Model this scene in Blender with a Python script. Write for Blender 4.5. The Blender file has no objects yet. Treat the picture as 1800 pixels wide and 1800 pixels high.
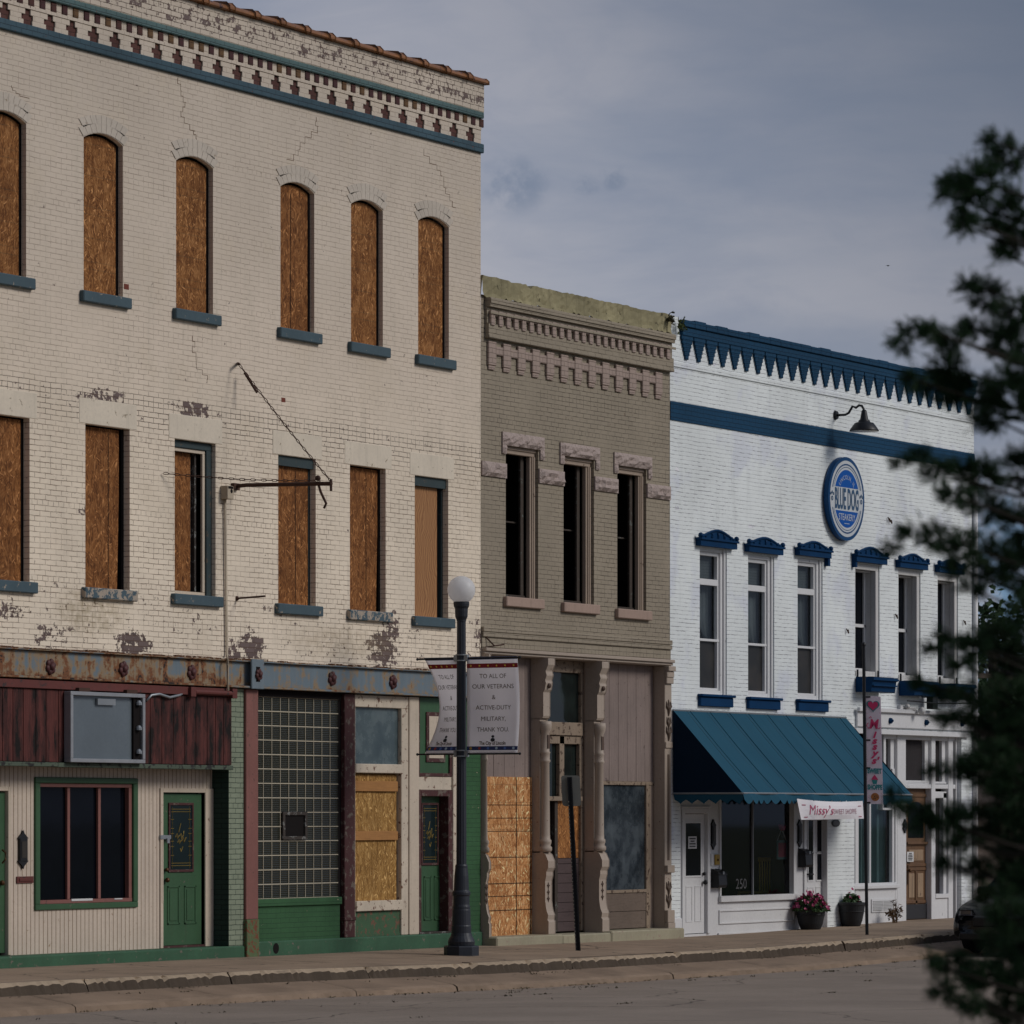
import bpy, bmesh, math, random
from mathutils import Vector
random.seed(7)
PI = math.pi
SC = bpy.context.scene
COL = SC.collection
# ------------------------------------------------------------------ camera geometry (metres; facades lie on the plane y = 0, street towards -y)
F = 7783.0; CX0 = 900.0; HY = 1434.0
VX = 5340.0
PH = math.atan((VX - CX0) / F)
CA, SA = math.cos(PH), math.sin(PH)
CAMX, CAMY, CAMZ = -45.1, -33.1, 1.83

def ray(px, Y):
    u = (px - CX0) / F; b = Y - CAMY
    a = b * (CA + u * SA) / (SA - u * CA)
    return CAMX + a, CA * a + SA * b
def X(px, Y=0.0): return ray(px, Y)[0]
def Zp(px, py, Y=0.0): return CAMZ - (py - HY) / F * ray(px, Y)[1]
def PT(px, py, Y=0.0):
    x, d = ray(px, Y); return Vector((x, Y, CAMZ - (py - HY) / F * d))
def Yfor(x, px):
    u = (px - CX0) / F; a = x - CAMX
    return CAMY + a * (SA - u * CA) / (CA + u * SA)
def R(pl, pr, pt, pb, Y=0.0):
    m = (pl + pr) / 2
    return X(pl, Y), X(pr, Y), Zp(m, pb, Y), Zp(m, pt, Y)
def atdist(px, py, d):
    u = (px - CX0) / F; v = -(py - HY) / F
    return Vector((CAMX + d * (CA + u * SA), CAMY + d * (SA - u * CA), CAMZ + d * v))
def lerp(a, b, t): return a + (b - a) * t
GZ = [(-200, -.05), (-10, -.07), (0, -.085), (12, -.092), (18.6, -.138), (21.5, -.125), (27.4, -.045), (30, -.035), (300, -.03)]
def gz(x):
    for (x0, z0), (x1, z1) in zip(GZ, GZ[1:]):
        if x <= x1: return lerp(z0, z1, max(0, (x - x0) / (x1 - x0)))
    return GZ[-1][1]

KY = -2.9           # kerb line
GK = [(-200, -.05), (-10, -.06), (-4, -.078), (1.35, -.096), (7, -.160), (15.6, -.178), (22.3, -.09), (30, -.07), (300, -.06)]
def gk(x):
    for (x0, z0), (x1, z1) in zip(GK, GK[1:]):
        if x <= x1: return lerp(z0, z1, max(0, (x - x0) / (x1 - x0)))
    return GK[-1][1]
def G(x, y): return lerp(gz(x), gk(x), max(0.0, min(1.0, -y/2.9)))
# ------------------------------------------------------------------ mesh builder
class MB:
    def __init__(s): s.bm = bmesh.new()
    def f(s, pts):
        vs = [s.bm.verts.new(p) for p in pts]
        try: return s.bm.faces.new(vs)
        except ValueError: return None
    def box(s, x0, x1, y0, y1, z0, z1):
        if x0 > x1: x0, x1 = x1, x0
        if y0 > y1: y0, y1 = y1, y0
        if z0 > z1: z0, z1 = z1, z0
        v = [s.bm.verts.new(p) for p in [(x0,y0,z0),(x1,y0,z0),(x1,y1,z0),(x0,y1,z0),(x0,y0,z1),(x1,y0,z1),(x1,y1,z1),(x0,y1,z1)]]
        for q in [(0,1,5,4),(1,2,6,5),(2,3,7,6),(3,0,4,7),(4,5,6,7),(3,2,1,0)]: s.bm.faces.new([v[i] for i in q])
        return s
    def prism(s, poly, axis, a, b):
        """poly in the two other axes (x,z for 'y'; y,z for 'x'; x,y for 'z'), extruded from a to b"""
        def m(p, t):
            return {'y': (p[0], t, p[1]), 'x': (t, p[0], p[1]), 'z': (p[0], p[1], t)}[axis]
        A = [s.bm.verts.new(m(p, a)) for p in poly]; B = [s.bm.verts.new(m(p, b)) for p in poly]
        n = len(poly)
        try:
            s.bm.faces.new(A); s.bm.faces.new(B[::-1])
        except ValueError: pass
        for i in range(n): s.bm.faces.new([A[i], A[(i+1) % n], B[(i+1) % n], B[i]])
        return s
    def tube(s, path, r, n=8, cap=True):
        path = [Vector(p) for p in path]
        rr = r if isinstance(r, (list, tuple)) else [r] * len(path)
        rings = []
        up = Vector((0.13, 0.21, 0.97))
        for i, p in enumerate(path):
            d = (path[min(i+1, len(path)-1)] - path[max(i-1, 0)])
            if d.length < 1e-9: d = Vector((0, 0, 1))
            d.normalize()
            a = d.cross(up)
            if a.length < .05: a = d.cross(Vector((1, 0, 0)))
            a.normalize(); b = d.cross(a)
            rings.append([s.bm.verts.new(p + (a * math.cos(2*PI*k/n) + b * math.sin(2*PI*k/n)) * rr[i]) for k in range(n)])
        for q, w in zip(rings, rings[1:]):
            for k in range(n): s.bm.faces.new([q[k], q[(k+1) % n], w[(k+1) % n], w[k]])
        if cap:
            s.bm.faces.new(rings[0][::-1]); s.bm.faces.new(rings[-1])
        return s
    def lathe(s, prof, c, n=20, a0=0.0, flute=0):
        rings = []
        for r, z in prof:
            ring = []
            for k in range(n):
                q = r * (1 - (.07 if flute and k % 2 else 0))
                ring.append(s.bm.verts.new((c[0] + q*math.cos(a0+2*PI*k/n), c[1] + q*math.sin(a0+2*PI*k/n), c[2] + z)))
            rings.append(ring)
        for q, w in zip(rings, rings[1:]):
            for k in range(n): s.bm.faces.new([q[k], q[(k+1) % n], w[(k+1) % n], w[k]])
        s.bm.faces.new(rings[0][::-1]); s.bm.faces.new(rings[-1])
        return s
    def disc(s, c, rx, rz, y, n=24):
        s.f([(c[0] + rx*math.cos(2*PI*k/n), y, c[1] + rz*math.sin(2*PI*k/n)) for k in range(n)])
        return s
    def ring(s, c, r0, r1, y, n=48, a0=0, a1=2*PI):
        for k in range(n):
            t0 = lerp(a0, a1, k/n); t1 = lerp(a0, a1, (k+1)/n)
            s.f([(c[0]+r0*math.cos(t0), y, c[1]+r0*math.sin(t0)), (c[0]+r1*math.cos(t0), y, c[1]+r1*math.sin(t0)),
                 (c[0]+r1*math.cos(t1), y, c[1]+r1*math.sin(t1)), (c[0]+r0*math.cos(t1), y, c[1]+r0*math.sin(t1))])
        return s
    def ball(s, c, r, seg=16, rings=10, sc=(1,1,1)):
        prof = []
        rows = []
        for i in range(rings+1):
            t = PI*i/rings
            rows.append([s.bm.verts.new((c[0]+r*sc[0]*math.sin(t)*math.cos(2*PI*k/seg), c[1]+r*sc[1]*math.sin(t)*math.sin(2*PI*k/seg), c[2]-r*sc[2]*math.cos(t))) for k in range(seg)])
        for a, b in zip(rows, rows[1:]):
            for k in range(seg): s.bm.faces.new([a[k], a[(k+1)%seg], b[(k+1)%seg], b[k]])
        return s
    def wall(s, x0, x1, z0, z1, y, holes, nx=None):
        """flat wall sheet facing -y with openings (hx0,hx1,hz0,hz1,rise,depth)"""
        xs = sorted(set([x0, x1] + [h[0] for h in holes] + [h[1] for h in holes]))
        zs = sorted(set([z0, z1] + [h[2] for h in holes] + [h[3]+h[4] for h in holes]))
        xs = [v for v in xs if x0 <= v <= x1]; zs = [v for v in zs if z0 <= v <= z1]
        for a, b in zip(xs, xs[1:]):
            for c, d in zip(zs, zs[1:]):
                mx, mz = (a+b)/2, (c+d)/2
                if any(h[0] < mx < h[1] and h[2] < mz < h[3]+h[4] for h in holes): continue
                s.f([(a,y,c),(b,y,c),(b,y,d),(a,y,d)])
        for hx0, hx1, hz0, hz1, rise, dep in holes:
            arc = [(hx0, hz1), (hx1, hz1)]
            if rise > 0:
                n = 12; arc = []
                for i in range(n+1):
                    t = i/n; arc.append((lerp(hx0,hx1,t), hz1 + rise*math.sin(PI*t)**.8))
                for (xa,za),(xb,zb) in zip(arc, arc[1:]):
                    s.f([(xa,y,za),(xb,y,zb),(xb,y,hz1+rise),(xa,y,hz1+rise)])
            yb = y + dep
            s.f([(hx0,y,hz0),(hx0,yb,hz0),(hx0,yb,hz1),(hx0,y,hz1)])
            s.f([(hx1,yb,hz0),(hx1,y,hz0),(hx1,y,hz1),(hx1,yb,hz1)])
            s.f([(hx0,y,hz0),(hx1,y,hz0),(hx1,yb,hz0),(hx0,yb,hz0)])
            for (xa,za),(xb,zb) in zip(arc, arc[1:]):
                s.f([(xa,y,za),(xa,yb,za),(xb,yb,zb),(xb,y,zb)])
        return s

W = {}
def build(name, mb, mat, parent=None, bevel=0.0, smooth=False, label=None, origin=None, merge=False):
    bm = mb.bm
    if merge: bmesh.ops.remove_doubles(bm, verts=bm.verts, dist=1e-5)
    bm.normal_update()
    uvl = bm.loops.layers.uv.new('UVMap')
    for f in bm.faces:
        n = f.normal; ax, ay, az = abs(n.x), abs(n.y), abs(n.z)
        for l in f.loops:
            c = l.vert.co
            l[uvl].uv = (c.y, c.z) if ax > ay and ax >= az else ((c.x, c.z) if ay >= az else (c.x, c.y))
        f.smooth = smooth
    vs = [v.co for v in bm.verts]
    if origin is None:
        xs = [v.x for v in vs]; ys = [v.y for v in vs]; zs = [v.z for v in vs]
        origin = Vector(((min(xs)+max(xs))/2, (min(ys)+max(ys))/2, min(zs)))
    else: origin = Vector(origin)
    for v in bm.verts: v.co -= origin
    me = bpy.data.meshes.new(name); bm.to_mesh(me); bm.free()
    for m in (mat if isinstance(mat, (list, tuple)) else [mat]): me.materials.append(m)
    o = bpy.data.objects.new(name, me); COL.objects.link(o)
    if parent is not None:
        o.parent = parent; o.location = origin - W[parent]
    else: o.location = origin
    W[o] = origin
    if bevel > 0:
        md = o.modifiers.new('Bevel', 'BEVEL'); md.width = bevel; md.segments = 1; md.limit_method = 'ANGLE'; md.angle_limit = .6
        md.use_clamp_overlap = True
    if label: o['label'] = label
    return o
def thing(name, label, cat, loc, group=None):
    o = bpy.data.objects.new(name, None); COL.objects.link(o); o.location = loc; W[o] = Vector(loc)
    o.empty_display_size = .2
    return tag(o, label, cat, group)
def tag(o, label, cat, group=None):
    o['label'] = label; o['category'] = cat
    if group: o['group'] = group
    return o
def struct(o):
    o['kind'] = 'structure'; return o
def dup(root, off, label, group=None):
    r = root.copy(); COL.objects.link(r); r.location = root.location + Vector(off); r['label'] = label
    if group: r['group'] = group
    for ch in list(root.children):
        c = ch.copy(); COL.objects.link(c); c.parent = r
        for g in list(ch.children):
            d = g.copy(); COL.objects.link(d); d.parent = c
    return r

def text2d(body, size, shear=0.0, offset=0.0, space=1.0, ax='CENTER', res=3):
    cu = bpy.data.curves.new('txt', 'FONT'); cu.body = body; cu.size = size; cu.align_x = ax; cu.shear = shear
    cu.offset = offset; cu.space_character = space; cu.resolution_u = res
    o = bpy.data.objects.new('txt', cu); COL.objects.link(o)
    bpy.context.view_layer.update()
    dg = bpy.context.evaluated_depsgraph_get()
    me = bpy.data.meshes.new_from_object(o.evaluated_get(dg))
    vs = [(v.co.x, v.co.y) for v in me.vertices]; fs = [list(p.vertices) for p in me.polygons]
    bpy.data.objects.remove(o); bpy.data.curves.remove(cu); bpy.data.meshes.remove(me)
    return vs, fs
def addtext(mb, body, size, fn, sx=1.0, fit=None, **k):
    vs, fs = text2d(body, size, **k)
    if not vs: return
    if fit:
        w = max(v[0] for v in vs) - min(v[0] for v in vs); sx = fit / w
    V = [mb.bm.verts.new(fn(v[0]*sx, v[1])) for v in vs]
    for f in fs:
        try: mb.bm.faces.new([V[i] for i in f])
        except ValueError: pass

def copypart(o, off, parent):
    """a further copy of a part that shares its mesh"""
    c = o.copy(); COL.objects.link(c); c.parent = parent; c.location = o.location + Vector(off); return c
# ------------------------------------------------------------------ materials
class NT:
    def __init__(s, tree): s.t = tree; s.n = tree.nodes; s.l = tree.links
    def new(s, typ, **k):
        nd = s.n.new(typ)
        for a, b in k.items(): setattr(nd, a, b)
        return nd
    def put(s, sock, v):
        if v is None: return
        if hasattr(v, 'is_output'): s.l.new(v, sock)
        else:
            if isinstance(v, (tuple, list)) and len(v) == 3 and sock.type == 'RGBA': v = (*v, 1)
            sock.default_value = v
    def math(s, op, a, b=None, c=None, clamp=False):
        nd = s.new('ShaderNodeMath', operation=op, use_clamp=clamp)
        for i, v in enumerate((a, b, c)): s.put(nd.inputs[i], v)
        return nd.outputs[0]
    def mix(s, fac, a, b, mode='MIX'):
        nd = s.new('ShaderNodeMixRGB', blend_type=mode)
        s.put(nd.inputs[0], fac); s.put(nd.inputs[1], a); s.put(nd.inputs[2], b)
        return nd.outputs[0]
    def noise(s, vec, scale, detail=4, rough=.55, dist=0.0, col=False):
        nd = s.new('ShaderNodeTexNoise'); s.put(nd.inputs['Vector'], vec)
        nd.inputs['Scale'].default_value = scale; nd.inputs['Detail'].default_value = detail
        nd.inputs['Roughness'].default_value = rough; nd.inputs['Distortion'].default_value = dist
        return nd.outputs[1 if col else 0]
    def ramp(s, fac, stops, interp='LINEAR'):
        nd = s.new('ShaderNodeValToRGB'); s.put(nd.inputs[0], fac); cr = nd.color_ramp; cr.interpolation = interp
        while len(cr.elements) < len(stops): cr.elements.new(.5)
        for e, (p, c) in zip(cr.elements, stops):
            e.position = p; e.color = (c, c, c, 1) if isinstance(c, (int, float)) else (*c, 1)
        return nd.outputs[0]
    def smooth(s, v, a, b):
        nd = s.new('ShaderNodeMapRange', interpolation_type='SMOOTHSTEP'); s.put(nd.inputs[0], v)
        nd.inputs[1].default_value = a; nd.inputs[2].default_value = b
        return nd.outputs[0]
    def uv(s): return s.new('ShaderNodeTexCoord').outputs['UV']
    def mapv(s, vec, scale=(1,1,1), loc=(0,0,0), rot=(0,0,0)):
        nd = s.new('ShaderNodeMapping'); s.put(nd.inputs[0], vec)
        nd.inputs['Location'].default_value = loc; nd.inputs['Rotation'].default_value = rot; nd.inputs['Scale'].default_value = scale
        return nd.outputs[0]
    def vadd(s, a, b):
        nd = s.new('ShaderNodeVectorMath', operation='ADD'); s.put(nd.inputs[0], a); s.put(nd.inputs[1], b); return nd.outputs[0]
    def vscale(s, a, k):
        nd = s.new('ShaderNodeVectorMath', operation='SCALE'); s.put(nd.inputs[0], a); s.put(nd.inputs[3], k); return nd.outputs[0]
    def xyz(s, v):
        nd = s.new('ShaderNodeSeparateXYZ'); s.put(nd.inputs[0], v); return nd.outputs
    def bump(s, h, strength=.5, dist=.01, normal=None):
        nd = s.new('ShaderNodeBump'); nd.inputs['Strength'].default_value = strength; nd.inputs['Distance'].default_value = dist
        s.put(nd.inputs['Height'], h)
        if normal is not None: s.put(nd.inputs['Normal'], normal)
        return nd.outputs[0]
    def jitter(s, vec, scale, amp, detail=2):
        c = s.noise(vec, scale, detail, col=True)
        return s.vadd(vec, s.vscale(s.vadd(c, (-.5, -.5, -.5)), amp))
MATS = {}
def newmat(name):
    m = bpy.data.materials.new(name); m.use_nodes = True
    t = NT(m.node_tree); b = m.node_tree.nodes['Principled BSDF']
    MATS[name] = m
    return m, t, b
def sc(c, k): return tuple(min(1, v*k) for v in c)

def paint(name, col, under=(.2,.13,.08), chip=0.0, rough=.6, vary=.18, streak=.25, dirt=(.05,.04,.03), grain=None, spec=.3, chipscale=9, bump=.25):
    """weathered paint: worn tone, dirt streaks, chips down to another layer"""
    m, t, b = newmat(name); uv = t.uv()
    big = t.noise(uv, 1.3, 5, .6); fine = t.noise(uv, 22, 5, .6)
    c = t.mix(t.ramp(big, [(.3, 0), (.7, 1)]), sc(col, 1-vary), sc(col, 1+vary*.5))
    c = t.mix(t.math('MULTIPLY', t.smooth(fine, .35, .75), .35), c, sc(col, .75))
    if streak:
        st = t.noise(t.mapv(uv, (9, .7, 1)), 1.5, 5, .6)
        c = t.mix(t.math('MULTIPLY', t.smooth(st, .5, .8), streak), c, dirt)
    h = fine
    if grain:
        g = t.noise(t.mapv(uv, grain), 1, 4, .6)
        c = t.mix(t.math('MULTIPLY', t.smooth(g, .4, .7), .35), c, sc(col, .5)); h = t.math('ADD', fine, t.math('MULTIPLY', g, 1.5))
    if chip:
        ch = t.noise(t.jitter(uv, 3, .15), chipscale, 8, .68)
        msk = t.smooth(ch, .66-chip*.3, .68-chip*.3)
        c = t.mix(msk, c, t.mix(fine, sc(under, .6), sc(under, 1.3)))
        h = t.math('SUBTRACT', h, t.math('MULTIPLY', msk, 1.5))
    t.put(b.inputs['Base Color'], c); t.put(b.inputs['Roughness'], t.math('ADD', t.math('MULTIPLY', fine, .2), rough-.1))
    b.inputs['Specular IOR Level'].default_value = spec
    t.put(b.inputs['Normal'], t.bump(h, bump, .004))
    return m

def brick(name, col, joint, exposed=(.1,.055,.05), vis=.7, chipz=(), blobs=(), chip=.0, bump=.6, bd=.008, row=.0688, ln=.232, msize=.0055, wob=.006, vary=.12, cellvar=.06, dirt=0.25, jointfade=True, rough=.75, stainz=(), vert=1.0, headers=True, dash=False, rawz=(), jz=None, wear_falloff=None, patch=None):
    m, t, b = newmat(name); uv = t.uv()
    v = t.jitter(uv, 2.2, wob*2.2); v = t.jitter(v, 21, wob*1.3)
    def tex(width, off):
        bt = t.new('ShaderNodeTexBrick'); t.put(bt.inputs['Vector'], v); bt.offset = off
        bt.inputs['Scale'].default_value = 1; bt.inputs['Brick Width'].default_value = width; bt.inputs['Row Height'].default_value = row
        bt.inputs['Mortar Size'].default_value = msize; bt.inputs['Mortar Smooth'].default_value = .35; bt.inputs['Bias'].default_value = 0
        bt.inputs['Color1'].default_value = (0,0,0,1); bt.inputs['Color2'].default_value = (1,1,1,1); bt.inputs['Mortar'].default_value = (.5,.5,.5,1)
        return bt.outputs['Color'], bt.outputs['Fac']
    cell, mort = tex(ln, .5)
    x, z, _ = t.xyz(uv)
    if headers:
        c2, m2 = tex(ln/2, .5)
        hm = t.math('LESS_THAN', t.math('FRACT', t.math('DIVIDE', t.xyz(v)[1], row*7)), 1/7.0)
        mort = t.math('ADD', t.math('MULTIPLY', mort, t.math('SUBTRACT', 1.0, hm)), t.math('MULTIPLY', m2, hm))
    if vert < 1:
        _, mh = tex(60.0, 0.0); mort = t.math('ADD', t.math('MULTIPLY', mh, 1-vert), t.math('MULTIPLY', mort, vert))
    big = t.noise(uv, .55, 6, .62); mid = t.noise(uv, 3.5, 5, .6); fine = t.noise(uv, 38, 5, .65)
    c = t.mix(t.smooth(big, .3, .7), sc(col, 1-vary), sc(col, 1+vary*.4))
    if wear_falloff:
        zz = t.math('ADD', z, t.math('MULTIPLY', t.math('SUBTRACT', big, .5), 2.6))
        g = t.ramp(t.math('DIVIDE', zz, 14.0), [(a_/14.0, k_) for a_, k_ in wear_falloff]); c = t.mix(1.0, c, g, 'MULTIPLY')
    if patch:
        pn = t.noise(t.jitter(uv, 1.5, .4), .8, 5, .6); c = t.mix(t.math('MULTIPLY', t.smooth(pn, .52, .66), patch[1]), c, patch[0])
        pn2 = t.noise(t.mapv(uv, (3.5, .5, 1)), 1.0, 5, .6); c = t.mix(t.math('MULTIPLY', t.smooth(pn2, .52, .75), patch[2]), c, sc(col, .62))
    c = t.mix(t.math('MULTIPLY', cell, cellvar*2), c, sc(col, .6))
    c = t.mix(t.math('MULTIPLY', t.smooth(mid, .45, .8), dirt), c, sc(col, .62))
    c = t.mix(t.math('MULTIPLY', t.smooth(fine, .5, .75), .25), c, sc(col, .7))
    jv = mort
    if jointfade:
        jm = t.noise(uv, .9, 4, .6); jm2 = t.noise(t.mapv(uv, (6, 14, 1)), 1, 3, .6)
        q = t.math('MULTIPLY', t.smooth(jm, .25, .6), t.smooth(jm2, .3 if not dash else .42, .6 if not dash else .62))
        jv = t.math('MULTIPLY', mort, t.math('ADD', t.math('MULTIPLY', q, .85), .15 if not dash else .06))
    if jz: jv = t.math('MULTIPLY', jv, t.math('SUBTRACT', 1.0, t.math('MULTIPLY', t.smooth(z, jz[0], jz[1]), jz[2])))
    c = t.mix(t.math('MULTIPLY', jv, vis), c, joint)
    h = t.math('SUBTRACT', 1.0, t.math('ADD', t.math('MULTIPLY', jv, .7), t.math('MULTIPLY', mort, .3)))
    h = t.math('ADD', h, t.math('MULTIPLY', fine, .3)); h = t.math('ADD', h, t.math('MULTIPLY', mid, .6)); h = t.math('ADD', h, t.math('MULTIPLY', cell, .12))
    ch = t.noise(t.jitter(uv, 5, .07), 11, 7, .70)
    def addm(a, b_): return b_ if a is None else t.math('MAXIMUM', a, b_)
    bias = None
    def band(za, zb): return t.math('MULTIPLY', t.smooth(z, za-.10, za+.05), t.math('SUBTRACT', 1.0, t.smooth(z, zb-.05, zb+.10)))
    for za, zb, amt in chipz: bias = addm(bias, t.math('MULTIPLY', t.math('MULTIPLY', band(za, zb), t.math('ADD', .35, t.smooth(mid, .35, .65))), amt))
    for za, zb, amt in rawz: c = t.mix(t.math('MULTIPLY', t.math('MULTIPLY', mort, band(za, zb)), t.math('MULTIPLY', amt, t.smooth(ch, .38, .52))), c, (.05,.032,.025))
    for bx, bz, rx, rz, amt in blobs:
        dx = t.math('DIVIDE', t.math('SUBTRACT', x, bx), rx); dz = t.math('DIVIDE', t.math('SUBTRACT', z, bz), rz)
        d = t.math('ADD', t.math('MULTIPLY', dx, dx), t.math('MULTIPLY', dz, dz))
        bias = addm(bias, t.math('MULTIPLY', t.math('SUBTRACT', 1.0, t.smooth(d, 0, 1.3)), amt))
    if chip or bias is not None:
        th = ch if bias is None else t.math('ADD', ch, bias)
        th = t.math('ADD', th, t.math('MULTIPLY', t.math('SUBTRACT', cell, .5), .16))
        th = t.math('ADD', th, t.math('MULTIPLY', mort, .05))
        msk = t.smooth(th, .72-chip*.1, .735-chip*.1)
        e2 = t.mix(t.noise(uv, 4, 4), sc(exposed, .6), (exposed[0]*1.5, exposed[1]*1.5, exposed[2]*1.5))
        ec = t.mix(t.math('MULTIPLY', cell, .7), e2, sc(exposed, 2.2))
        ec = t.mix(t.math('MULTIPLY', mort, .6), ec, sc(joint, .8))
        c = t.mix(msk, c, ec)
        h = t.math('SUBTRACT', h, t.math('MULTIPLY', msk, .5))
    for bx, bz, rx, rz, amt, sc_ in stainz:
        dx = t.math('DIVIDE', t.math('SUBTRACT', x, bx), rx); dz = t.math('DIVIDE', t.math('SUBTRACT', z, bz), rz)
        d = t.math('ADD', t.math('MULTIPLY', dx, dx), t.math('MULTIPLY', dz, dz))
        q = t.math('MULTIPLY', t.math('SUBTRACT', 1.0, t.smooth(d, 0, 1.3)), t.smooth(t.noise(uv, 9, 5, .65), .3, .65))
        c = t.mix(t.math('MULTIPLY', q, amt), c, sc_)
    t.put(b.inputs['Base Color'], c); b.inputs['Roughness'].default_value = rough; b.inputs['Specular IOR Level'].default_value = .2
    t.put(b.inputs['Normal'], t.bump(h, bump, bd))
    return m

def osb(name, c0, c1, c2, lines=True):
    m, t, b = newmat(name); uv = t.uv()
    vo = t.new('ShaderNodeTexVoronoi'); t.put(vo.inputs['Vector'], t.jitter(t.mapv(uv, (1.25, .62, 1)), 7, .12, 3)); vo.inputs['Scale'].default_value = 12
    vx, vy, vz = t.xyz(vo.outputs['Color'])
    vr = t.new('ShaderNodeVectorRotate', rotation_type='Z_AXIS'); t.put(vr.inputs['Vector'], uv); t.put(vr.inputs['Angle'], t.math('MULTIPLY', t.math('SUBTRACT', vx, .5), 2.4))
    st = t.noise(t.mapv(vr.outputs[0], (60, 9, 1)), 1, 3, .6)
    st2 = t.noise(t.mapv(uv, (40, 7, 1), rot=(0,0,.45)), 1, 3, .6); st3 = t.noise(t.mapv(vr.outputs[0], (30, 5.5, 1), rot=(0,0,-.4)), 1, 2, .5); big = t.noise(uv, 1.6, 4)
    k = t.math('ADD', t.math('MULTIPLY', st, .6), t.math('MULTIPLY', st2, .4))
    k = t.math('ADD', k, t.math('MULTIPLY', t.math('SUBTRACT', vy, .5), .10))
    c = t.ramp(k, [(.26, sc(c0, .7)), (.42, c0), (.52, c1), (.66, c2), (.80, sc(c2, 1.5))])
    c = t.mix(t.math('MULTIPLY', t.smooth(st3, .60, .66), .75), c, sc(c2, 1.75)); c = t.mix(t.math('MULTIPLY', t.smooth(st2, .64, .69), .7), c, sc(c0, .45))
    c = t.mix(t.math('MULTIPLY', t.smooth(big, .4, .75), .5), c, sc(c0, .9))
    if lines:
        z = t.xyz(t.jitter(uv, 2, .01))[1]
        fr = t.math('FRACT', t.math('DIVIDE', z, .405)); fr2 = t.math('FRACT', t.math('DIVIDE', t.math('ADD', z, .14), .61))
        ln = t.math('MAXIMUM', t.math('LESS_THAN', fr, .022), t.math('LESS_THAN', fr2, .012))
        c = t.mix(t.math('MULTIPLY', ln, t.math('MULTIPLY', t.noise(uv, 5, 3), .75)), c, (.05,.05,.03))
    t.put(b.inputs['Base Color'], c); b.inputs['Roughness'].default_value = .75; b.inputs['Specular IOR Level'].default_value = .15
    t.put(b.inputs['Normal'], t.bump(k, .5, .004))
    return m

def rustmetal(name, col, amount=.5, gradx=None):
    m, t, b = newmat(name); uv = t.uv()
    n1 = t.noise(t.jitter(t.mapv(uv, (1, 1.3, 1)), 2, .3), 3.2, 9, .68); n2 = t.noise(uv, 16, 6, .7); n3 = t.noise(t.mapv(uv, (7, .8, 1)), 1.2, 5)
    k = t.math('ADD', t.math('MULTIPLY', n1, .6), t.math('MULTIPLY', n3, .4))
    if gradx:
        gx = t.smooth(t.xyz(uv)[0], gradx[0], gradx[1]); k = t.math('ADD', k, t.math('MULTIPLY', t.math('SUBTRACT', 1.0, gx), gradx[2]))
        zz = t.xyz(uv)[1]
        k = t.math('ADD', k, t.math('MULTIPLY', t.math('SUBTRACT', 1.0, t.smooth(zz, 3.56, 3.75)), .06))
    base = t.mix(n3, sc(col, .75), sc(col, 1.15))
    e = .62 - amount*.2
    c = t.mix(t.smooth(k, e-.1, e), base, t.mix(n2, (.30,.20,.10), (.20,.16,.12)))
    c = t.mix(t.smooth(k, e, e+.05), c, t.mix(n2, (.22,.085,.03), (.12,.05,.025)))
    c = t.mix(t.smooth(t.math('ADD', k, t.math('MULTIPLY', t.math('SUBTRACT', n2, .5), .5)), e+.09, e+.11), c, (.025,.015,.012))
    t.put(b.inputs['Base Color'], c); b.inputs['Roughness'].default_value = .7; b.inputs['Specular IOR Level'].default_value = .3
    t.put(b.inputs['Normal'], t.bump(t.math('ADD', k, t.math('MULTIPLY', n2, .3)), .4, .006))
    return m

def simple(name, col, rough=.5, metal=0.0, vary=.15, scale=8, spec=.4, bump=.1):
    m, t, b = newmat(name); uv = t.new('ShaderNodeTexCoord').outputs['Object']
    n = t.noise(uv, scale, 5, .6)
    t.put(b.inputs['Base Color'], t.mix(n, sc(col, 1-vary), sc(col, 1+vary)))
    t.put(b.inputs['Roughness'], t.math('ADD', t.math('MULTIPLY', n, .2), rough-.1)); b.inputs['Metallic'].default_value = metal
    b.inputs['Specular IOR Level'].default_value = spec
    if bump: t.put(b.inputs['Normal'], t.bump(t.noise(uv, scale*6, 3), bump, .002))
    return m

def darkglass(name, col=(.01,.012,.015), rough=.04, dirt=0.0, dcol=(.12,.14,.14), spec=.5):
    m, t, b = newmat(name); uv = t.uv()
    n = t.noise(t.jitter(uv, 2, .2), 2.3, 7, .65); n2 = t.noise(t.mapv(uv, (12, 1.2, 1)), 1, 5)
    d = t.math('MULTIPLY', t.math('MULTIPLY', t.smooth(n, .35, .75), t.math('ADD', .35, n2)), dirt)
    t.put(b.inputs['Base Color'], t.mix(d, t.mix(n, sc(col, .7), sc(col, 1.4)), dcol))
    t.put(b.inputs['Roughness'], t.math('ADD', t.math('MULTIPLY', d, .5), rough)); b.inputs['Specular IOR Level'].default_value = spec
    t.put(b.inputs['Normal'], t.bump(t.noise(uv, 1.1, 2), .05, .02))
    return m

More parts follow.
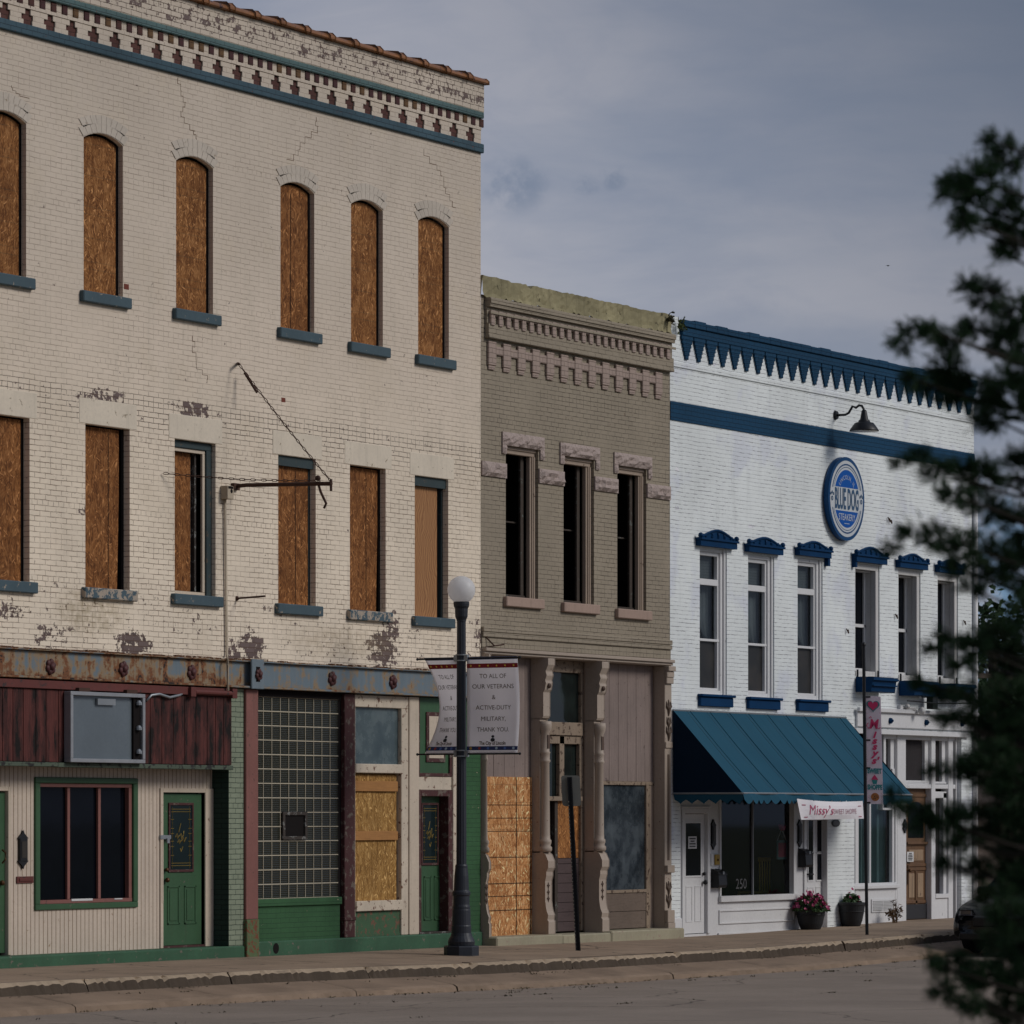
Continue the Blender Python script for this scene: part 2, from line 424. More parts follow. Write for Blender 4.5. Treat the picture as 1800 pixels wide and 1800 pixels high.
def seeglass(name, tint=(.35,.4,.42), amt=.5):
    m, t, b = newmat(name); nt = m.node_tree
    out = nt.nodes['Material Output']; nt.nodes.remove(b)
    tr = t.new('ShaderNodeBsdfTransparent'); tr.inputs[0].default_value = (*tint, 1)
    gl = t.new('ShaderNodeBsdfGlossy'); gl.inputs['Roughness'].default_value = .03; gl.inputs[0].default_value = (.55,.58,.62,1)
    lw = t.new('ShaderNodeLayerWeight'); lw.inputs[0].default_value = .5
    fr_ = t.math('ADD', t.math('MULTIPLY', t.math('POWER', lw.outputs['Facing'], 5.0), .8), .03)
    mx = t.new('ShaderNodeMixShader'); t.l.new(fr_, mx.inputs[0]); t.l.new(tr.outputs[0], mx.inputs[1]); t.l.new(gl.outputs[0], mx.inputs[2])
    t.l.new(mx.outputs[0], out.inputs[0])
    return m

def translucent(name, col, rough=.6, amt=.5, spec=.2):
    m, t, b = newmat(name); out = m.node_tree.nodes['Material Output']
    n = t.noise(t.new('ShaderNodeTexCoord').outputs['Object'], 3, 4)
    c = t.mix(n, sc(col, .94), sc(col, 1.04)); t.put(b.inputs['Base Color'], c); b.inputs['Roughness'].default_value = rough; b.inputs['Specular IOR Level'].default_value = spec
    tr = t.new('ShaderNodeBsdfTranslucent'); t.put(tr.inputs[0], c); mx = t.new('ShaderNodeMixShader'); mx.inputs[0].default_value = amt
    t.l.new(b.outputs[0], mx.inputs[1]); t.l.new(tr.outputs[0], mx.inputs[2]); t.l.new(mx.outputs[0], out.inputs[0]); return m
CREAM = (.855,.745,.605)
XA, XB, XC = X(845), X(1177.5), X(1712)
X_VL = Zp(240, 735)
M_A = brick('cream painted brick', CREAM, (.15,.085,.055), exposed=(.085,.062,.058), vis=.82, msize=.0058, bd=.008, bump=.7, wob=.009, jz=(6.6, 8.2, .5), dirt=.14, patch=((.62,.52,.40), .3, .45), wear_falloff=[(3, (1,1,1)), (6.2, (.97,.96,.95)), (8.3, (.82,.80,.81)), (11.5, (.68,.67,.69))],  # greyer with height: weathered paint plus lens falloff put into the colour
    chipz=[(12.40, 12.66, .155), (4.0, 4.75, .065), (X_VL+.02, X_VL+.22, .05)], rawz=[(12.34, 12.70, .9), (X_VL-.1, X_VL+.30, .7)],
    blobs=[(X(235), Zp(235,1132), .55, .22, .3), (X(672), Zp(672,1140), .55, .35, .29), (X(690), Zp(690,1105), .25, .3, .26), (X(440), Zp(440,1138), .45, .3, .28), (X(20), Zp(20,1075), .6, .15, .2),
           (X(185), Zp(185,700), .75, .16, .22), (X(340), Zp(340,722), .7, .17, .23), (X(90), Zp(90,1120), .5, .2, .22), (X(415), Zp(415,1150), .3, .2, .25), (X(840), Zp(840,1120), .12, .4, .2),
           (X(327), Zp(327,262), .15, .08, .2), (X(150), Zp(150,890), .2, .25, .16), (X(640), Zp(640,770), .9, .2, .08), (X(800), Zp(800,1165), .5, .12, .2), (X(345), Zp(345,1085), .2, .1, .16)],
    stainz=[(X(160), Zp(160,1075), .9, .35, .5, (.25,.19,.09)), (X(600), Zp(600,1130), 1.6, .25, .35, (.3,.22,.12))], chip=.15)
M_Abelt = brick('teal blue painted brick', (.055,.10,.13), (.02,.03,.04), exposed=(.1,.03,.02), vis=.7, chip=.3, vary=.3, jointfade=False)
M_Ateal = brick('faded teal painted brick', (.10,.165,.17), (.02,.03,.03), exposed=(.1,.03,.02), vis=.7, chip=.3, vary=.3, jointfade=False)
M_red = brick('bare red brick', (.12,.05,.042), (.05,.03,.025), exposed=(.2,.1,.05), vis=.8, chip=.45, vary=.4, cellvar=.3, jointfade=False)
M_terr = paint('glazed terracotta coping', (.26,.11,.04), (.05,.02,.015), chip=.25, rough=.35, streak=.5, vary=.35)
M_stone = paint('cream painted stone', (.70,.615,.50), (.3,.24,.17), chip=.12, rough=.75, vary=.12, streak=.15)
M_arch = paint('weathered cream arch with painted falloff', (.54,.475,.405), (.3,.24,.17), chip=.08, rough=.75, vary=.12, streak=.15)  # toned down to the upper wall, its falloff included in the colour
M_sill = paint('slate blue sill paint', (.060,.098,.120), (.35,.29,.23), chip=.12, rough=.6, vary=.2, streak=.2)
M_sillworn = paint('worn slate blue sill paint', (.065,.105,.13), (.38,.32,.26), chip=.55, rough=.6, vary=.2, streak=.2)
M_osb = osb('strand board', (.12,.043,.013), (.27,.112,.034), (.40,.20,.08))
M_osb2 = osb('plain strand board', (.105,.038,.012), (.245,.095,.028), (.36,.17,.066), lines=False)
M_osblight = osb('pale strand board', (.27,.105,.035), (.55,.255,.092), (.78,.50,.27))
M_osbyel = osb('yellow strand board', (.19,.095,.027), (.36,.195,.056), (.52,.33,.13), lines=False)
M_lumber = paint('bare lumber', (.40,.19,.06), rough=.7, grain=(3, 40, 1), streak=.1)
def plywood():
    m, t, b = newmat('plywood'); uv = t.uv()
    v = t.mapv(t.jitter(uv, 1.3, .5, 3), (5, .8, 1))
    w = t.new('ShaderNodeTexWave'); t.put(w.inputs[0], v); w.inputs['Scale'].default_value = 1.2; w.inputs['Distortion'].default_value = 6; w.inputs['Detail'].default_value = 3
    n = t.noise(t.mapv(uv, (60, 3, 1)), 1, 3)
    c = t.mix(w.outputs[1], (.42,.21,.08), (.24,.095,.028)); c = t.mix(t.math('MULTIPLY', n, .4), c, (.2,.09,.03))
    t.put(b.inputs['Base Color'], c); b.inputs['Roughness'].default_value = .7
    return m
M_ply = plywood()
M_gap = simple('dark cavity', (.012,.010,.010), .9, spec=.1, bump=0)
M_frameA = paint('dark teal window frame', (.035,.055,.06), (.1,.08,.06), chip=.2, rough=.6)
M_weath = paint('weathered window wood', (.05,.04,.035), (.2,.2,.19), chip=.35, rough=.8, grain=(40, 3, 1))
M_lintel = rustmetal('rusty blue grey steel', (.15,.195,.23), .12, gradx=(X(330), X(470), .085))
M_ros = paint('maroon cast rosette', (.09,.03,.03), (.04,.02,.015), chip=.2, rough=.6)
def stainwood():
    m, t, b = newmat('maroon stained planks'); uv = t.uv()
    g = t.noise(t.mapv(uv, (60, 2, 1)), 1, 4, .6); big = t.noise(uv, 1.4, 5); st = t.noise(t.jitter(t.mapv(uv, (5.5, 1.15, 1)), 9, .35, 4), 1, 6, .65)
    pl = t.math('FRACT', t.math('DIVIDE', t.xyz(uv)[0], .25))
    c = t.mix(big, (.075,.022,.020), (.145,.045,.038)); c = t.mix(t.math('MULTIPLY', t.smooth(g, .4, .7), .55), c, (.04,.014,.012))
    c = t.mix(t.math('MULTIPLY', t.smooth(st, .42, .54), .8), c, (.032,.013,.012)); c = t.mix(t.smooth(st, .555, .58), c, (.010,.0075,.007))
    t.put(b.inputs['Base Color'], c); b.inputs['Roughness'].default_value = .75; b.inputs['Specular IOR Level'].default_value = .2
    t.put(b.inputs['Normal'], t.bump(g, .4, .004)); return m
M_redwood = stainwood()
M_redtrim = paint('maroon trim', (.13,.035,.03), (.05,.03,.03), chip=.2, rough=.65, streak=.4)
M_gtrim = paint('grey green trim', (.08,.105,.075), (.02,.02,.02), chip=.4, rough=.7)
M_siding = paint('cream beadboard', (.60,.505,.415), (.3,.2,.12), chip=.03, rough=.6, vary=.12, streak=.2)
M_groove = simple('beadboard groove', (.28,.20,.14), .9, bump=0)
M_green = paint('green paint', (.045,.108,.052), (.15,.13,.10), chip=.05, rough=.45, vary=.22, streak=.25)
M_greenworn = paint('worn green paint', (.05,.11,.055), (.16,.08,.05), chip=.38, rough=.6, vary=.25, streak=.4)
M_greenbrick = brick('green painted brick', (.04,.112,.048), (.02,.05,.03), exposed=(.3,.25,.18), vis=.5, chip=.1, vary=.25, jointfade=False, bump=.5)
M_sagebrick = brick('sage painted brick', (.255,.295,.215), (.035,.055,.04), exposed=(.04,.05,.04), vis=.9, chip=.1, vary=.22, jointfade=False, bump=.5, row=.069, cellvar=.15)
M_pinkcol = paint('dusty rose column paint', (.235,.10,.085), (.12,.06,.05), chip=.1, rough=.6, streak=.3)
M_gcurb = paint('green painted concrete', (.04,.11,.06), (.16,.14,.11), chip=.16, rough=.7, vary=.3, streak=.35)
M_rustgreen = paint('rust spotted green iron', (.10,.145,.065), (.17,.06,.03), chip=.5, rough=.7, chipscale=14)
M_darkred = paint('dark maroon post', (.075,.026,.026), (.14,.11,.09), chip=.35, rough=.7, grain=(50, 2, 1))
M_creamtrim = paint('peeling cream trim', (.58,.50,.40), (.16,.08,.055), chip=.24, rough=.65, vary=.15)
M_creamsmooth = paint('cream trim', (.58,.49,.39), (.2,.12,.08), chip=.05, rough=.6, vary=.12)
M_pane = darkglass('dark shop pane', (.004,.005,.008), spec=.10)
M_panegrey = darkglass('grimy grey glass', (.05,.075,.085), dirt=.7, dcol=(.16,.20,.21), rough=.15)
M_doorglass = darkglass('leaded door glass', (.010,.018,.020), rough=.12, spec=.15)
M_gold = simple('brass caming', (.42,.31,.10), .4, .6, bump=0)
M_iron = simple('black iron', (.015,.015,.016), .5, .3)
M_brass = simple('old brass', (.10,.05,.02), .45, .6)
M_rustiron = simple('rusty iron', (.065,.032,.022), .8, .2, vary=.5, scale=20)
M_steelgrey = simple('galvanised steel', (.30,.32,.34), .45, .6)
M_alum = simple('aluminium sign frame', (.32,.33,.35), .5, .5)
M_signpanel = paint('grey sign panel', (.12,.145,.165), (.2,.2,.2), rough=.2, vary=.12, streak=.05, spec=.8, bump=.02)
M_conduit = paint('cream conduit', (.48,.40,.30), rough=.6)
M_mortarline = simple('glass block mortar', (.47,.42,.32), .8, bump=0)
def glassblock():
    m, t, b = newmat('glass block'); uv = t.uv()
    z = t.xyz(uv)[1]
    fr = t.math('SINE', t.math('MULTIPLY', z, 2*PI/.026)); n = t.noise(uv, 2.5, 4); n2 = t.noise(t.mapv(uv, (5,5,1)), 1, 1)
    c = t.mix(t.smooth(fr, -.4, .7), (.012,.014,.010), t.mix(n, (.018,.021,.014), (.055,.055,.036)))
    t.put(b.inputs['Base Color'], c); b.inputs['Roughness'].default_value = .25; b.inputs['Specular IOR Level'].default_value = .4
    t.put(b.inputs['Normal'], t.bump(fr, .5, .004))
    return m
M_gblock = glassblock()
# ---- taupe building
M_B = brick('taupe painted brick', (.315,.268,.205), (.055,.04,.028), exposed=(.1,.06,.04), vis=.85, msize=.0052, bd=.008, bump=.8, row=.069, ln=.228, vary=.10, wob=.006, chip=.05)
M_Bpink = brick('rose beige painted brick', (.375,.29,.25), (.12,.09,.075), exposed=(.12,.07,.05), vis=.6, bump=.7, row=.0735, ln=.215, jointfade=False, chip=.05)
M_Bstone = None
def rockface(name, col):
    m, t, b = newmat(name); uv = t.uv()
    n = t.noise(t.jitter(uv, 6, .06), 13, 6, .6); f = t.noise(uv, 40, 4)
    t.put(b.inputs['Base Color'], t.mix(f, sc(col, .8), sc(col, 1.12))); b.inputs['Roughness'].default_value = .85
    t.put(b.inputs['Normal'], t.bump(n, .9, .05)); return m
M_Bstone = rockface('rose beige rock faced stone', (.40,.32,.29))
M_Bsill = paint('rose beige sill', (.37,.265,.215), rough=.75, vary=.1)
M_cap = paint('mossy cement cap', (.30,.265,.155), (.12,.105,.06), chip=.12, rough=.9, vary=.45, streak=.5, dirt=(.10,.085,.05), chipscale=6, bump=.9)
M_tan = paint('tan painted timber', (.36,.28,.22), (.12,.08,.06), chip=.08, rough=.6, vary=.12, streak=.2)
M_tanpeel = paint('peeling tan timber', (.27,.205,.15), (.08,.05,.035), chip=.33, rough=.7, vary=.2, streak=.4)
M_pinktan = paint('rose tan iron paint', (.39,.32,.262), (.15,.09,.07), chip=.06, rough=.55, vary=.1, streak=.2)
M_plank = paint('mauve weathered planks', (.25,.195,.175), (.1,.07,.06), chip=.08, rough=.75, grain=(40, 1.5, 1), streak=.25)
M_plankdark = paint('dark mauve planks', (.085,.058,.058), (.04,.03,.03), chip=.1, rough=.7, grain=(2, 30, 1))
M_rawpanel = paint('raw grey plywood panel', (.16,.12,.095), (.08,.06,.05), chip=.15, rough=.8, grain=(5, 40, 1))
M_grimeglass = darkglass('salt streaked glass', (.014,.020,.026), dirt=.55, dcol=(.15,.18,.20), rough=.2, spec=.3)
M_stepstone = paint('pale green stone step', (.34,.31,.22), (.3,.21,.17), chip=.2, rough=.85, vary=.2)
M_sash = paint('rotten sash wood', (.055,.042,.034), (.12,.13,.12), chip=.2, rough=.8, grain=(40, 2, 1))
# ---- white building
M_C = brick('white painted brick', (.79,.83,.835), (.24,.235,.27), exposed=(.45,.45,.55), vis=.95, msize=.0058, bd=.011, bump=.75, row=.0660, ln=.22, vary=.10, cellvar=.03, dirt=.12, wob=.011, vert=.30, headers=False, dash=True, patch=((.60,.63,.74), .55, .30), blobs=[(X(1190), Zp(1190,826), .10, .05, .28), (X(1258), Zp(1258,640), .14, .06, .22), (X(1190), Zp(1190,893), .12, .05, .22), (X(1320), Zp(1320,925), .2, .04, .24), (X(1690), Zp(1690,900), .1, .06, .25), (X(1545), Zp(1545,1090), .08, .08, .24)])
M_Cnavy = brick('navy painted brick', (.005,.050,.112), (.002,.018,.045), vis=.6, msize=.006, bd=.010, bump=.8, row=.0705, ln=.212, vary=.2, wob=.009, jointfade=False)
M_navy = paint('navy paint', (.004,.036,.105), spec=.06, rough=.5, vary=.2, streak=.1)
M_white = paint('white gloss paint', (.68,.68,.69), (.4,.4,.4), chip=.02, rough=.4, vary=.06, streak=.06)
M_whitedirty = paint('scuffed white paint', (.62,.61,.60), (.35,.32,.30), chip=.05, rough=.5, vary=.1, streak=.15)
M_cglass = darkglass('reflecting sash glass', (.03,.035,.04), rough=.03, spec=.9)
M_blind = paint('grey window blind', (.04,.036,.038), spec=.06, rough=.7, vary=.15, grain=(30, 2, 1), streak=.1)
M_see = seeglass('shop glass', (.78,.80,.80))
M_upglass = seeglass('upper sash glass', (.85,.88,.88))
M_sheer = paint('grey sheer curtain', (.20,.215,.23), rough=.9, vary=.25, grain=(26, 1.2, 1), streak=.1)
M_curtain = paint('teal curtain', (.075,.145,.155), rough=.8, vary=.3, grain=(22, 1.2, 1))
M_doorpanel = paint('bleached door panel', (.34,.235,.15), (.05,.03,.02), chip=.1, rough=.6, grain=(45, 2, 1), streak=.6, dirt=(.03,.018,.012))
M_browndoor = paint('weathered varnished wood', (.15,.08,.04), (.03,.018,.012), chip=.10, rough=.6, grain=(45, 2, 1), streak=.7, dirt=(.02,.012,.01))
M_awn = None
def canvas():
    m, t, b = newmat('navy teal canvas'); uv = t.uv()
    n = t.noise(uv, 1.2, 5); st = t.noise(t.mapv(uv, (6, .5, 1)), 1, 5); f = t.noise(uv, 160, 2)
    c = t.mix(n, (.012,.066,.110), (.018,.084,.134)); c = t.mix(t.math('MULTIPLY', t.smooth(st, .5, .8), .3), c, (.014,.055,.09))
    t.put(b.inputs['Base Color'], c); b.inputs['Roughness'].default_value = .75; b.inputs['Specular IOR Level'].default_value = .12
    t.put(b.inputs['Normal'], t.bump(t.math('ADD', n, t.math('MULTIPLY', f, .1)), .3, .01)); return m
M_awn = canvas()
M_sageshade = brick('dark green brick with painted shade', (.028,.055,.045), (.01,.018,.015), vis=.8, jointfade=False, row=.069, headers=False)  # darker copy of the pier brick, shade of its side put into the colour
M_awnshade = simple('navy canvas end panel with painted shade', (.004,.016,.036), .8, spec=.1)  # canvas darkened so the shade of the awning ends sits in the colour
M_awnpipe = simple('faded seam piping', (.055,.115,.155), .7, spec=.15, bump=0)
M_awndark = simple('dark seam stitching', (.006,.035,.06), .8, spec=.1, bump=0)
M_black = simple('black satin metal', (.012,.013,.016), .45, .2)
M_lampblue = simple('dark slate lamp paint', (.022,.026,.036), .5, .1, vary=.2)
M_lampwhite = simple('white enamel', (.55,.55,.55), .4)
M_globe = translucent('white acrylic globe', (.93,.93,.94), .35, .55, .35)
M_paper = simple('white paper', (.6,.6,.6), .8, bump=0)
M_ink = simple('dark ink', (.03,.03,.035), .8, bump=0)
# ================================================================== cream three storey building
A = thing('brick_building', 'tall cream painted brick building with boarded up windows and rusty steel lintel', 'building', (5, 0, -.09))
AL = -7.0
arch = [(X(46)-.88, X(46), 219, 487, 46), (147, 216, 249, 517), (309.5, 374.5, 289, 548), (493, 552.5, 334, 581), (617, 673, 364.5, 606), (735, 789, 393.5, 628)]
holesA = []; wins = []
for i, w in enumerate(arch):
    if i == 0:
        x0, x1 = w[0], w[1]; z1, z0 = Zp(44, 217), Zp(44, 488)
    else: x0, x1, z0, z1 = R(*w)
    holesA.append((x0, x1, z0, z1, .10, .075)); wins.append((x0, x1, z0, z1, .10, i))
sq = [(None, 52, 735, 1022), (150, 228, 749.5, 1035), (307, 379, 775.5, 1046), (489, 555, 803, 1063), (615, 678, 820.5, 1074), (729, 788, 839, 1085)]
for i, w in enumerate(sq):
    if i == 0: x1 = X(52); x0 = x1-1.0; z1, z0 = Zp(50, 735), Zp(50, 1023)
    else: x0, x1, z0, z1 = R(*w)
    holesA.append((x0, x1, z0, z1, 0, .095)); wins.append((x0, x1, z0, z1, 0, 10+i))
ZL0, ZL1 = 3.57, 3.945
b = MB(); b.wall(AL, XA, ZL1, 11.70, 0, holesA)
b.f([(AL,.6,11.7),(XA,.6,11.7),(XA,14,11.7),(AL,14,11.7)])
b.f([(XA,0,-.1),(XA,14,-.1),(XA,14,11.7),(XA,0,11.7)]); b.f([(AL,0,-.1),(AL,14,-.1),(AL,14,11.7),(AL,0,11.7)]); b.f([(AL,14,-.1),(XA,14,-.1),(XA,14,11.7),(AL,14,11.7)])
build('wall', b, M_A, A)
# windows
for x0, x1, z0, z1, rise, i in wins:
    k = i % 10; lower = i >= 10
    fr = MB()
    fr.box(x0-.05, x1+.05, .30, .34, z0-.05, z1+rise+.05)          # dark back of the opening
    fr.box(x1-.04, x1+.12, .08 if rise else .10, .298, z0, z1+.02); fr.box(x0-.12, x0+.03, .08 if rise else .10, .298, z0, z1+.02)
    if lower and k in (3, 5): fr.box(x0+.002, x1-.002, .04, .094, z1-.14, z1-.004)
    win = build('window', fr, M_gap if not (lower and k in (3,5)) else M_frameA, A)
    if lower and k == 2:
        f2 = MB(); yb = .06
        f2.box(x0+.002, x1-.002, yb, .13, z1-.10, z1-.004); f2.box(x1-.13, x1-.003, yb, .13, z0+.004, z1-.10)
        build('frame', f2, M_frameA, win, bevel=.006)
        f3 = MB(); f3.box(x0+.01, x1-.13, yb+.025, .12, z1-.15, z1-.102); f3.box(x1-.19, x1-.132, yb+.025, .12, z0+.05, z1-.15); f3.box(x0+.01, x1-.132, yb+.025, .12, z0+.006, z0+.048)
        build('sash', f3, M_creamsmooth, win, bevel=.004)
        f4 = MB(); f4.box(x1-.38, x1-.30, .2, .25, z0+.05, z1-.15); f4.box(x1-.29, x1-.25, .15, .25, z0+.05, z1-.15); build('stile', f4, M_weath, win)
    bd = MB(); yb = .085 if rise else .105
    gap = .045 if rise else [.05, .10, .36, .03, .06, .15][k]
    top = z1 - (0 if rise else (.14 if k in (3, 5) else .02))
    if lower and k == 2: yb = .17; top = z1-.15
    n = 10 if rise else 1
    pts = [(x0-.03, z0+.004), (x1-gap, z0+.004)]
    if lower and k in (1, 4): pts = [(x0-.03, z0+.004), (x1-gap-.04, z0+.004), (x1-gap, z0+1.2)]
    for j in range(n+1):
        t = j/n; xx = lerp(x1-gap, x0-.03, t); u = (xx-x0)/(x1-x0)
        pts.append((xx, top + (rise*math.sin(PI*max(0, min(1, u)))**.8 - .03 if rise else 0)))
    bd.prism(pts, 'y', yb, yb+.02)
    mt = (M_ply if k == 5 else (M_osb2 if k in (1, 3, 4, 0, 2) else M_osb)) if lower else (M_osb2 if k == 3 else M_osb)
    build('board', bd, mt, win, label='plywood board with swirling grain' if (lower and k == 5) else None)
    sm_ = {3: .45}.get(i) if rise else {1: .66, 3: .62, 4: .62}.get(k)
    if sm_:
        q_ = MB(); xs_ = lerp(x0, x1, sm_); q_.box(xs_-.006, xs_+.006, yb-.0025, yb+.004, z0+.01, top-.05); build('seam', q_, M_gap, win)
    s = MB(); e = .12 if rise else .10
    s.box(x0-.09, x1+e, -.07, .06, z0-.145, z0-.002)
    build('sill', s, M_sillworn if (lower and k in (1, 4)) else M_sill, win, bevel=.012)
    if lower:
        l = MB(); l.box(x0-.14, x1+.16, -.006, .05, z1+.001, z1+.33); build('lintel', l, M_stone, win, bevel=.006)
    else:
        # rows of header bricks over the arch: thin raised arcs
        a = MB(); nn = 9
        for rr in (0, 1):
            for j in range(nn):
                t0 = (j+.06)/nn; t1 = (j+.94)/nn
                lo = .012 + rr*.115; hi = lo+.107
                q = []
                for t, h in ((t0, lo), (t1, lo), (t1, hi), (t0, hi)):
                    xx = lerp(x0-.10*(h > lo)-.02, x1+.10*(h > lo)+.02, t); zz = z1 + .10*math.sin(PI*t)**.8 + h - .012*(h > lo)*abs(2*t-1)
                    q.append((xx, zz))
                a.prism(q, 'y', -.009, .03)
        build('arch_bricks', a, M_arch, win, bevel=.004)
# belt, stepped crosses, dentils, teal course, parapet, coping
b = MB(); b.box(AL, XA+.02, -.05, .3, 11.701, 11.835); build('belt_course', b, M_Abelt, A, bevel=.01)
b = MB(); b.box(AL, XA, .02, .3, 11.836, 12.215); build('cornice_backing', b, M_red, A)
b = MB(); zc = [11.836, 11.836+.068, 11.836+.136, 12.045]
wid = [.19, .25, .12]
x = XA - .30
cent = []
while x > AL: cent.append(x); x -= .484
for j in range(3):
    xr = XA
    off = (0, -.015, 0)[j]
    for cx in cent:
        b.box(cx+wid[j]/2+off, xr, -.004, .018, zc[j], zc[j+1]); xr = cx-wid[j]/2+off
    b.box(AL, xr, -.004, .018, zc[j], zc[j+1])
b.box(AL, XA, -.014, .018, 12.046, 12.088)
x = XA - .05
while x > AL:
    b.box(x-.242+.125, x, -.001, .018, 12.089, 12.214); x -= .242
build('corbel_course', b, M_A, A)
x = XA - .05; r = random.Random(3); d0 = None; xd = x
M_dent = [M_red, brick('bare maroon brick', (.085,.034,.036), (.05,.03,.025), vis=.8, vary=.3, jointfade=False), brick('bare ochre brick', (.17,.095,.045), (.06,.035,.025), vis=.8, vary=.3, jointfade=False)]
prot = []
for q_ in M_dent:
    b = MB(); b.box(x+.004, x+.117, -.016, .017, 12.092, 12.212); prot.append(build('dentil', b, q_, A, bevel=.005))
k = 3
for o_ in prot[1:]: o_.location.x -= .242*prot.index(o_)
x -= .242*3
while x > -1.2:
    copypart(prot[0], (x-xd, 0, r.uniform(-.006, .004)), A) if (p_ := r.random()) < .35 else copypart(prot[1 if p_ < .75 else 2], (x-xd+.242*(1 if p_ < .75 else 2), 0, r.uniform(-.006, .004)), A)
    x -= .242
b = MB(); b.box(AL, XA+.02, -.05, .3, 12.216, 12.306); build('string_course', b, M_Ateal, A, bevel=.01)
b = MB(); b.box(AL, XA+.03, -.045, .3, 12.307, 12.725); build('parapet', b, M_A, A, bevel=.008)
b = MB(); x = XA + .05; k = 0; r = random.Random(5)
while x > AL:
    x0 = x - .60; dz = r.uniform(-.006, .006)
    prof = [(-.115, 0), (-.115, .035), (-.07, .075), (.12, .10), (.31, .075), (.35, 0)]
    b.prism([(p, 12.726+q+dz) for p, q in prof], 'x', x0, x-.005)
    prof2 = [(-.13, 0), (-.13, .05), (-.08, .10), (.12, .127), (.32, .1), (.365, 0)]
    b.prism([(p, 12.7265+q+dz) for p, q in prof2], 'x', x0-.04, x0+.10)
    x -= .64
build('coping', b, M_terr, A, bevel=.012)
# cracks in the upper wall
def crack(pts, seed):
    r = random.Random(seed); mb = MB(); P = [PT(*p) for p in pts]
    for p, q in zip(P, P[1:]):
        n = max(2, int(abs(q.z-p.z)/.068)); cx = p.x
        for i in range(n):
            z0 = lerp(p.z, q.z, i/n); z1 = lerp(p.z, q.z, (i+1)/n); nx = lerp(p.x, q.x, (i+1)/n) + r.uniform(-.045, .045); w = r.uniform(.004, .010)
            mb.box(cx-w/2, cx+w/2, -.0025, .004, min(z0, z1), max(z0, z1))
            mb.box(min(cx, nx)-.003, max(cx, nx)+.003, -.002, .004, z1-w/2.2, z1+w/2.2)
            cx = nx
    return mb
M_crack = simple('brown crack line', (.13,.075,.045), .9, bump=0)
for i, pts in enumerate([[(312,137),(325,180),(318,195),(340,230),(345,243),(330,250)], [(556,206),(558,222),(536,240),(524,262),(505,280)], [(338,590),(345,640),(365,660),(360,672)],
                         [(745,262),(768,290),(780,310),(783,330),(800,365)], [(20,150),(28,160),(48,172)]]):
    build('crack', crack(pts, i), M_crack, A)
b = MB()
for p in [(327,258,.05,.13), (222,504,.11,.07), (498,703,.1,.06)]:
    v = PT(p[0], p[1]); b.box(v.x-p[2]/2, v.x+p[2]/2, -.003, .01, v.z-p[3]/2, v.z+p[3]/2)
build('bare_brick', b, simple('bare orange red brick', (.16,.035,.02), .8, vary=.3), A)
# steel lintel
b = MB()
xl = X(429); xr_ = X(452)
b.box(AL, XA-.01, -.02, .2, ZL0+.03, ZL1-.02); b.box(AL, XA-.01, -.10, .2, ZL0, ZL0+.029); b.box(AL, XA-.01, -.075, .2, ZL1-.019, ZL1)
build('steel_lintel', b, M_lintel, A, bevel=.006)
b = MB(); z = ZL1+.001
r = random.Random(9); x = AL
while x < XA-.05:
    w = r.uniform(.1, .5); b.box(x, min(x+w-.01, XA-.02), -.05-r.random()*.03, .0, z, z+r.uniform(.008, .03)); x += w
build('drip_edge', b, paint('rust crust', (.10,.045,.02), (.4,.33,.25), chip=.4, rough=.9), A)
def rosette(mb, x, z, y, s=1.0):
    for k in range(6):
        t = k*PI/3+.3; mb.ball((x+.062*s*math.cos(t), y, z+.062*s*math.sin(t)), .045*s, 8, 6, (1, .6, 1))
    mb.ball((x, y-.015, z), .05*s, 8, 6, (1, .9, 1))
for px, py in [(88,1172),(216,1176),(336,1182),(583,1193),(690,1199),(827,1206)]:
    m = MB(); v = PT(px, py, -.02); rosette(m, v.x, v.z+.0, -.03); build('rosette', m, M_ros, A, smooth=True)
b = MB(); b.box(xl, xr_-.02, -.13, -.101, ZL0-.01, ZL1+.02); 
bx = build('lintel_box', b, paint('blue grey box paint', (.17,.215,.25), (.2,.1,.05), chip=.12, rough=.6), A, bevel=.008)
b = MB(); b.box(xl+.10, xr_-.13, -.133, -.131, ZL0+.09, ZL1-.08); bb = build('niche', b, M_gap, bx)
m = MB(); rosette(m, (xl+xr_)/2-.01, (ZL0+ZL1)/2, -.145, .8); build('rosette', m, M_ros, bx, smooth=True)

# ---- left shop under the maroon fascia
SY = .27
ZF = .06                                            # top of the green plinth
xp = X(402); xp2 = X(428.5)
b = MB()
b.box(AL, xp-.002, -.02, SY-.005, 2.51, ZL0-.012)          # carcass of the fascia
x = xp-.004; r = random.Random(2); 
fas = MB()
while x > AL:
    w = r.choice((.20, .27, .27, .22)); fas.box(x-w+.010, x, -.05, -.021, 2.515, 3.44); x -= w
fz = build('fascia', b, M_gap, A)
build('planks', fas, M_redwood, fz, bevel=.004)
b = MB(); b.box(AL, xp-.05, -.085, -.051, 3.445, 3.55); b.box(X(322), X(331), -.13, -.051, 3.42, 3.55); b.box(X(395), X(403.5), -.13, -.051, 3.42, 3.55); b.tube([(X(331), -.1, 3.485), (X(395), -.1, 3.485)], .035, 8)
build('top_rail', b, M_redtrim, fz, bevel=.004)
b = MB(); b.box(AL, X(92), -.09, 0, 2.455, 2.51); b.box(X(92)+.01, xp-.01, -.085, 0, 2.45, 2.509); build('bottom_trim', b, M_gtrim, fz, bevel=.006)
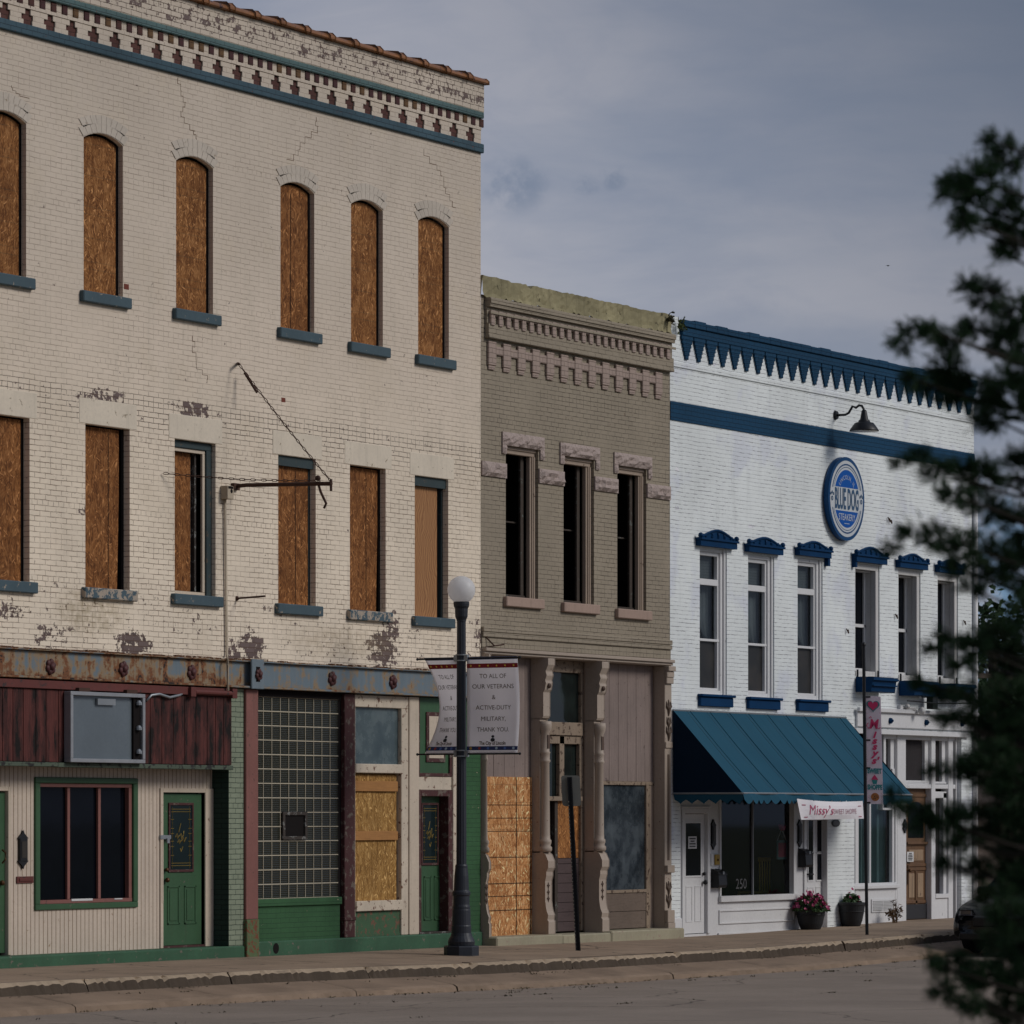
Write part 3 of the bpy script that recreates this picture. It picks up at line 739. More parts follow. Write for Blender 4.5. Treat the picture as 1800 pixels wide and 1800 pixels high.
# siding
dl, dr = X(287, SY), X(357.5, SY); dtz = Zp(322, 1395, SY); dbz = ZF+.03
wl, wr, wz0, wz1 = R(59.6, 240, 1367, 1597.5, SY)
ld0 = X(13, SY)-.92; ld1 = X(12.5, SY)
b = MB(); b.wall(AL, X(373, SY)+.02, ZF, 2.52, SY, [(wl+.02, wr-.02, wz0+.02, wz1-.02, 0, .12), (dl-.03, dr+.02, ZF, dtz+.02, 0, .1), (ld0, ld1, ZF, dtz+.02, 0, .1)])
sid = build('siding', b, M_siding, A)
g = MB(); x = X(372, SY)-.03
while x > AL:
    zt = 2.5; segs = [(ZF+.002, zt)]
    if wl < x < wr: segs = [(ZF+.002, wz0), (wz1, zt)]
    if dl-.05 < x < dr+.05: segs = [(dtz+.05, zt)]
    if ld0-.02 < x < ld1+.02: segs = [(dtz+.05, zt)]
    for a_, c_ in segs: g.box(x-.005, x+.005, SY-.0025, SY+.01, a_, c_)
    x -= .092
build('groove', g, M_groove, sid)
# shop window
w = MB()
t_ = .075
w.box(wl, wr, SY-.03, SY+.05, wz1-t_, wz1); w.box(wl, wr, SY-.03, SY+.05, wz0, wz0+t_); w.box(wl, wl+t_*1.4, SY-.03, SY+.05, wz0+t_, wz1-t_); w.box(wr-t_*1.4, wr, SY-.03, SY+.05, wz0+t_, wz1-t_)
sw = build('shop_window', w, M_green, A, bevel=.008)
p = MB(); p.box(wl+.05, wr-.05, SY+.07, SY+.09, wz0+.03, wz1-.03); build('pane', p, M_pane, sw)
p = MB(); il, ir = wl+t_*1.4+.001, wr-t_*1.4-.001; i0, i1 = wz0+t_+.001, wz1-t_-.001
p.box(il, ir, SY+.0, SY+.068, i1-.05, i1); p.box(il, ir, SY-.005, SY+.068, i0, i0+.05)
p.box(il, il+.03, SY+.0, SY+.068, i0+.05, i1-.05); p.box(ir-.07, ir, SY+.0, SY+.068, i0+.05, i1-.05)
for px in (121, 175): xx = X(px, SY+.03); p.box(xx-.03, xx+.03, SY+.03, SY+.068, i0+.05, i1-.05)
build('mullion', p, M_pinkcol, sw, bevel=.004)
p = MB(); xx = X(142, SY); p.box(xx-.22, xx+.25, SY-.012, SY-.006, i0+.03, i0+.058); p.box(X(200,SY), X(214,SY), SY-.012, SY-.006, i0+.035, i0+.05)
build('peeled_paint', p, M_paper, sw)

def leaf_door(x0, x1, z0, z1, y, parent, mat, glass, gz_, panels, trim_mat, leaded=True):
    d = MB(); d.box(x0, x1, y, y+.045, z0, z1)
    if panels:
        w_ = x1-x0
        for a_, c_ in ((.14, .44), (.56, .86)):
            xa, xb = x0+w_*a_, x0+w_*c_; za, zb = panels
            for q in ((xa, xb, za, za+.025), (xa, xb, zb-.025, zb), (xa, xa+.03, za, zb), (xb-.03, xb, za, zb)): d.box(q[0], q[1], y-.010, y, q[2], q[3])
            d.box(xa+.055, xb-.055, y-.008, y, za+.05, zb-.05)
    do = build('door', d, mat, parent, bevel=.006)
    xa, xb = x0+(x1-x0)*glass[0], x0+(x1-x0)*glass[1]; za, zb = gz_
    fr = MB(); t = .035
    fr.box(xa, xb, y-.02, y-.001, za, za+t); fr.box(xa, xb, y-.02, y-.001, zb-t, zb); fr.box(xa, xa+t, y-.02, y-.001, za+t, zb-t); fr.box(xb-t, xb, y-.02, y-.001, za+t, zb-t)
    build('glass_frame', fr, trim_mat, do, bevel=.004)
    gl = MB(); gl.box(xa+t, xb-t, y-.008, y-.001, za+t, zb-t); build('pane', gl, M_doorglass, do)
    if leaded:
        c = MB(); u = lambda a, b_: (lerp(xa+t, xb-t, a), y-.011, lerp(za+t, zb-t, b_))
        for q in (.06, .10, .90, .94): c.tube([u(.06, q), u(.94, q)], .0045, 4)
        for q in (.22, .36, .44, .56, .64, .78):
            c.tube([u(.03, q), u(.17, q)], .0045, 4); c.tube([u(.83, q), u(.97, q)], .0045, 4)
        for q in (.11, .89): c.tube([u(q, .02), u(q, .98)], .0025, 4)
        for pts in ([(.38,.58),(.48,.72)], [(.25,.50),(.33,.56),(.33,.48),(.42,.53)], [(.42,.52),(.5,.56),(.5,.48),(.6,.53),(.62,.6)], [(.35,.42),(.42,.47),(.42,.4),(.5,.45)], [(.52,.44),(.6,.5),(.62,.42),(.74,.5)], [(.58,.36),(.5,.28)], [(.5,.28),(.46,.33)]):
            c.tube([u(*q) for q in pts], .008, 4)
        build('leading', c, M_gold, do)
    return do
do = leaf_door(dl, dr, dbz, dtz, SY+.03, A, M_green, (.16, .78), (Zp(320,1533,SY), Zp(320,1411,SY)), (Zp(320,1625,SY), Zp(320,1557,SY)), M_darkred)
h = MB(); v = PT(291,1529,SY); h.ball((v.x+.03, SY+.0, v.z), .028, 10, 8); v = PT(291,1547,SY); h.ball((v.x+.03, SY-.01, v.z), .034, 10, 8); build('handle', h, M_brass, do, smooth=True)
h = MB(); v = PT(289,1472,SY); h.box(v.x-.13, v.x+.12, SY-.03, SY+.02, v.z-.025, v.z+.03); h.box(v.x-.0, v.x+.06, SY-.05, SY-.03, v.z-.08, v.z-.01); build('hasp', h, M_steelgrey, do, bevel=.004)
f = MB(); f.box(dl-.09, dl-.025, SY-.02, SY+.05, ZF+.002, dtz+.07); f.box(dr+.02, X(376, SY)-.0, SY-.022, SY+.05, ZF+.002, dtz+.07); f.box(dl-.025, dr+.02, SY-.02, SY+.05, dtz+.015, dtz+.07)
f.box(dl-.06, dl-.028, SY-.024, SY-.021, Zp(284,1587,SY), Zp(284,1475,SY)); build('frame', f, M_creamsmooth, do, bevel=.006)
f = MB(); f.box(dl-.02, dr+.02, SY-.02, SY+.08, ZF+.001, ZF+.028); build('threshold', f, M_darkred, do)
d2 = MB(); d2.box(ld0+.02, ld1-.0, SY+.03, SY+.075, dbz, dtz); d2o = build('door', d2, M_green, A, bevel=.006)
f = MB(); f.box(ld1+.002, ld1+.06, SY-.02, SY+.05, ZF+.002, dtz+.07); f.box(ld0-.06, ld0, SY-.02, SY+.05, ZF+.002, dtz+.07); f.box(ld0, ld1, SY-.02, SY+.05, dtz+.015, dtz+.07); build('frame', f, M_creamsmooth, d2o, bevel=.006)
f = MB(); v = PT(4,1552,SY); f.ball((v.x, SY-.0, v.z), .035, 10, 8); f.tube([(v.x, SY, v.z+.25), (v.x, SY-.05, v.z+.3), (v.x, SY-.05, v.z+.38), (v.x, SY, v.z+.42)], .012, 6); build('handle', f, M_brass, d2o)
f = MB(); a_, c_, z0, z1 = R(28, 57, 1540.6, 1552.5, SY); f.box(a_, c_, SY-.02, SY, z0, z1); f.box(a_+.04, c_-.04, SY-.03, SY-.02, z0+.025, z1-.02); build('mail_slot', f, M_redtrim, A, bevel=.004)
# piers and columns
b = MB(); b.box(xp+.004, xp2-.001, 0, SY+.15, ZF-.02, ZL0-.012); pr_ = build('pier', b, M_sagebrick, A)
b = MB(); b.box(xp, xp+.0035, .002, SY+.15, ZF-.02, ZL0-.013); build('pier_side', b, M_sageshade, pr_, label='dark green side of the brick pier with its shade painted in')
b = MB(); b.box(xp2, X(452)-.03, -.04, .25, Zp(440,1616)+.0, ZL0-.012); build('column', b, M_pinkcol, A, bevel=.008)
b = MB(); b.box(xp2-.01, X(451)-.02, -.06, .25, gz(6)-.05, Zp(440,1616)-.001); build('column_base', b, M_rustgreen, A, bevel=.008)
b = MB(); b.box(AL, xp2-.012, -.03, SY+.1, -.14, ZF); b.box(X(451)-.018, XA-.0, -.04, .3, -.16, Zp(480,1654)); build('plinth', b, M_gcurb, A, bevel=.02)
ZP2 = Zp(480,1654)
b = MB(); v = PT(485,1667,-.04); b.disc((v.x, v.z), .075, .075, -.043, 14); build('drain_hole', b, M_gap, A)
# glass block window
gx0, gx1 = X(453.5), X(600); gz0, gz1 = Zp(525,1578.5), ZL0-.10
b = MB(); b.box(gx0, gx1, .06, .12, gz0, gz1); gw = build('glass_block_window', b, M_gblock, A)
m_ = MB(); ncol, nrow = 10, 14
ox0, ox1, oz0, oz1 = R(500, 543, 1427, 1476)
rz = random.Random(4)
def seg(a_, c_, z, th): m_.box(a_, c_, .052, .0598, z-th, z+th)
for j in range(nrow+1):
    z = lerp(gz0, gz1, j/nrow)
    if oz0 < z < oz1: seg(gx0, ox0, z, .0055); seg(ox1, gx1, z, .0055)
    else: seg(gx0, gx1, z, .0062)
for i in range(1, ncol):
    x = lerp(gx0, gx1, i/ncol)
    for j in range(nrow):
        z0, z1 = lerp(gz0, gz1, j/nrow), lerp(gz0, gz1, (j+1)/nrow)
        if ox0-.02 < x < ox1+.02 and oz0 < (z0+z1)/2 < oz1: continue
        m_.box(x-.0045, x+.0045, .0515, .0597, z0+.009, z1-.009)
build('mortar', m_, M_mortarline, gw)
o_ = MB(); o_.box(ox0+.06, ox1-.06, .045, .0515, oz0+.05, oz1-.05); build('vent_hole', o_, M_gap, gw)
o_ = MB(); t = .06
o_.box(ox0, ox1, .02, .05, oz0, oz0+t*.8); o_.box(ox0, ox1, .02, .05, oz1-t*.8, oz1); o_.box(ox0, ox0+t, .02, .05, oz0+t*.8, oz1-t*.8); o_.box(ox1-t, ox1, .02, .05, oz0+t*.8, oz1-t*.8)
build('vent_frame', o_, M_weath, gw, bevel=.004)
b = MB(); b.box(gx0, gx1+.05, .03, .13, gz1+.001, ZL0-.011); b.box(gx1+.001, gx1+.10, .06, .14, ZP2, gz1); build('dark_jamb', b, M_gap, A)
b = MB(); b.box(gx0-.02, gx1+.01, -.01, .14, Zp(525,1592), gz0-.001); build('header_course', b, M_greenbrick, A, bevel=.008)
b = MB(); b.box(gx0-.02, gx1-.01, .02, .2, ZP2-.02, Zp(525,1592)-.001); build('brick_bulkhead', b, M_greenbrick, A)
b = MB(); b.box(X(605.5), X(624), -.005, .2, ZP2, ZL0-.012); b.box(X(604), X(625)-.01, -.02, .2, Zp(614,1612)-.05, Zp(614,1612)); build('post', b, M_darkred, A, bevel=.006)
# tall boarded window
ux0, ux1 = X(624)+.01, X(720); Y2 = .05
fr = MB(); zt = ZL0-.10
l0, l1 = X(626.5), X(708)
fr.box(ux0, ux1, Y2-.03, Y2+.1, zt-.09, zt+.085); fr.box(l1+.0, ux1, Y2-.03, Y2+.1, ZP2, zt-.09); fr.box(ux0, l0+.01, Y2-.03, Y2+.1, ZP2, zt-.09)
fr.box(l0+.01, l1, Y2-.04, Y2+.1, Zp(667,1359), Zp(667,1343)); fr.box(l0+.01, l1, Y2-.05, Y2+.1, Zp(667,1601), Zp(667,1583))
tw = build('boarded_shopfront', fr, M_creamtrim, A, bevel=.008)
p = MB(); p.box(l0, l1+.01, Y2+.03, Y2+.05, Zp(667,1345), zt-.08); build('transom_pane', p, M_panegrey, tw)
p = MB(); p.box(l0, l1-.03, Y2+.04, Y2+.06, Zp(667,1585), Zp(667,1362)); p.box(l0, l1, Y2+.08, Y2+.09, Zp(667,1590), Zp(667,1356)); build('board', p, M_osbyel, tw)
p = MB()
for a_, c_ in ((1373, 1391), (1461, 1477)): p.box(l0+.012, l1-.05, Y2+.0, Y2+.039, Zp(666, c_), Zp(666, a_))
build('batten', p, M_lumber, tw, bevel=.004)
p = MB(); p.box(l0+.01, l1, Y2+.0, Y2+.05, ZP2, Zp(667,1602)); p.box(l0+.01, l1, Y2-.01, Y2+.05, ZP2+.001, ZP2+.04); build('kick_panel', p, M_greenworn, tw)
b = MB(); b.box(ux1+.001, X(737), .0, .2, ZP2, ZL0-.012); build('pilaster', b, M_creamsmooth, A, bevel=.008)
# right doorway
qx0, qx1 = X(737)+.002, X(796)
b = MB(); b.box(qx0, qx1, .04, .2, Zp(766,1365), ZL0-.012); pn = build('overdoor_panel', b, M_green, A)
p = MB(); a0, a1, az0, az1 = R(748, 781, 1252, 1340, .04); p.box(a0, a1, .02, .039, az0, az1); build('panel_frame', p, M_darkred, pn, bevel=.005)
p = MB(); p.box(a0+.06, a1-.06, .012, .0195, az0+.06, az1-.06); build('panel_field', p, M_creamsmooth, pn)
p = MB(); p.box(qx0, qx1, .01, .039, Zp(766,1365), Zp(766,1365)+.05); p.box(qx0, qx0+.04, .012, .039, Zp(766,1365)+.05, ZL0-.02); p.box(qx1-.06, qx1, .012, .039, Zp(766,1365)+.05, ZL0-.02); build('panel_trim', p, M_darkred, pn, bevel=.004)
b = MB(); b.box(qx0, qx1+.06, .02, .2, Zp(766,1389), Zp(766,1365)-.001); build('door_head', b, M_creamtrim, A, bevel=.008)
x0, x1, z0, z1 = X(738), X(797), ZP2, Zp(766,1389)
yd = .16
do = leaf_door(X(738.5, yd), X(781.5, yd), ZP2+.03, Zp(760,1396,yd), yd, A, M_green, (.03, .72), (Zp(755,1521,yd), Zp(755,1411,yd)), (Zp(755,1618,yd), Zp(755,1540,yd)), M_darkred)
f = MB(); f.box(x1-.14, x1-.02, .0, .26, z0, z1-.001); f.box(x0-.02, x0+.05, .0, .26, z0, z1-.001); f.box(x0+.05, x1-.14, .0, .26, z1-.09, z1-.001); build('frame', f, M_darkred, do, bevel=.006)
f = MB(); f.box(x0-.02, x1-.02, -.01, .26, ZP2+.001, ZP2+.028); build('threshold', f, M_weath, do)
b = MB(); b.box(x1-.018, X(802), -.01, .2, ZP2, ZL0-.012); build('door_jamb', b, M_creamtrim, A, bevel=.006)
b = MB(); b.box(X(802)+.002, XA-.012, -.005, .25, ZP2-.0, ZL0-.012); build('brick_pier', b, M_greenbrick, A)
b = MB(); b.box(xp2, XA-.02, .31, .4, -.1, ZL0); b.box(AL, xp2, .5, .55, -.1, ZL0); build('back_wall', b, M_gap, A)
# conduit
b = MB(); v = PT(398,866,-.05); b.box(v.x-.075, v.x+.075, -.12, -.001, v.z-.09, v.z+.09); cd = build('junction_box', b, M_conduit, A, bevel=.006)
b = MB(); b.tube([(v.x, -.03, v.z-.09), (X(399,-.03), -.03, ZL1+.08), (X(400,-.12), -.12, ZL1-.03), (X(401,-.12), -.12, ZL0-.05)], .018, 8); build('conduit', b, M_conduit, cd, smooth=True)
b = MB(); b.disc((v.x+.02, v.z+.02), .03, .03, -.1215, 10); b.box(v.x-.06, v.x+.06, -.1225, -.1205, v.z+.05, v.z+.085); build('lens', b, M_gap, cd)
# ================================================================== taupe building
B = thing('brick_building', 'narrow taupe brick building with three empty upper windows and ornate tan shopfront', 'building', ((XA+XB)/2, 0, -.1))
ZT = 9.60; ZB = 4.34
x0B, x1B = XA+.004, XB-.004
wB = [(889, 946, 787, 1051), (990.5, 1044, 805, 1061), (1085, 1136, 821.5, 1072)]
hB = []
for w in wB:
    a, c, z0, z1 = R(*w); hB.append((a, c, z0, z1, 0, .22))
b = MB(); b.wall(x0B, x1B, ZB, ZT, 0, hB)
b.f([(x0B,.5,9.0),(x1B,.5,9.0),(x1B,14,9.0),(x0B,14,9.0)]); b.f([(x0B,14,-.1),(x1B,14,-.1),(x1B,14,9.6),(x0B,14,9.6)])
build('wall', b, M_B, B)
b = MB(); n = 70; nr = 5; r = random.Random(1)
P_ = {}
for i in range(n+1):
    top = 9.885 + .012*math.sin(i*.4)*r.random() + r.uniform(-.012, .008) - (.05 if i in (16, 17) else 0); bot = ZT - .01 + r.uniform(-.05, .02)
    for j in range(nr+1): P_[i, j] = (lerp(x0B, x1B, i/n), -.03 + r.uniform(-.012, .012) - (.015 if j == 0 else 0), lerp(bot, top, j/nr))
    P_[i, nr+1] = (lerp(x0B, x1B, i/n), .28, lerp(bot, top, 1)+.01); P_[i, -1] = (lerp(x0B, x1B, i/n), .0, bot+.01)
for i in range(n):
    for j in range(-1, nr+1): b.f([P_[i, j], P_[i+1, j], P_[i+1, j+1], P_[i, j+1]])
b.f([(x0B, 0, ZT), (x0B, .28, ZT), (x0B, .28, 9.89), (x0B, -.03, 9.89)]); b.f([(x1B, 0, ZT), (x1B, .28, ZT), (x1B, .28, 9.89), (x1B, -.03, 9.89)])
build('cap', b, M_cap, B, merge=True)
# corbel tiers
xc = X(862, -.1)
b = MB()
zt1 = ZT-.03; z2 = Zp(863, 548, -.1)-.0
b.box(xc, x1B, -.10, -.001, Zp(900,546,-.1), zt1)
b.box(xc-.01, x1B, -.12, -.1005, zt1-.09, zt1-.01); b.box(xc-.008, x1B, -.115, -.1005, zt1-.25, zt1-.21)
zd0 = Zp(863.5, 571, -.1); zd1 = Zp(863.5, 548, -.1)
b.box(xc, x1B, -.075, -.001, Zp(863, 594, -.07), zd0+.03)
b.box(xc, x1B, -.085, -.0755, Zp(863, 594, -.07), Zp(863, 594, -.07)+.05)
b.box(xc, x1B, -.045, -.001, zd0+.031, Zp(900,546,-.1)-.001)
build('corbel_tier', b, M_B, B, bevel=.008)
xs = [lerp(X(864.5,-.1), X(1171,-.1)+.05, i/24) for i in range(25)]
b = MB(); b.box(xs[0], xs[0]+.115, -.095, -.046, zd0, zd1+.03); d0 = build('dentil', b, M_Bpink, B, bevel=.008)
for x in xs[1:]: copypart(d0, (x-xs[0], 0, 0), B)
b = MB(); b.box(xs[0]+.116, xs[1]-.001, -.085, -.046, zd1-.05, zd1+.028); l0 = build('dentil_link', b, M_Bpink, B, bevel=.006)
for x in xs[1:-1]: copypart(l0, (x-xs[0], 0, 0), B)
zp1 = Zp(863, 599, -.06); zp0 = Zp(863, 641, -.06); zpf = Zp(863, 649, -.06)
xs = [lerp(X(820+205/4.5-7,-.06)+.05, X(820+1535/4.5-6,-.06), i/12) for i in range(13)]
x = xs[0]; b = MB(); b.box(x, x+.23, -.042, -.001, zp0, zp1); b.box(x+.02, x+.21, -.028, -.001, zpf, zp0-.001); p0 = build('pendant', b, M_Bpink, B, bevel=.008)
for x in xs[1:]: copypart(p0, (x-xs[0], 0, 0), B)
b = MB(); b.box(xs[0]+.231, xs[1]-.001, -.036, -.001, zp1-.19, zp1-.065); l0 = build('pendant_link', b, M_Bpink, B, bevel=.006)
for x in xs[1:-1]: copypart(l0, (x-xs[0], 0, 0), B)
# windows
for (a, c, z0, z1, _, dp) in hB:
    f = MB(); yb = .045
    f.box(a+.001, c-.001, yb+.012, .14, z1-.11, z1-.001); f.box(c-.055, c-.004, yb, .14, z0, z1-.11); f.box(c-.085, c-.0555, yb+.012, .14, z0, z1-.11); f.box(c-.125, c-.0855, yb+.03, .14, z0, z1-.11); f.box(a+.002, a+.06, yb+.05, .14, z0, z1-.11)
    f.box(a+.001, c-.001, yb-.01, yb+.0115, z1-.05, z1-.001)
    wn = build('window', f, M_tan, B, bevel=.006)
    f = MB(); f.box(c-.26, c-.17, .16, .20, z0, z1-.1); f.box(a, c-.2, .25, .28, (z0+z1)/2+.01, (z0+z1)/2+.035); f.box(a, c-.1, .15, .2, z0, z0+.05)
    build('sash', f, M_sash, wn, bevel=.004)
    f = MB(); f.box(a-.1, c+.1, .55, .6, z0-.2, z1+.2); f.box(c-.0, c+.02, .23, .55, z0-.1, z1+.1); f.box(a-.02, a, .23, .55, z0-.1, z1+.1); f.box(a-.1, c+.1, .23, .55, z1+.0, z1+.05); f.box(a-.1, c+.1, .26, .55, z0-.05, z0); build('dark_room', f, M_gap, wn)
    s = MB(); s.box(a-.08, c+.09, -.07, .12, z0-.15, z0-.001); build('sill', s, M_Bsill, wn, bevel=.012)
    # rock faced lintel
    l = MB(); r = random.Random(int(a*10)); nx, nz = 14, 4
    def rock(mb, xa, xb, za, zb, amp, nx, nz):
        g = [[(lerp(xa, xb, i/nx), -.025 if (i in (0, nx) or j in (0, nz)) else -.03-r.random()*amp, lerp(za, zb, j/nz)) for i in range(nx+1)] for j in range(nz+1)]
        for j in range(nz):
            for i in range(nx):
                mb.f([g[j][i], g[j][i+1], g[j+1][i+1]]); mb.f([g[j][i], g[j+1][i+1], g[j+1][i]])
        mb.box(xa, xb, -.0245, .02, za, zb)
    rock(l, a-.13, c+.16, z1+.001, z1+.20, .045, 14, 4)
    rock(l, a-.13, a-.005, z1-.13, z1-.001, .03, 3, 3); rock(l, c+.035, c+.16, z1-.145, z1-.001, .03, 3, 3)
    build('lintel', l, M_Bstone, wn)
zbelt = (hB[1][3]-.47, hB[1][3]-.25)
for xa, xb in ((x0B+.004, hB[0][0]-.004), (hB[0][1]+.004, hB[1][0]-.004), (hB[1][1]+.004, hB[2][0]-.004), (hB[2][1]+.004, x1B-.004)):
    l = MB(); r = random.Random(int(xa*10)); rock(l, xa, xb, zbelt[0], zbelt[1], .06, 10, 4); build('belt_block', l, M_Bstone, B)
b = MB(); zz = Zp(845, 1100); b.box(x0B, x1B, -.022, -.001, ZB+.002, zz-.085); b.box(x0B, x1B, -.05, -.0225, zz-.16, zz-.09); b.box(x0B, x1B, -.055, -.001, zz-.084, zz-.01); build('string_course', b, M_B, B, bevel=.008)
# shopfront cornice
b = MB(); b.box(x0B+.002, x1B, -.03, .25, 4.235, 4.335); b.box(x0B, x1B, -.10, -.031, 4.285, 4.337); b.box(x0B, x1B, -.065, -.031, 4.245, 4.284); build('shopfront_cornice', b, M_pinktan, B, bevel=.008)
IY = .18
# ornate columns
def column(x0, x1, rs=1.0):
    m = MB(); z0 = Zp((1060), 1640)+.02; zt = 4.234
    zr = lambda py: Zp(1050, py, -.05)
    prof = [(IY-.02, z0), (-.20, z0), (-.20, z0+.20), (-.17, z0+.22), (-.19, z0+.30), (-.15, z0+.36), (-.13, z0+.42), (-.11, z0+.52), (-.11, z0+.82), (-.14, z0+.90), (-.14, z0+.96), (-.19, z0+1.02), (-.19, z0+1.12), (-.12, z0+1.22), (-.04, z0+1.26),
            (-.03, z0+3.30), (-.06, z0+3.34), (-.06, z0+3.70), (-.10, z0+3.74), (-.13, z0+3.84), (-.11, z0+3.88), (-.15, z0+3.96), (-.12, z0+4.02), (-.19, zt-.10), (-.19, zt), (IY-.02, zt)]
    prof = [(p if p > 0 else p*.66, q) for p, q in prof]
    # split into a base, shaft and bracket so that each stays a simple outline
    m.prism([p for p in prof[:15]] + [(IY-.02, z0+1.26)], 'x', x0, x1)
    m.prism([(IY-.02, z0+1.261), (.02, z0+1.261), (.02, z0+3.29), (IY-.02, z0+3.29)], 'x', x0, x1)
    m.prism([(IY-.02, z0+3.30)] + prof[15:], 'x', x0, x1)
    cx = (x0+x1)/2
    sh = MB(); r = .082
    sh.lathe([(.10, z0+1.262), (.115, z0+1.29), (.115, z0+1.33), (.09, z0+1.36), (.105, z0+1.40), (.105, z0+1.44), (.086, z0+1.46), (.084, z0+1.52), (.082, z0+1.53), (.074, z0+2.62), (.09, z0+2.64), (.09, z0+2.66), (.08, z0+2.68), (.08, z0+2.76), (.09, z0+2.78), (.075, z0+2.80), (.075, z0+3.08), (.105, z0+3.14), (.11, z0+3.20), (.105, z0+3.26)], (cx, -.01, 0), 16)
    for v_ in sh.bm.verts: v_.co.x = cx+(v_.co.x-cx)*rs
    c = build('column', m, M_pinktan, B, bevel=.01)
    build('shaft', sh, M_pinktan, c, smooth=True)
    M_orn = paint('dark scroll ornament', (.10,.065,.05), rough=.7)
    for zz in (.45, .55, .65):
        o = MB()
        o.tube([(cx, -.073, z0+zz+.04), (cx, -.074, z0+zz+.10), (cx, -.073, z0+zz+.15)], [.006, .022, .006], 6)
        o.ball((cx-.03, -.072, z0+zz+.10), .013, 6, 4); o.ball((cx+.03, -.072, z0+zz+.10), .013, 6, 4)
        o.box(cx-.03, cx+.03, -.0735, -.072, z0+zz+.095, z0+zz+.105); build('ornament', o, M_orn, c)
    o = MB(); o.ball((cx, -.085, z0+3.80), .04, 10, 8); build('boss', o, M_orn, c)
    o = MB(); o.box(cx-.035, cx+.035, -.086, -.07, z0+2.84, z0+3.05); build('niche', o, M_orn, c)
    return c
for pl, pr in ((845.5, 853), (950, 962.5), (1045, 1058)):
    column(X(pl, -.0) if pl > 850 else x0B+.003, X(pr, -.0) if pl > 850 else x0B+.075, 1.0 if pl > 850 else .4)
# right pilaster with floral panels
m = MB(); xa, xb = X(1165), x1B-.01; z0 = Zp(1060, 1640)+.02
m.box(xa, xb, -.04, IY-.02, z0, 4.234); m.box(xa-.01, xb, -.11, -.041, z0, z0+.1); m.box(xa-.005, xb, -.10, -.041, z0+.101, z0+.3); m.box(xa-.01, xb, -.10, -.041, z0+.9, z0+1.02); m.box(xa-.005, xb, -.08, -.041, 3.95, 4.05); m.box(xa-.01, xb, -.09, -.041, 4.051, 4.15); m.box(xa-.01, xb, -.12, -.041, 4.151, 4.233); m.box(xa, xb, -.06, -.041, z0+2.9, z0+3.0)
pc = build('pilaster', m, M_pinktan, B, bevel=.008)
o = MB(); cx = (xa+xb)/2
for zz, s in ((z0+.45, 1), (z0+.65, 1), (z0+3.15, 1.1), (z0+3.55, 1.1), (z0+3.3, .8)):
    o.tube([(cx, -.045, zz-.12*s), (cx, -.05, zz), (cx, -.045, zz+.12*s)], [.012, .04*s, .006], 6)
    for sg in (-1, 1): o.tube([(cx, -.045, zz-.05), (cx+sg*.06*s, -.05, zz+.02), (cx+sg*.07*s, -.045, zz+.1)], [.01, .025, .005], 6)
o.box(cx-.035, cx+.035, -.045, -.0405, z0+1.1, z0+2.8)
build('ornament', o, paint('dark leaf ornament', (.12,.085,.065), rough=.7), pc)
# piers behind the columns
b = MB(); zs = Zp(1000, 1640)
for pl, pr in ((950, 962), (1045, 1057)): b.box(X(pl)+.012, X(pr)-.012, IY-.02, IY+.02, zs, 4.234)
b.box(x0B, x0B+.06, IY-.02, IY+.2, zs, 4.234); b.box(xa+.012, x1B, IY-.02, IY+.2, zs, 4.234)
build('pier', b, M_tan, B)
# left bay
zt = 4.233
lb0, lb1 = X(849, IY), X(950)+.01
zmid = Zp(890, 1368, IY)
def planks(x0, x1, z0, z1, y, w, name, mat, parent, horiz=False, seed=1):
    m = MB(); r = random.Random(seed)
    if horiz:
        z = z0
        while z < z1-.02: m.box(x0, x1, y-r.random()*.004, y+.03, z, min(z+w-.008, z1)); z += w
    else:
        x = x0
        while x < x1-.02: m.box(x, min(x+w-.008, x1), y-r.random()*.004, y+.03, z0, z1); x += w
    return build(name, m, mat, parent, bevel=.003)
bay = planks(lb0, lb1, zmid, zt, IY, .32, 'plank_infill', M_plank, B)
b = MB(); q0, q1 = X(848, IY)-.05, X(936, IY)+.05
b.box(q0, lb1-.005, IY-.035, IY-.006, zs+.0, zmid+.02); ob = build('board', b, M_osblight, B, label='pale strand board covering the left bay')
b = MB()
for px in (904, 929): xx = X(px, IY); b.box(xx-.009, xx+.009, IY-.0375, IY-.0345, zs, zmid+.02)
for py in (1415, 1438, 1461, 1507, 1553, 1575, 1600): z = Zp(890, py, IY); b.box(q0, lb1-.006, IY-.0372, IY-.0346, z-.005, z+.005)
build('seam', b, M_gap, ob)
# centre bay: deep doorway
cb0, cb1 = X(962)-.01, X(1045)+.01; DY = .20
x0, x1, z0, z1 = R(963, 1027, 1172, 1278, DY)
m = MB(); m.box(cb0, cb1, DY, DY+.08, z1-.09, zt); m.box(x1-.10, cb1, DY, DY+.08, Zp(1000,1637,DY), z1-.09); m.box(cb0, X(963,DY), DY, DY+.08, Zp(1000,1637,DY), z1-.09)
m.box(X(963,DY)+.0, x1-.10, DY-.03, DY+.07, Zp(1000,1293,DY), Zp(1000,1270,DY)); m.box(X(963,DY), x1-.10, DY-.03, DY+.07, Zp(1000,1408,DY), Zp(1000,1400,DY))
xm = X(985, DY); m.box(xm-.02, xm+.13, DY, DY+.07, Zp(1000,1400,DY), Zp(1000,1293,DY)); m.box(X(963,DY), x1-.10, DY, DY+.07, Zp(1000,1308,DY), Zp(1000,1294,DY)); xm2 = X(1019, DY); m.box(xm2, x1-.095, DY-.001, DY+.07, Zp(1000,1400,DY), Zp(1000,1308,DY))
dw = build('doorway', m, M_tanpeel, B, bevel=.006)
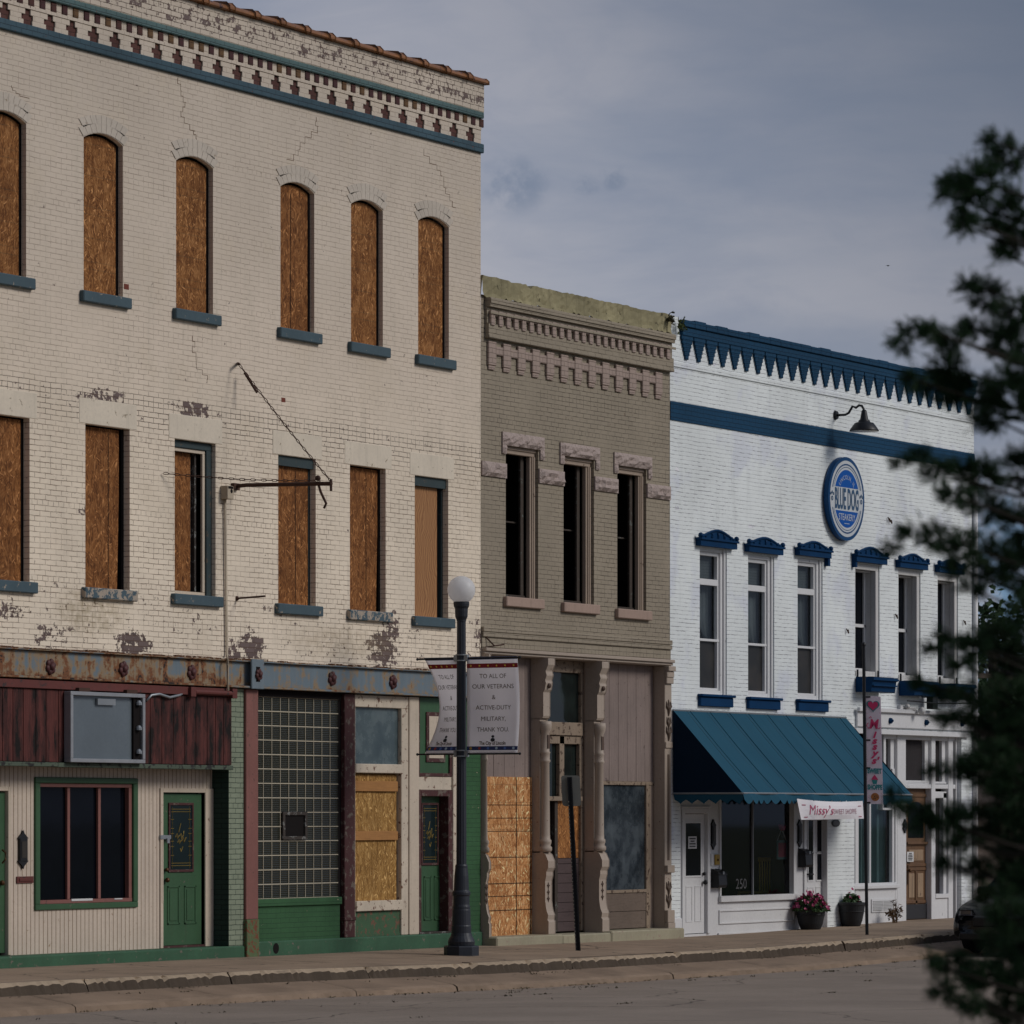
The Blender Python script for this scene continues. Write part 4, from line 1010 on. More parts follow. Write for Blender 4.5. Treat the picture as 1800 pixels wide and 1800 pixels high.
m = MB(); m.box(X(960,DY), x1-.1, DY+.05, DY+.06, Zp(1000,1272,DY), z1-.05); m.box(X(960,DY), x1-.1, DY+.071, DY+.075, Zp(1000,1405,DY), Zp(1000,1300,DY)); build('pane', m, darkglass('dark transom glass', (.008,.012,.012), dirt=.3, dcol=(.04,.06,.05)), dw)
m = MB(); l0 = X(979, DY+.05); l1 = X(1022, DY+.05)
m.box(l0, l1, DY+.045, DY+.065, Zp(1000,1508,DY), Zp(1000,1406,DY)); build('board', m, osb('orange strand board', (.16,.06,.02), (.33,.14,.042), (.42,.2,.075), lines=False), dw)
m = MB(); z = Zp(1000,1637,DY)
while z < Zp(1000,1510,DY): m.box(l0, l1, DY+.04, DY+.07, z, min(z+.145, Zp(1000,1509,DY))); z += .15
build('door_panel', m, M_plankdark, dw, bevel=.004)
m = MB(); m.box(l0-.10, l0-.004, DY+.03, DY+.1, Zp(1000,1637,DY), Zp(1000,1408,DY)); m.box(l1+.004, l1+.14, DY+.02, DY+.1, Zp(1000,1637,DY), Zp(1000,1408,DY)); build('jamb', m, M_sash, dw, bevel=.004)
m = MB(); m.box(cb0, cb1+.3, DY+.1, DY+.13, -.1, zt); m.box(cb0-.02, cb0, IY, DY+.1, -.1, zt); build('dark_backing', m, M_gap, dw)
# right bay
rb0, rb1 = X(1057)-.01, X(1150, IY)+.12
zg1 = Zp(1100, 1373.5, IY); zg0 = Zp(1100, 1564, IY)
planks(rb0, rb1, zg1, zt, IY, .30, 'plank_infill', M_plank, B, seed=5)
m = MB(); g1 = X(1135, IY)
m.box(rb0, rb1, IY-.015, IY+.05, zg1-.06, zg1-.001); m.box(g1, g1+.12, IY-.015, IY+.05, zs, zg1-.06); m.box(rb0, g1, IY-.02, IY+.05, zg0-.05, zg0)
sf = build('shop_window', m, M_tanpeel, B, bevel=.005)
m = MB(); m.box(rb0, g1+.01, IY+.02, IY+.03, zg0-.01, zg1-.05); build('pane', m, M_grimeglass, sf)
m = MB(); m.box(rb0, g1, IY+.0, IY+.03, zs+.02, (zs+zg0)/2-.03); m.box(rb0, g1, IY-.004, IY+.03, (zs+zg0)/2-.024, zg0-.051); build('kick_panel', m, M_rawpanel, sf, bevel=.004)
m = MB(); m.box(g1+.121, rb1+.2, IY+.0, IY+.05, zs, zg1-.0); build('side_panel', m, M_tan, sf)
# step
m = MB(); m.box(x0B, X(962), -.28, IY+.3, -.2, zs-.0); m.box(X(962)+.006, X(1048), -.27, IY+.3, -.2, zs-.012); m.box(X(1048)+.006, x1B-.02, -.28, IY+.3, -.2, zs+.008); build('step', m, M_stepstone, B, bevel=.02)
m = MB(); v = PT(848, 1135); m.tube([(v.x+.05, -.02, v.z+.14), (v.x+.15, -.12, v.z), (v.x+.4, -.14, v.z+.03)], .012, 6); m.tube([(v.x+.05, -.02, v.z-.02), (v.x+.35, -.13, v.z+.02)], .01, 6); build('iron_hook', m, M_rustiron, B)
# ================================================================== white building with navy trim
Cb = thing('brick_building', 'white painted brick building with navy cornice and stepped navy pendants', 'building', ((XB+XC)/2, 0, -.1))
x0C, x1C = XB+.004, XC
wC = [(1230, 1277.7, 963, 1221, .16), (1315, 1361, 976, 1226, .16), (1402, 1446, 982, 1230, .16), (1503, 1546, 992, 1190, .29), (1579, 1618, 1002, 1197, .29), (1648, 1684, 1012, 1202, .29)]
hC = []
for w in wC:
    a, c, z0, z1 = R(*w[:4]); hC.append((a, c, z0, z1, 0, w[4]))
GF1 = (X(1196), X(1455), -.3, 2.75, 0, .10); GF2 = (X(1502), X(1690), -.3, Zp(1600, 1290), 0, .30)
ZTC = 9.60
b = MB(); b.wall(x0C, x1C, -.3, ZTC, 0, hC + [GF1, GF2])
b.f([(x0C,.5,9.2),(x1C,.5,9.2),(x1C,16,9.2),(x0C,16,9.2)]); b.f([(x1C,0,-.3),(x1C,16,-.3),(x1C,16,9.6),(x1C,0,9.6)]); b.f([(x0C,16,-.1),(x1C,16,-.1),(x1C,16,9.6),(x0C,16,9.6)])
b.box(x0C, X(1193), -.002, .3, ZTC+.001, 9.88); b.box(X(1193), x1C, .02, .3, ZTC+.001, 9.80)
build('wall', b, M_C, Cb)
b = MB(); xn = X(1195); r = random.Random(8)
n = 30
for i in range(n): b.box(lerp(xn, x1C, i/n), lerp(xn, x1C, (i+1)/n), -.08, .25, 9.74, 9.855+r.uniform(-.012, .012))
b.box(xn+.02, x1C, -.05, .019, 9.60, 9.739)
build('cornice', b, M_Cnavy, Cb, bevel=.008)
np_ = 27; xs0 = X(1199, -.05); pitch = (x1C-.06-xs0)/np_
b = MB(); cx = xs0+pitch*.5; rows = 6
for j in range(rows):
    hw = lerp(pitch*.46, .055, j/(rows-1)); za = 9.60-j*.064
    b.box(cx-hw, cx+hw, -.042+j*.002, -.001, za-.0638, za)
p0 = build('pendant', b, M_Cnavy, Cb, bevel=.006)
for i in range(1, np_): copypart(p0, (pitch*i, 0, 0), Cb)
b = MB(); b.box(x0C, x1C, -.022, -.001, 9.07, 9.16); build('string_course', b, M_C, Cb, bevel=.008)
b = MB(); b.box(x0C+.001, x1C+.01, -.016, -.001, 8.20, 8.51); build('navy_band', b, M_Cnavy, Cb, bevel=.008)
# windows
hoodpx = [(1222.7, 1286.7, 933, 962.7), (1308, 1368, 946, 973), (1396.7, 1452.7, 953, 979), (1497, 1551, 963, 990), (1574, 1623, 975, 1000), (1643, 1687, 985, 1008)]
for i, (a, c, z0, z1, _, dp) in enumerate(hC):
    if i < 3:
        f = MB(); yb = .05
        f.box(a+.001, c-.001, yb, .15, z1-.07, z1-.001); f.box(c-.14, c-.001, yb, .15, z0+.001, z1-.07); f.box(a+.001, a+.05, yb, .15, z0+.001, z1-.07); f.box(a+.05, c-.14, yb, .15, z0+.001, z0+.07)
        f.box(c-.06, c-.002, yb-.03, yb-.001, z0+.002, z1-.002)
        wn = build('window', f, M_white, Cb, bevel=.008)
        H = z1-z0; l, r_ = a+.05, c-.141
        f = MB(); zt, zt2, zm = z0+H*.80, z0+H*.745, z0+H*.375
        f.box(l, r_, yb+.03, .149, zt2, zt-.03); f.box(l, r_, yb+.02, .149, zm-.03, zm+.012); f.box(r_-.05, r_, yb+.03, .149, zt-.03, z1-.071); f.box(r_-.05, r_, yb+.03, .149, z0+.071, zt2); f.box(l, r_-.05, yb+.03, .149, z1-.13, z1-.071); f.box(l, r_-.05, yb+.03, .149, z0+.071, z0+.11)
        build('sash', f, M_white, wn, bevel=.005)
        f = MB(); f.box(l, r_-.04, .132, .139, z0+.1, zm-.02); build('screen', f, darkglass('insect screen', (.02,.02,.02), rough=.3, dirt=.4, dcol=(.07,.06,.055), spec=.3), wn)
        f = MB(); f.box(l, r_-.04, .132, .139, zm, zt2+.01); f.box(l, r_-.04, .132, .139, zt-.04, z1-.12); build('pane', f, M_upglass, wn)
        f = MB(); cw = r_-l
        for sg in (-1, 1):
            for q in range(14):
                u0, u1 = q/14, (q+1)/14
                def cp(u, v): # drape tied back towards the side of the window
                    zz = lerp(zm-.05, zt2+.05, v); inner = cw*(.52 if v > .35 else lerp(.18, .52, (v/.35)**.7)) + (.06 if i == 1 and sg > 0 else 0)
                    x_ = (l-.02 + inner*u) if sg < 0 else (r_+.02 - inner*u)
                    return (x_, .24+.02*math.sin(u*19)+.01*sg, zz)
                for j in range(8): f.f([cp(u0, j/8), cp(u1, j/8), cp(u1, (j+1)/8), cp(u0, (j+1)/8)])
        for q in range(9): f.f([(l-.1, .22, lerp(zt-.05, z1-.1, q/9)), (r_+.1, .22, lerp(zt-.05, z1-.1, q/9)), (r_+.1, .20, lerp(zt-.05, z1-.1, (q+.92)/9)), (l-.1, .20, lerp(zt-.05, z1-.1, (q+.92)/9))])
        build('curtain', f, M_sheer, wn)
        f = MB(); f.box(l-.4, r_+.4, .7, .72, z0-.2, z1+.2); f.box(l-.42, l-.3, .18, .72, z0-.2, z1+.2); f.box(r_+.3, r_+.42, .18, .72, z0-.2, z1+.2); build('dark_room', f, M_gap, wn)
        s = MB(); s.box(a-.07, c+.13, -.06, -.001, z0-.20, z0-.045); s.box(a-.09, c+.15, -.10, -.001, z0-.044, z0-.0); build('sill', s, M_navy, wn, bevel=.01)
    else:
        f = MB(); yb = .02
        f.box(a+.001, c-.001, yb, .12, z1-.10, z1-.001); f.box(c-.11, c-.001, yb, .12, z0+.001, z1-.10); f.box(a+.001, a+.06, yb, .12, z0+.001, z1-.10); f.box(a+.06, c-.11, yb, .28, z0+.001, z0+.10)
        f.box(c-.10, c-.06, .1205, .27, z0+.101, z1-.1); f.box(a+.061, c-.1, .1205, .27, z1-.13, z1-.101)
        wn = build('window', f, M_whitedirty, Cb, bevel=.008)
        f = MB(); zm = z0+(z1-z0)*.46; f.box(a, c-.1, .22, .26, zm-.03, zm+.03); f.box(c-.16, c-.101, .22, .26, z0+.1, z1-.1); f.box(a, c-.1, .22, .26, z0+.101, z0+.16); build('sash', f, M_white, wn, bevel=.005)
        f = MB(); f.box(a-.05, c-.05, .262, .27, z0, z1); build('pane', f, M_pane, wn)
    hl, hr, hz0, hz1 = R(*hoodpx[i]); wdt = hr-hl; mid = (hl+hr)/2
    h = MB(); h.box(hl, hr, -.10, -.001, hz0, hz0+.10); h.box(hl-.02, hr+.02, -.13, -.001, hz0+.10, hz0+.135)
    pts = [(hl+.02, hz0+.136)]
    for k in range(13):
        t = k/12; pts.append((lerp(hl+.08, hr-.08, t), hz0+.14 + (hz1-hz0-.14)*math.sin(PI*t)**1.3))
    pts.append((hr-.02, hz0+.136)); h.prism(pts, 'y', -.07, -.001)
    path = [(lerp(hl+.05, hr-.05, k/12), -.075, hz0+.15+(hz1-hz0-.15)*math.sin(PI*k/12)**1.3) for k in range(13)]
    h.tube(path, .022, 6)
    for sg in (0, 1):
        ex = hl+.01 if sg == 0 else hr-.01; h.ball((ex, -.09, hz0+.17), .045, 8, 6)
    if i == 2: h.box(hr-.09, hr-.01, -.08, -.001, hz0-.13, hz0-.001)
    if i == 3: h.box(hl+.0, hl+.07, -.08, -.001, hz0-.10, hz0-.001)
    hd = build('hood', h, M_navy, wn, bevel=.006)
    o = MB()
    for k in range(5):
        t = (k+.5)/5; hh = (hz1-hz0-.17)*math.sin(PI*t)**1.2
        o.tube([(lerp(hl+.09, hr-.09, t), -.075, hz0+.15), (lerp(hl+.09, hr-.09, t)+(.5-t)*.06, -.085, hz0+.15+hh*.5), (lerp(hl+.11, hr-.11, t), -.08, hz0+.15+hh*.85)], [.03, .022, .012], 6)
    o.box(hl+.12, hr-.12, -.078, -.0705, hz0+.14, hz0+.20)
    build('carving', o, M_navy, hd)
# small remains of anchors on the wall
b = MB()
for px, py in ((1486,1108),(1572,1082),(1692,1093),(1559,912),(1562,915)):
    v = PT(px, py); b.tube([(v.x, -.02, v.z+.03), (v.x+.03, -.05, v.z-.05), (v.x+.05, -.03, v.z+.01)], .012, 5)
build('iron_anchor', b, M_rustiron, Cb)
b = MB(); xr = X(1714); b.tube([(xc_, -.04, z) for xc_, z in ((x1C-.03, 8.1), (x1C-.03, .1))], .05, 8); build('downspout', b, M_white, Cb, smooth=True)
# ------------------------------ left shopfront below the awning
SY1 = .08
def rr_(pl, pr, pt, pb, y=SY1): return R(pl, pr, pt, pb, y)
zg = -.10
da, dc, dz0, dz1 = rr_(1201.7, 1241.7, 1430, 1642)
wa, wc, wz0, wz1 = rr_(1265.7, 1393, 1400, 1573)
ea, ec, ez0, ez1 = rr_(1415.5, 1453, 1432, 1630)
b = MB(); b.wall(GF1[0]-.05, GF1[1]+.1, -.3, 2.8, SY1, [(da, dc, dz0, dz1, 0, .05), (wa, wc, wz0, wz1+.25, 0, .06), (ea, ec, ez0, ez1, 0, .04)])
sf1 = build('shopfront', b, M_white, Cb)
t = MB()
t.box(wa-.07, wc+.14, SY1-.06, SY1-.001, wz0-.10, wz0-.002); t.box(wa-.05, wa, SY1-.03, SY1-.001, wz0, wz1+.2); t.box(wc, wc+.05, SY1-.03, SY1-.001, wz0, wz1+.2)
pa, pc_, pz0, pz1 = rr_(1263, 1395, 1597, 1622)
for q in ((pa, pc_, pz0, pz0+.03), (pa, pc_, pz1-.03, pz1), (pa, pa+.04, pz0+.03, pz1-.03), (pc_-.04, pc_, pz0+.03, pz1-.03)): t.box(q[0], q[1], SY1-.022, SY1-.001, q[2], q[3])
t.box(GF1[0]-.04, GF1[1], SY1-.02, SY1-.001, 2.62, 2.74); t.box(wa-.10, wc+.15, SY1-.03, SY1-.001, -.3, pz0-.14)
build('trim', t, M_white, sf1, bevel=.006)
t = MB(); xm = X(1327, SY1); t.box(xm-.012, xm+.012, SY1+.03, SY1+.06, wz0, wz1+.2); build('mullion', t, M_alum, sf1)
t = MB(); t.box(wa, wc, SY1+.061, SY1+.066, wz0, wz1+.25); build('pane', t, M_see, sf1)
def white_door(x0, x1, z0, z1, glass, parent, pan):
    d = MB(); y = SY1+.03; w = x1-x0; h_ = z1-z0
    d.box(x0+.012, x1-.012, y, y+.045, z0+.01, z1-.01)
    for a_, c_ in ((.16, .45), (.55, .84)):
        for q in ((x0+w*a_, x0+w*c_, z0+h_*.10, z0+h_*.10+.02), (x0+w*a_, x0+w*c_, z0+h_*pan-.02, z0+h_*pan), (x0+w*a_, x0+w*a_+.025, z0+h_*.1+.02, z0+h_*pan-.02), (x0+w*c_-.025, x0+w*c_, z0+h_*.1+.02, z0+h_*pan-.02)): d.box(q[0], q[1], y-.008, y-.001, q[2], q[3])
    do = build('door', d, M_white, parent, bevel=.006)
    g = MB(); f = MB()
    for a_, c_, b0, b1 in glass:
        xa, xb, za, zb = x0+w*a_, x0+w*c_, z0+h_*b0, z0+h_*b1
        g.box(xa, xb, y-.006, y-.001, za, zb)
        for q in ((xa-.03, xb+.03, za-.03, za), (xa-.03, xb+.03, zb, zb+.03), (xa-.03, xa, za, zb), (xb, xb+.03, za, zb)): f.box(q[0], q[1], y-.012, y-.0005, q[2], q[3])
    build('pane', g, M_pane, do); build('glass_frame', f, M_white, do, bevel=.003)
    f = MB()
    for q in ((x0-.09, x0, zg, z1+.08), (x1, x1+.09, zg, z1+.08), (x0, x1, z1, z1+.08), (x0-.11, x1+.11, z1+.081, z1+.12)): f.box(q[0], q[1], SY1-.03, SY1-.001, q[2], q[3])
    build('frame', f, M_white, do, bevel=.006)
    return do
do = white_door(da, dc, dz0, dz1, [(.14, .80, .48, .93)], sf1, .40) if False else white_door(da, dc, dz0, dz1, [(.14, .80, .485, .92)], Cb, .40)
h = MB(); v = PT(1239, 1536, SY1); h.ball((v.x-.02, SY1-.0, v.z), .03, 10, 8); v = PT(1239, 1551, SY1); h.ball((v.x-.02, SY1-.02, v.z), .04, 10, 8); build('handle', h, M_black, do)
do2 = white_door(ea, ec, ez0, ez1, [(.20, .42, .42, .65), (.20, .42, .67, .95), (.60, .82, .42, .65), (.60, .82, .67, .95)], Cb, .36)
h = MB(); v = PT(1421, 1537, SY1); h.tube([(v.x, SY1+.03, v.z), (v.x, SY1-.03, v.z), (v.x+.12, SY1-.035, v.z)], .014, 6); v = PT(1416.5, 1482, SY1); h.box(v.x-.03, v.x+.03, SY1-.01, SY1+.03, v.z-.06, v.z+.06); build('handle', h, M_black, do2)
b = MB(); b.box(GF1[1]-.02, GF1[1]+.01, .002, .1, -.2, 2.7); build('door_post', b, M_white, sf1)
# interior seen through the shop window
b = MB(); b.box(wa-.3, wc+.4, 2.6, 2.65, -.1, 2.9); b.box(wa-.3, wc+.4, .2, 2.6, .05, .10); b.box(wa-.34, wa-.31, .2, 2.6, .1, 2.9); b.box(wc+.41, wc+.44, .2, 2.6, .1, 2.9); b.box(wa-.3, wc+.4, .2, 2.6, 2.86, 2.9); build('shop_interior', b, simple('dim interior wall', (.05,.035,.035), .9, bump=0), sf1)
n_ = MB(); 
def onglass(x, z):
    return lambda u, v: (x+u, SY1+.0595, z+v)
v = PT(1311, 1562, SY1)
addtext(n_, '250', .24, onglass(v.x-.05, v.z-.0), sx=1.15)
build('number_lettering', n_, simple('grey window lettering', (.11,.11,.115), .7, bump=0), sf1)
# ------------------------------ right shopfront
SY2 = .12
zf = GF2[3]
f = MB(); f.box(X(1503), X(1712)-.02, -.05, -.001, Zp(1600,1281), Zp(1600,1252)); f.box(X(1503)-.03, X(1712), -.11, -.051, Zp(1600,1255), Zp(1600,1248)); f.box(X(1500), X(1700), -.06, -.001, Zp(1600,1293), Zp(1600,1284)); fz = build('frieze', f, M_white, Cb, bevel=.008)
for px, py in ((1564,1267),(1627,1270),(1690,1272)):
    m = MB(); v = PT(px, py, -.05); m.tube([(v.x, -.05, v.z), (v.x, -.09, v.z)], [.055, .05], 10); m.tube([(v.x, -.09, v.z), (v.x+.0, -.12, v.z)], [.03, .02], 8); build('rosette', m, M_navy, fz)
f = MB(); y0, y1 = SY2, SY2+.12
zs_ = -.12
p = lambda px: X(px, SY2)
ztr = Zp(1600, 1383, SY2)
for a_, c_, za, zb in ((1500,1506,zs_,zf),(1550,1554,Zp(1552,1402,SY2),zf),(1574,1589,zs_,zf),(1634,1641,zs_,zf),(1664,1672,zs_,zf),(1677,1692,zs_,zf)): f.box(p(a_), p(c_), y0-.04, y1, za, zb)
f.box(p(1554), p(1677), y0-.02, y1-.01, zf-.10, zf); f.box(p(1589), p(1677), y0-.03, y1-.01, ztr-.03, ztr+.05)
f.box(p(1589)-.002, p(1634), y0+.0, y1-.01, Zp(1600,1378,SY2), Zp(1600,1374,SY2))
sh2 = build('shopfront', f, M_white, Cb, bevel=.008)
f = MB()
for a_, c_, pt, pb in ((1590,1634,1297,1372),(1641,1664,1300,1374),(1552,1574,1296,1420)):
    xa, xb, za, zb = R(a_, c_, pt, pb, SY2); f.box(xa, xa+.03, y0, y1-.02, za, zb); f.box(xb-.16, xb, y0+.02, y1-.02, za, zb); f.box(xa, xb, y0, y1-.02, za-.04, za); f.box(xa, xb, y0, y1-.02, zb, zb+.04)
xa, xb, za, zb = R(1641, 1664, 1403, 1571, SY2); f.box(xb-.14, xb, y0, y1-.02, za, zb+.1); f.box(xa, xb, y0-.05, y1-.02, za-.08, za); f.box(xa, xb, y0-.02, y1-.03, zs_, za-.08); f.box(xa, xb, y0, y1-.02, zb, zb+.12)
build('window_trim', f, M_white, sh2, bevel=.006)
f = MB(); f.box(p(1554), p(1672), SY2+.08, SY2+.09, ztr+.05, zf-.1); f.box(p(1641), p(1664), SY2+.08, SY2+.09, za, zb); build('pane', f, M_blind, sh2)
# curtained window
xa, xb, za, zb = R(1498.5, 1572, 1410, 1551, SY2)
f = MB(); f.box(xa-.05, xb, SY2-.05, SY2+.1, za-.10, za-.01); f.box(xa-.1, xb+.05, SY2-.09, SY2-.051, za-.11, za-.05); xm = X(1529, SY2); f.box(xm-.03, xm+.03, SY2-.01, SY2+.05, za-.01, zb+.6); f.box(xa-.06, xb+.02, SY2-.03, SY2+.1, zs_, za-.11); f.box(xb-.02, p(1590), SY2-.035, SY2+.1, zs_, Zp(1580,1400,SY2)); f.box(xb-.10, xb, SY2-.01, SY2+.06, za-.01, zb+.6)
build('bulkhead', f, M_white, sh2, bevel=.006)
f = MB(); nn = 60
for i in range(nn):
    xa_, xb_ = lerp(xa-.05, xb, i/nn), lerp(xa-.05, xb, (i+1)/nn)
    ya, yb = [SY2+.17+.03*math.sin(k*1.3)+.02*math.sin(k*3.1) for k in (i, i+1)]
    f.f([(xa_, ya, za-.02), (xb_, yb, za-.02), (xb_, yb, zb+.7), (xa_, ya, zb+.7)])
f.f([(xa-.1, SY2+.24, za-.1), (xb+.1, SY2+.24, za-.1), (xb+.1, SY2+.24, zb+.8), (xa-.1, SY2+.24, zb+.8)])
build('curtain', f, M_curtain, sh2)
f = MB(); f.box(xa, xb-.05, SY2+.05, SY2+.055, za-.01, zb+.6); build('pane', f, seeglass('curtained glass', (.95,.97,.97)), sh2)
f = MB(); a_, c_, z0, z1 = R(1531, 1570, 1580, 1603, SY2-.03); f.box(a_, c_, SY2-.05, SY2-.031, z0, z1)
vt = build('vent', f, M_white, sh2)
f = MB(); zz = z0+.03
while zz < z1-.03:
    f.box(a_+.04, (a_+c_)/2-.02, SY2-.058, SY2-.0505, zz, zz+.012); f.box((a_+c_)/2+.02, c_-.04, SY2-.058, SY2-.0505, zz, zz+.012); zz += .026
build('louvre', f, simple('grey louvre', (.36,.36,.36), .6, bump=0), vt)
# old wooden door
xa, xb, za, zb = R(1591, 1633, 1385, 1616, SY2+.05); yd = SY2+.08
d = MB(); d.box(xa, xb, yd, yd+.05, za, zb); w = xb-xa; h_ = zb-za
d.box(xa, xa+.08, yd-.02, yd-.001, za, zb); d.box(xb-.08, xb, yd-.02, yd-.001, za, zb)
for q in (0, .12, .37, .40, .56, .93): d.box(xa+.08, xb-.08, yd-.02, yd-.001, za+h_*q, za+h_*q+(.12 if q == 0 else .06))
d.box(xa+w*.46, xa+w*.54, yd-.02, yd-.001, za+.15, za+h_*.37); d.box(xa+.08, xb-.08, yd-.05, yd-.021, za+h_*.57, za+h_*.59)
odo = build('door', d, M_browndoor, Cb, bevel=.008, label='old brown varnished wooden door with carved panels')
for a_, c_, b0, b1 in ((.20, .43, .165, .35), (.57, .80, .165, .35), (.20, .80, .445, .53)):
    g = MB(); g.box(xa+w*a_, xa+w*c_, yd-.012, yd-.001, za+h_*b0, za+h_*b1); build('panel', g, M_doorpanel, odo, bevel=.006)
g = MB(); g.box(xa, xb, yd-.026, yd-.0205, za+.01, za+h_*.115); build('kick_plate', g, simple('blackened kick plate', (.02,.02,.024), .6), odo)
g = MB(); pts = [(xa+w*.18, za+h_*.62), (xb-w*.18, za+h_*.62)]
for k in range(9): pts.append((xa+w*(.5+.32*math.cos(PI*k/8)), za+h_*.84+.13*math.sin(PI*k/8)))
g.prism(pts, 'y', yd-.006, yd-.0012); build('pane', g, M_pane, odo)
g = MB(); v = PT(1593, 1540, yd); g.box(v.x, v.x+.05, yd-.03, yd-.021, v.z-.15, v.z+.2); g.ball((v.x+.03, yd-.06, v.z+.1), .03, 8, 6); build('handle', g, M_brass, odo)
g = MB(); g.box(xa-.06, xa-.002, yd-.05, yd+.06, za, zb+.05); g.box(xb+.002, xb+.05, yd-.05, yd+.06, za, zb+.05); g.box(xa-.0, xb, yd-.05, yd+.06, zb+.002, zb+.05); build('frame', g, M_browndoor, odo, bevel=.005)
b = MB(); b.box(X(1575,SY2), x1C-.05, .45, .5, -.2, 3.5); b.box(X(1460), x1C-.05, .42, .44, 2.6, 3.5); build('dark_backing', b, M_gap, Cb)
b = MB(); b.box(x0C, GF1[0]+.0, -.04, -.001, -.3, zg+.28); build('pier_base', b, M_white, Cb, bevel=.02)
# ================================================================== things on and in front of the buildings
def P3(px, py, Y): return PT(px, py, Y)
# ---- empty sign box
sx0, sx1, sz0, sz1 = R(124.6, 256, 1217.5, 1341, -.17)
m = MB(); yf, yb = -.17, -.06
t = .05
m.box(sx0, sx1, yf, yb, sz1-t, sz1); m.box(sx0, sx1, yf, yb, sz0, sz0+t); m.box(sx0, sx0+t*1.2, yf, yb, sz0+t, sz1-t); m.box(sx1-t*1.2, sx1, yf, yb, sz0+t, sz1-t)
sb = build('sign_box', m, M_alum, None, bevel=.006)
tag(sb, 'empty grey metal sign box with blank panel on the maroon fascia', 'sign')
m = MB(); m.box(sx0+t*1.2, sx1-t*1.2, yf+.07, yf+.08, sz0+t, sz1-t); build('panel', m, M_signpanel, sb)
m = MB(); xx = X(243, yf); m.box(xx-.05, sx1-t*1.2-.001, yf+.04, yf+.069, sz0+t, sz1-t); build('ballast_strip', m, M_gap, sb)
m = MB()
for q in (.14, .48, .84): m.lathe([(.045, 0), (.045, .03), (.02, .06)], ((xx+sx1-t)/2-.02, yf+.02, lerp(sz0, sz1, q)), 10)
build('lamp_holder', m, M_steelgrey, sb)
m = MB(); x_ = X(191, yf); m.box(x_-.2, x_+.2, yf+.03, yf+.069, sz1-.16, sz1-.08); build('tube_holder', m, M_steelgrey, sb)
m = MB(); v = [P3(257,1232,-.06), P3(266,1222,-.08), P3(280,1220,-.09), P3(298,1226,-.09), P3(315,1222,-.08), P3(322,1218,-.06)]; m.tube(v, .018, 8); build('cable', m, M_steelgrey, sb, smooth=True)
for px in (142, 226): m = MB(); x_ = X(px, -.08); m.box(x_-.12, x_+.12, -.14, -.06, sz1+.002, sz1+.05); build('bracket', m, M_rustiron, sb)
# ---- wall sconces: slim black lantern plates
def sconce(cx, z0, z1, y, w, label):
    m = MB(); m.box(cx-w/2, cx+w/2, y-.04, y-.001, z0+.09, z1-.09)
    for z, s in ((z1-.09, 1), (z0+.09, -1)): m.prism([(cx-w/2-.02, z), (cx+w/2+.02, z), (cx+.02, z+s*.06), (cx, z+s*.10), (cx-.02, z+s*.06)], 'y', y-.03, y-.001)
    s = build('wall_sconce', m, M_black, None, bevel=.004)
    tag(s, label, 'plaque', 'narrow black wall sconces beside shop doors')
    m = MB(); m.box(cx-w/2+.03, cx+w/2-.03, y-.045, y-.0405, z0+.13, z1-.13); build('inset', m, simple('dark bronze inset', (.03,.025,.02), .5), s)
    return s
v0, v1 = P3(38, 1461, SY), P3(38, 1526, SY); sconce(v0.x, v1.z, v0.z, SY, .16, 'narrow black wall sconce on the cream siding above the mail slot')
v0, v1 = P3(1252, 1441, SY1), P3(1252, 1493, SY1); sconce(v0.x, v1.z, v0.z, SY1, .13, 'narrow black wall sconce beside the white door left of the shop window')
v0, v1 = P3(1404, 1441, SY1), P3(1404, 1489, SY1); sconce(v0.x, v1.z, v0.z, SY1, .12, 'narrow black wall sconce between the shop window and the door with slit panes')
v0, v1 = P3(1585.5, 1440, SY2), P3(1585.5, 1464, SY2-.04); sconce(v0.x, v1.z, v0.z, SY2-.04, .12, 'narrow black wall sconce beside the old brown wooden door')
# ---- mailboxes
def mailbox(px, pt, pb, y, label, w=.30):
    v0, v1 = P3(px, pt, y), P3(px, pb, y); cx, z0, z1 = v0.x, v1.z, v0.z
    m = MB(); m.prism([(y, z0), (y-.13, z0), (y-.15, z0+.04), (y-.13, z1-.06), (y, z1)], 'x', cx-w/2, cx+w/2)
    o = build('mailbox', m, M_black, None, bevel=.006); tag(o, label, 'mailbox', 'black wall mailboxes')
    m = MB(); m.box(cx-w/2-.008, cx+w/2+.008, y-.155, y-.001, z1-.10, z1-.085); build('lid', m, M_black, o, bevel=.003)
    m = MB(); m.box(cx-.02, cx+.02, y-.162, y-.151, (z0+z1)/2+.06, (z0+z1)/2+.11); build('lock', m, M_steelgrey, o)
mailbox(1257, 1527, 1560, SY1, 'black wall mailbox beside the white door left of the shop window')
mailbox(1409, 1491, 1524, SY1, 'black wall mailbox beside the door with slit panes', .28)
v = P3(1256.5, 1511, SY1); m = MB(); m.box(v.x-.16, v.x+.12, SY1-.02, SY1-.001, v.z-.10, v.z+.10); db = build('doorbell_plate', m, M_white, None, bevel=.004); tag(db, 'white plate with yellow doorbell box above the mailbox', 'doorbell')
m = MB(); m.box(v.x-.06, v.x+.10, SY1-.045, SY1-.021, v.z-.085, v.z+.085); build('bell_box', m, simple('mustard yellow plastic', (.38,.24,.03), .5), db, bevel=.006)
m = MB(); m.lathe([(.02, 0), (.02, .03)], (v.x+.02, SY1-.05, v.z-.02), 8); build('button', m, M_brass, db)
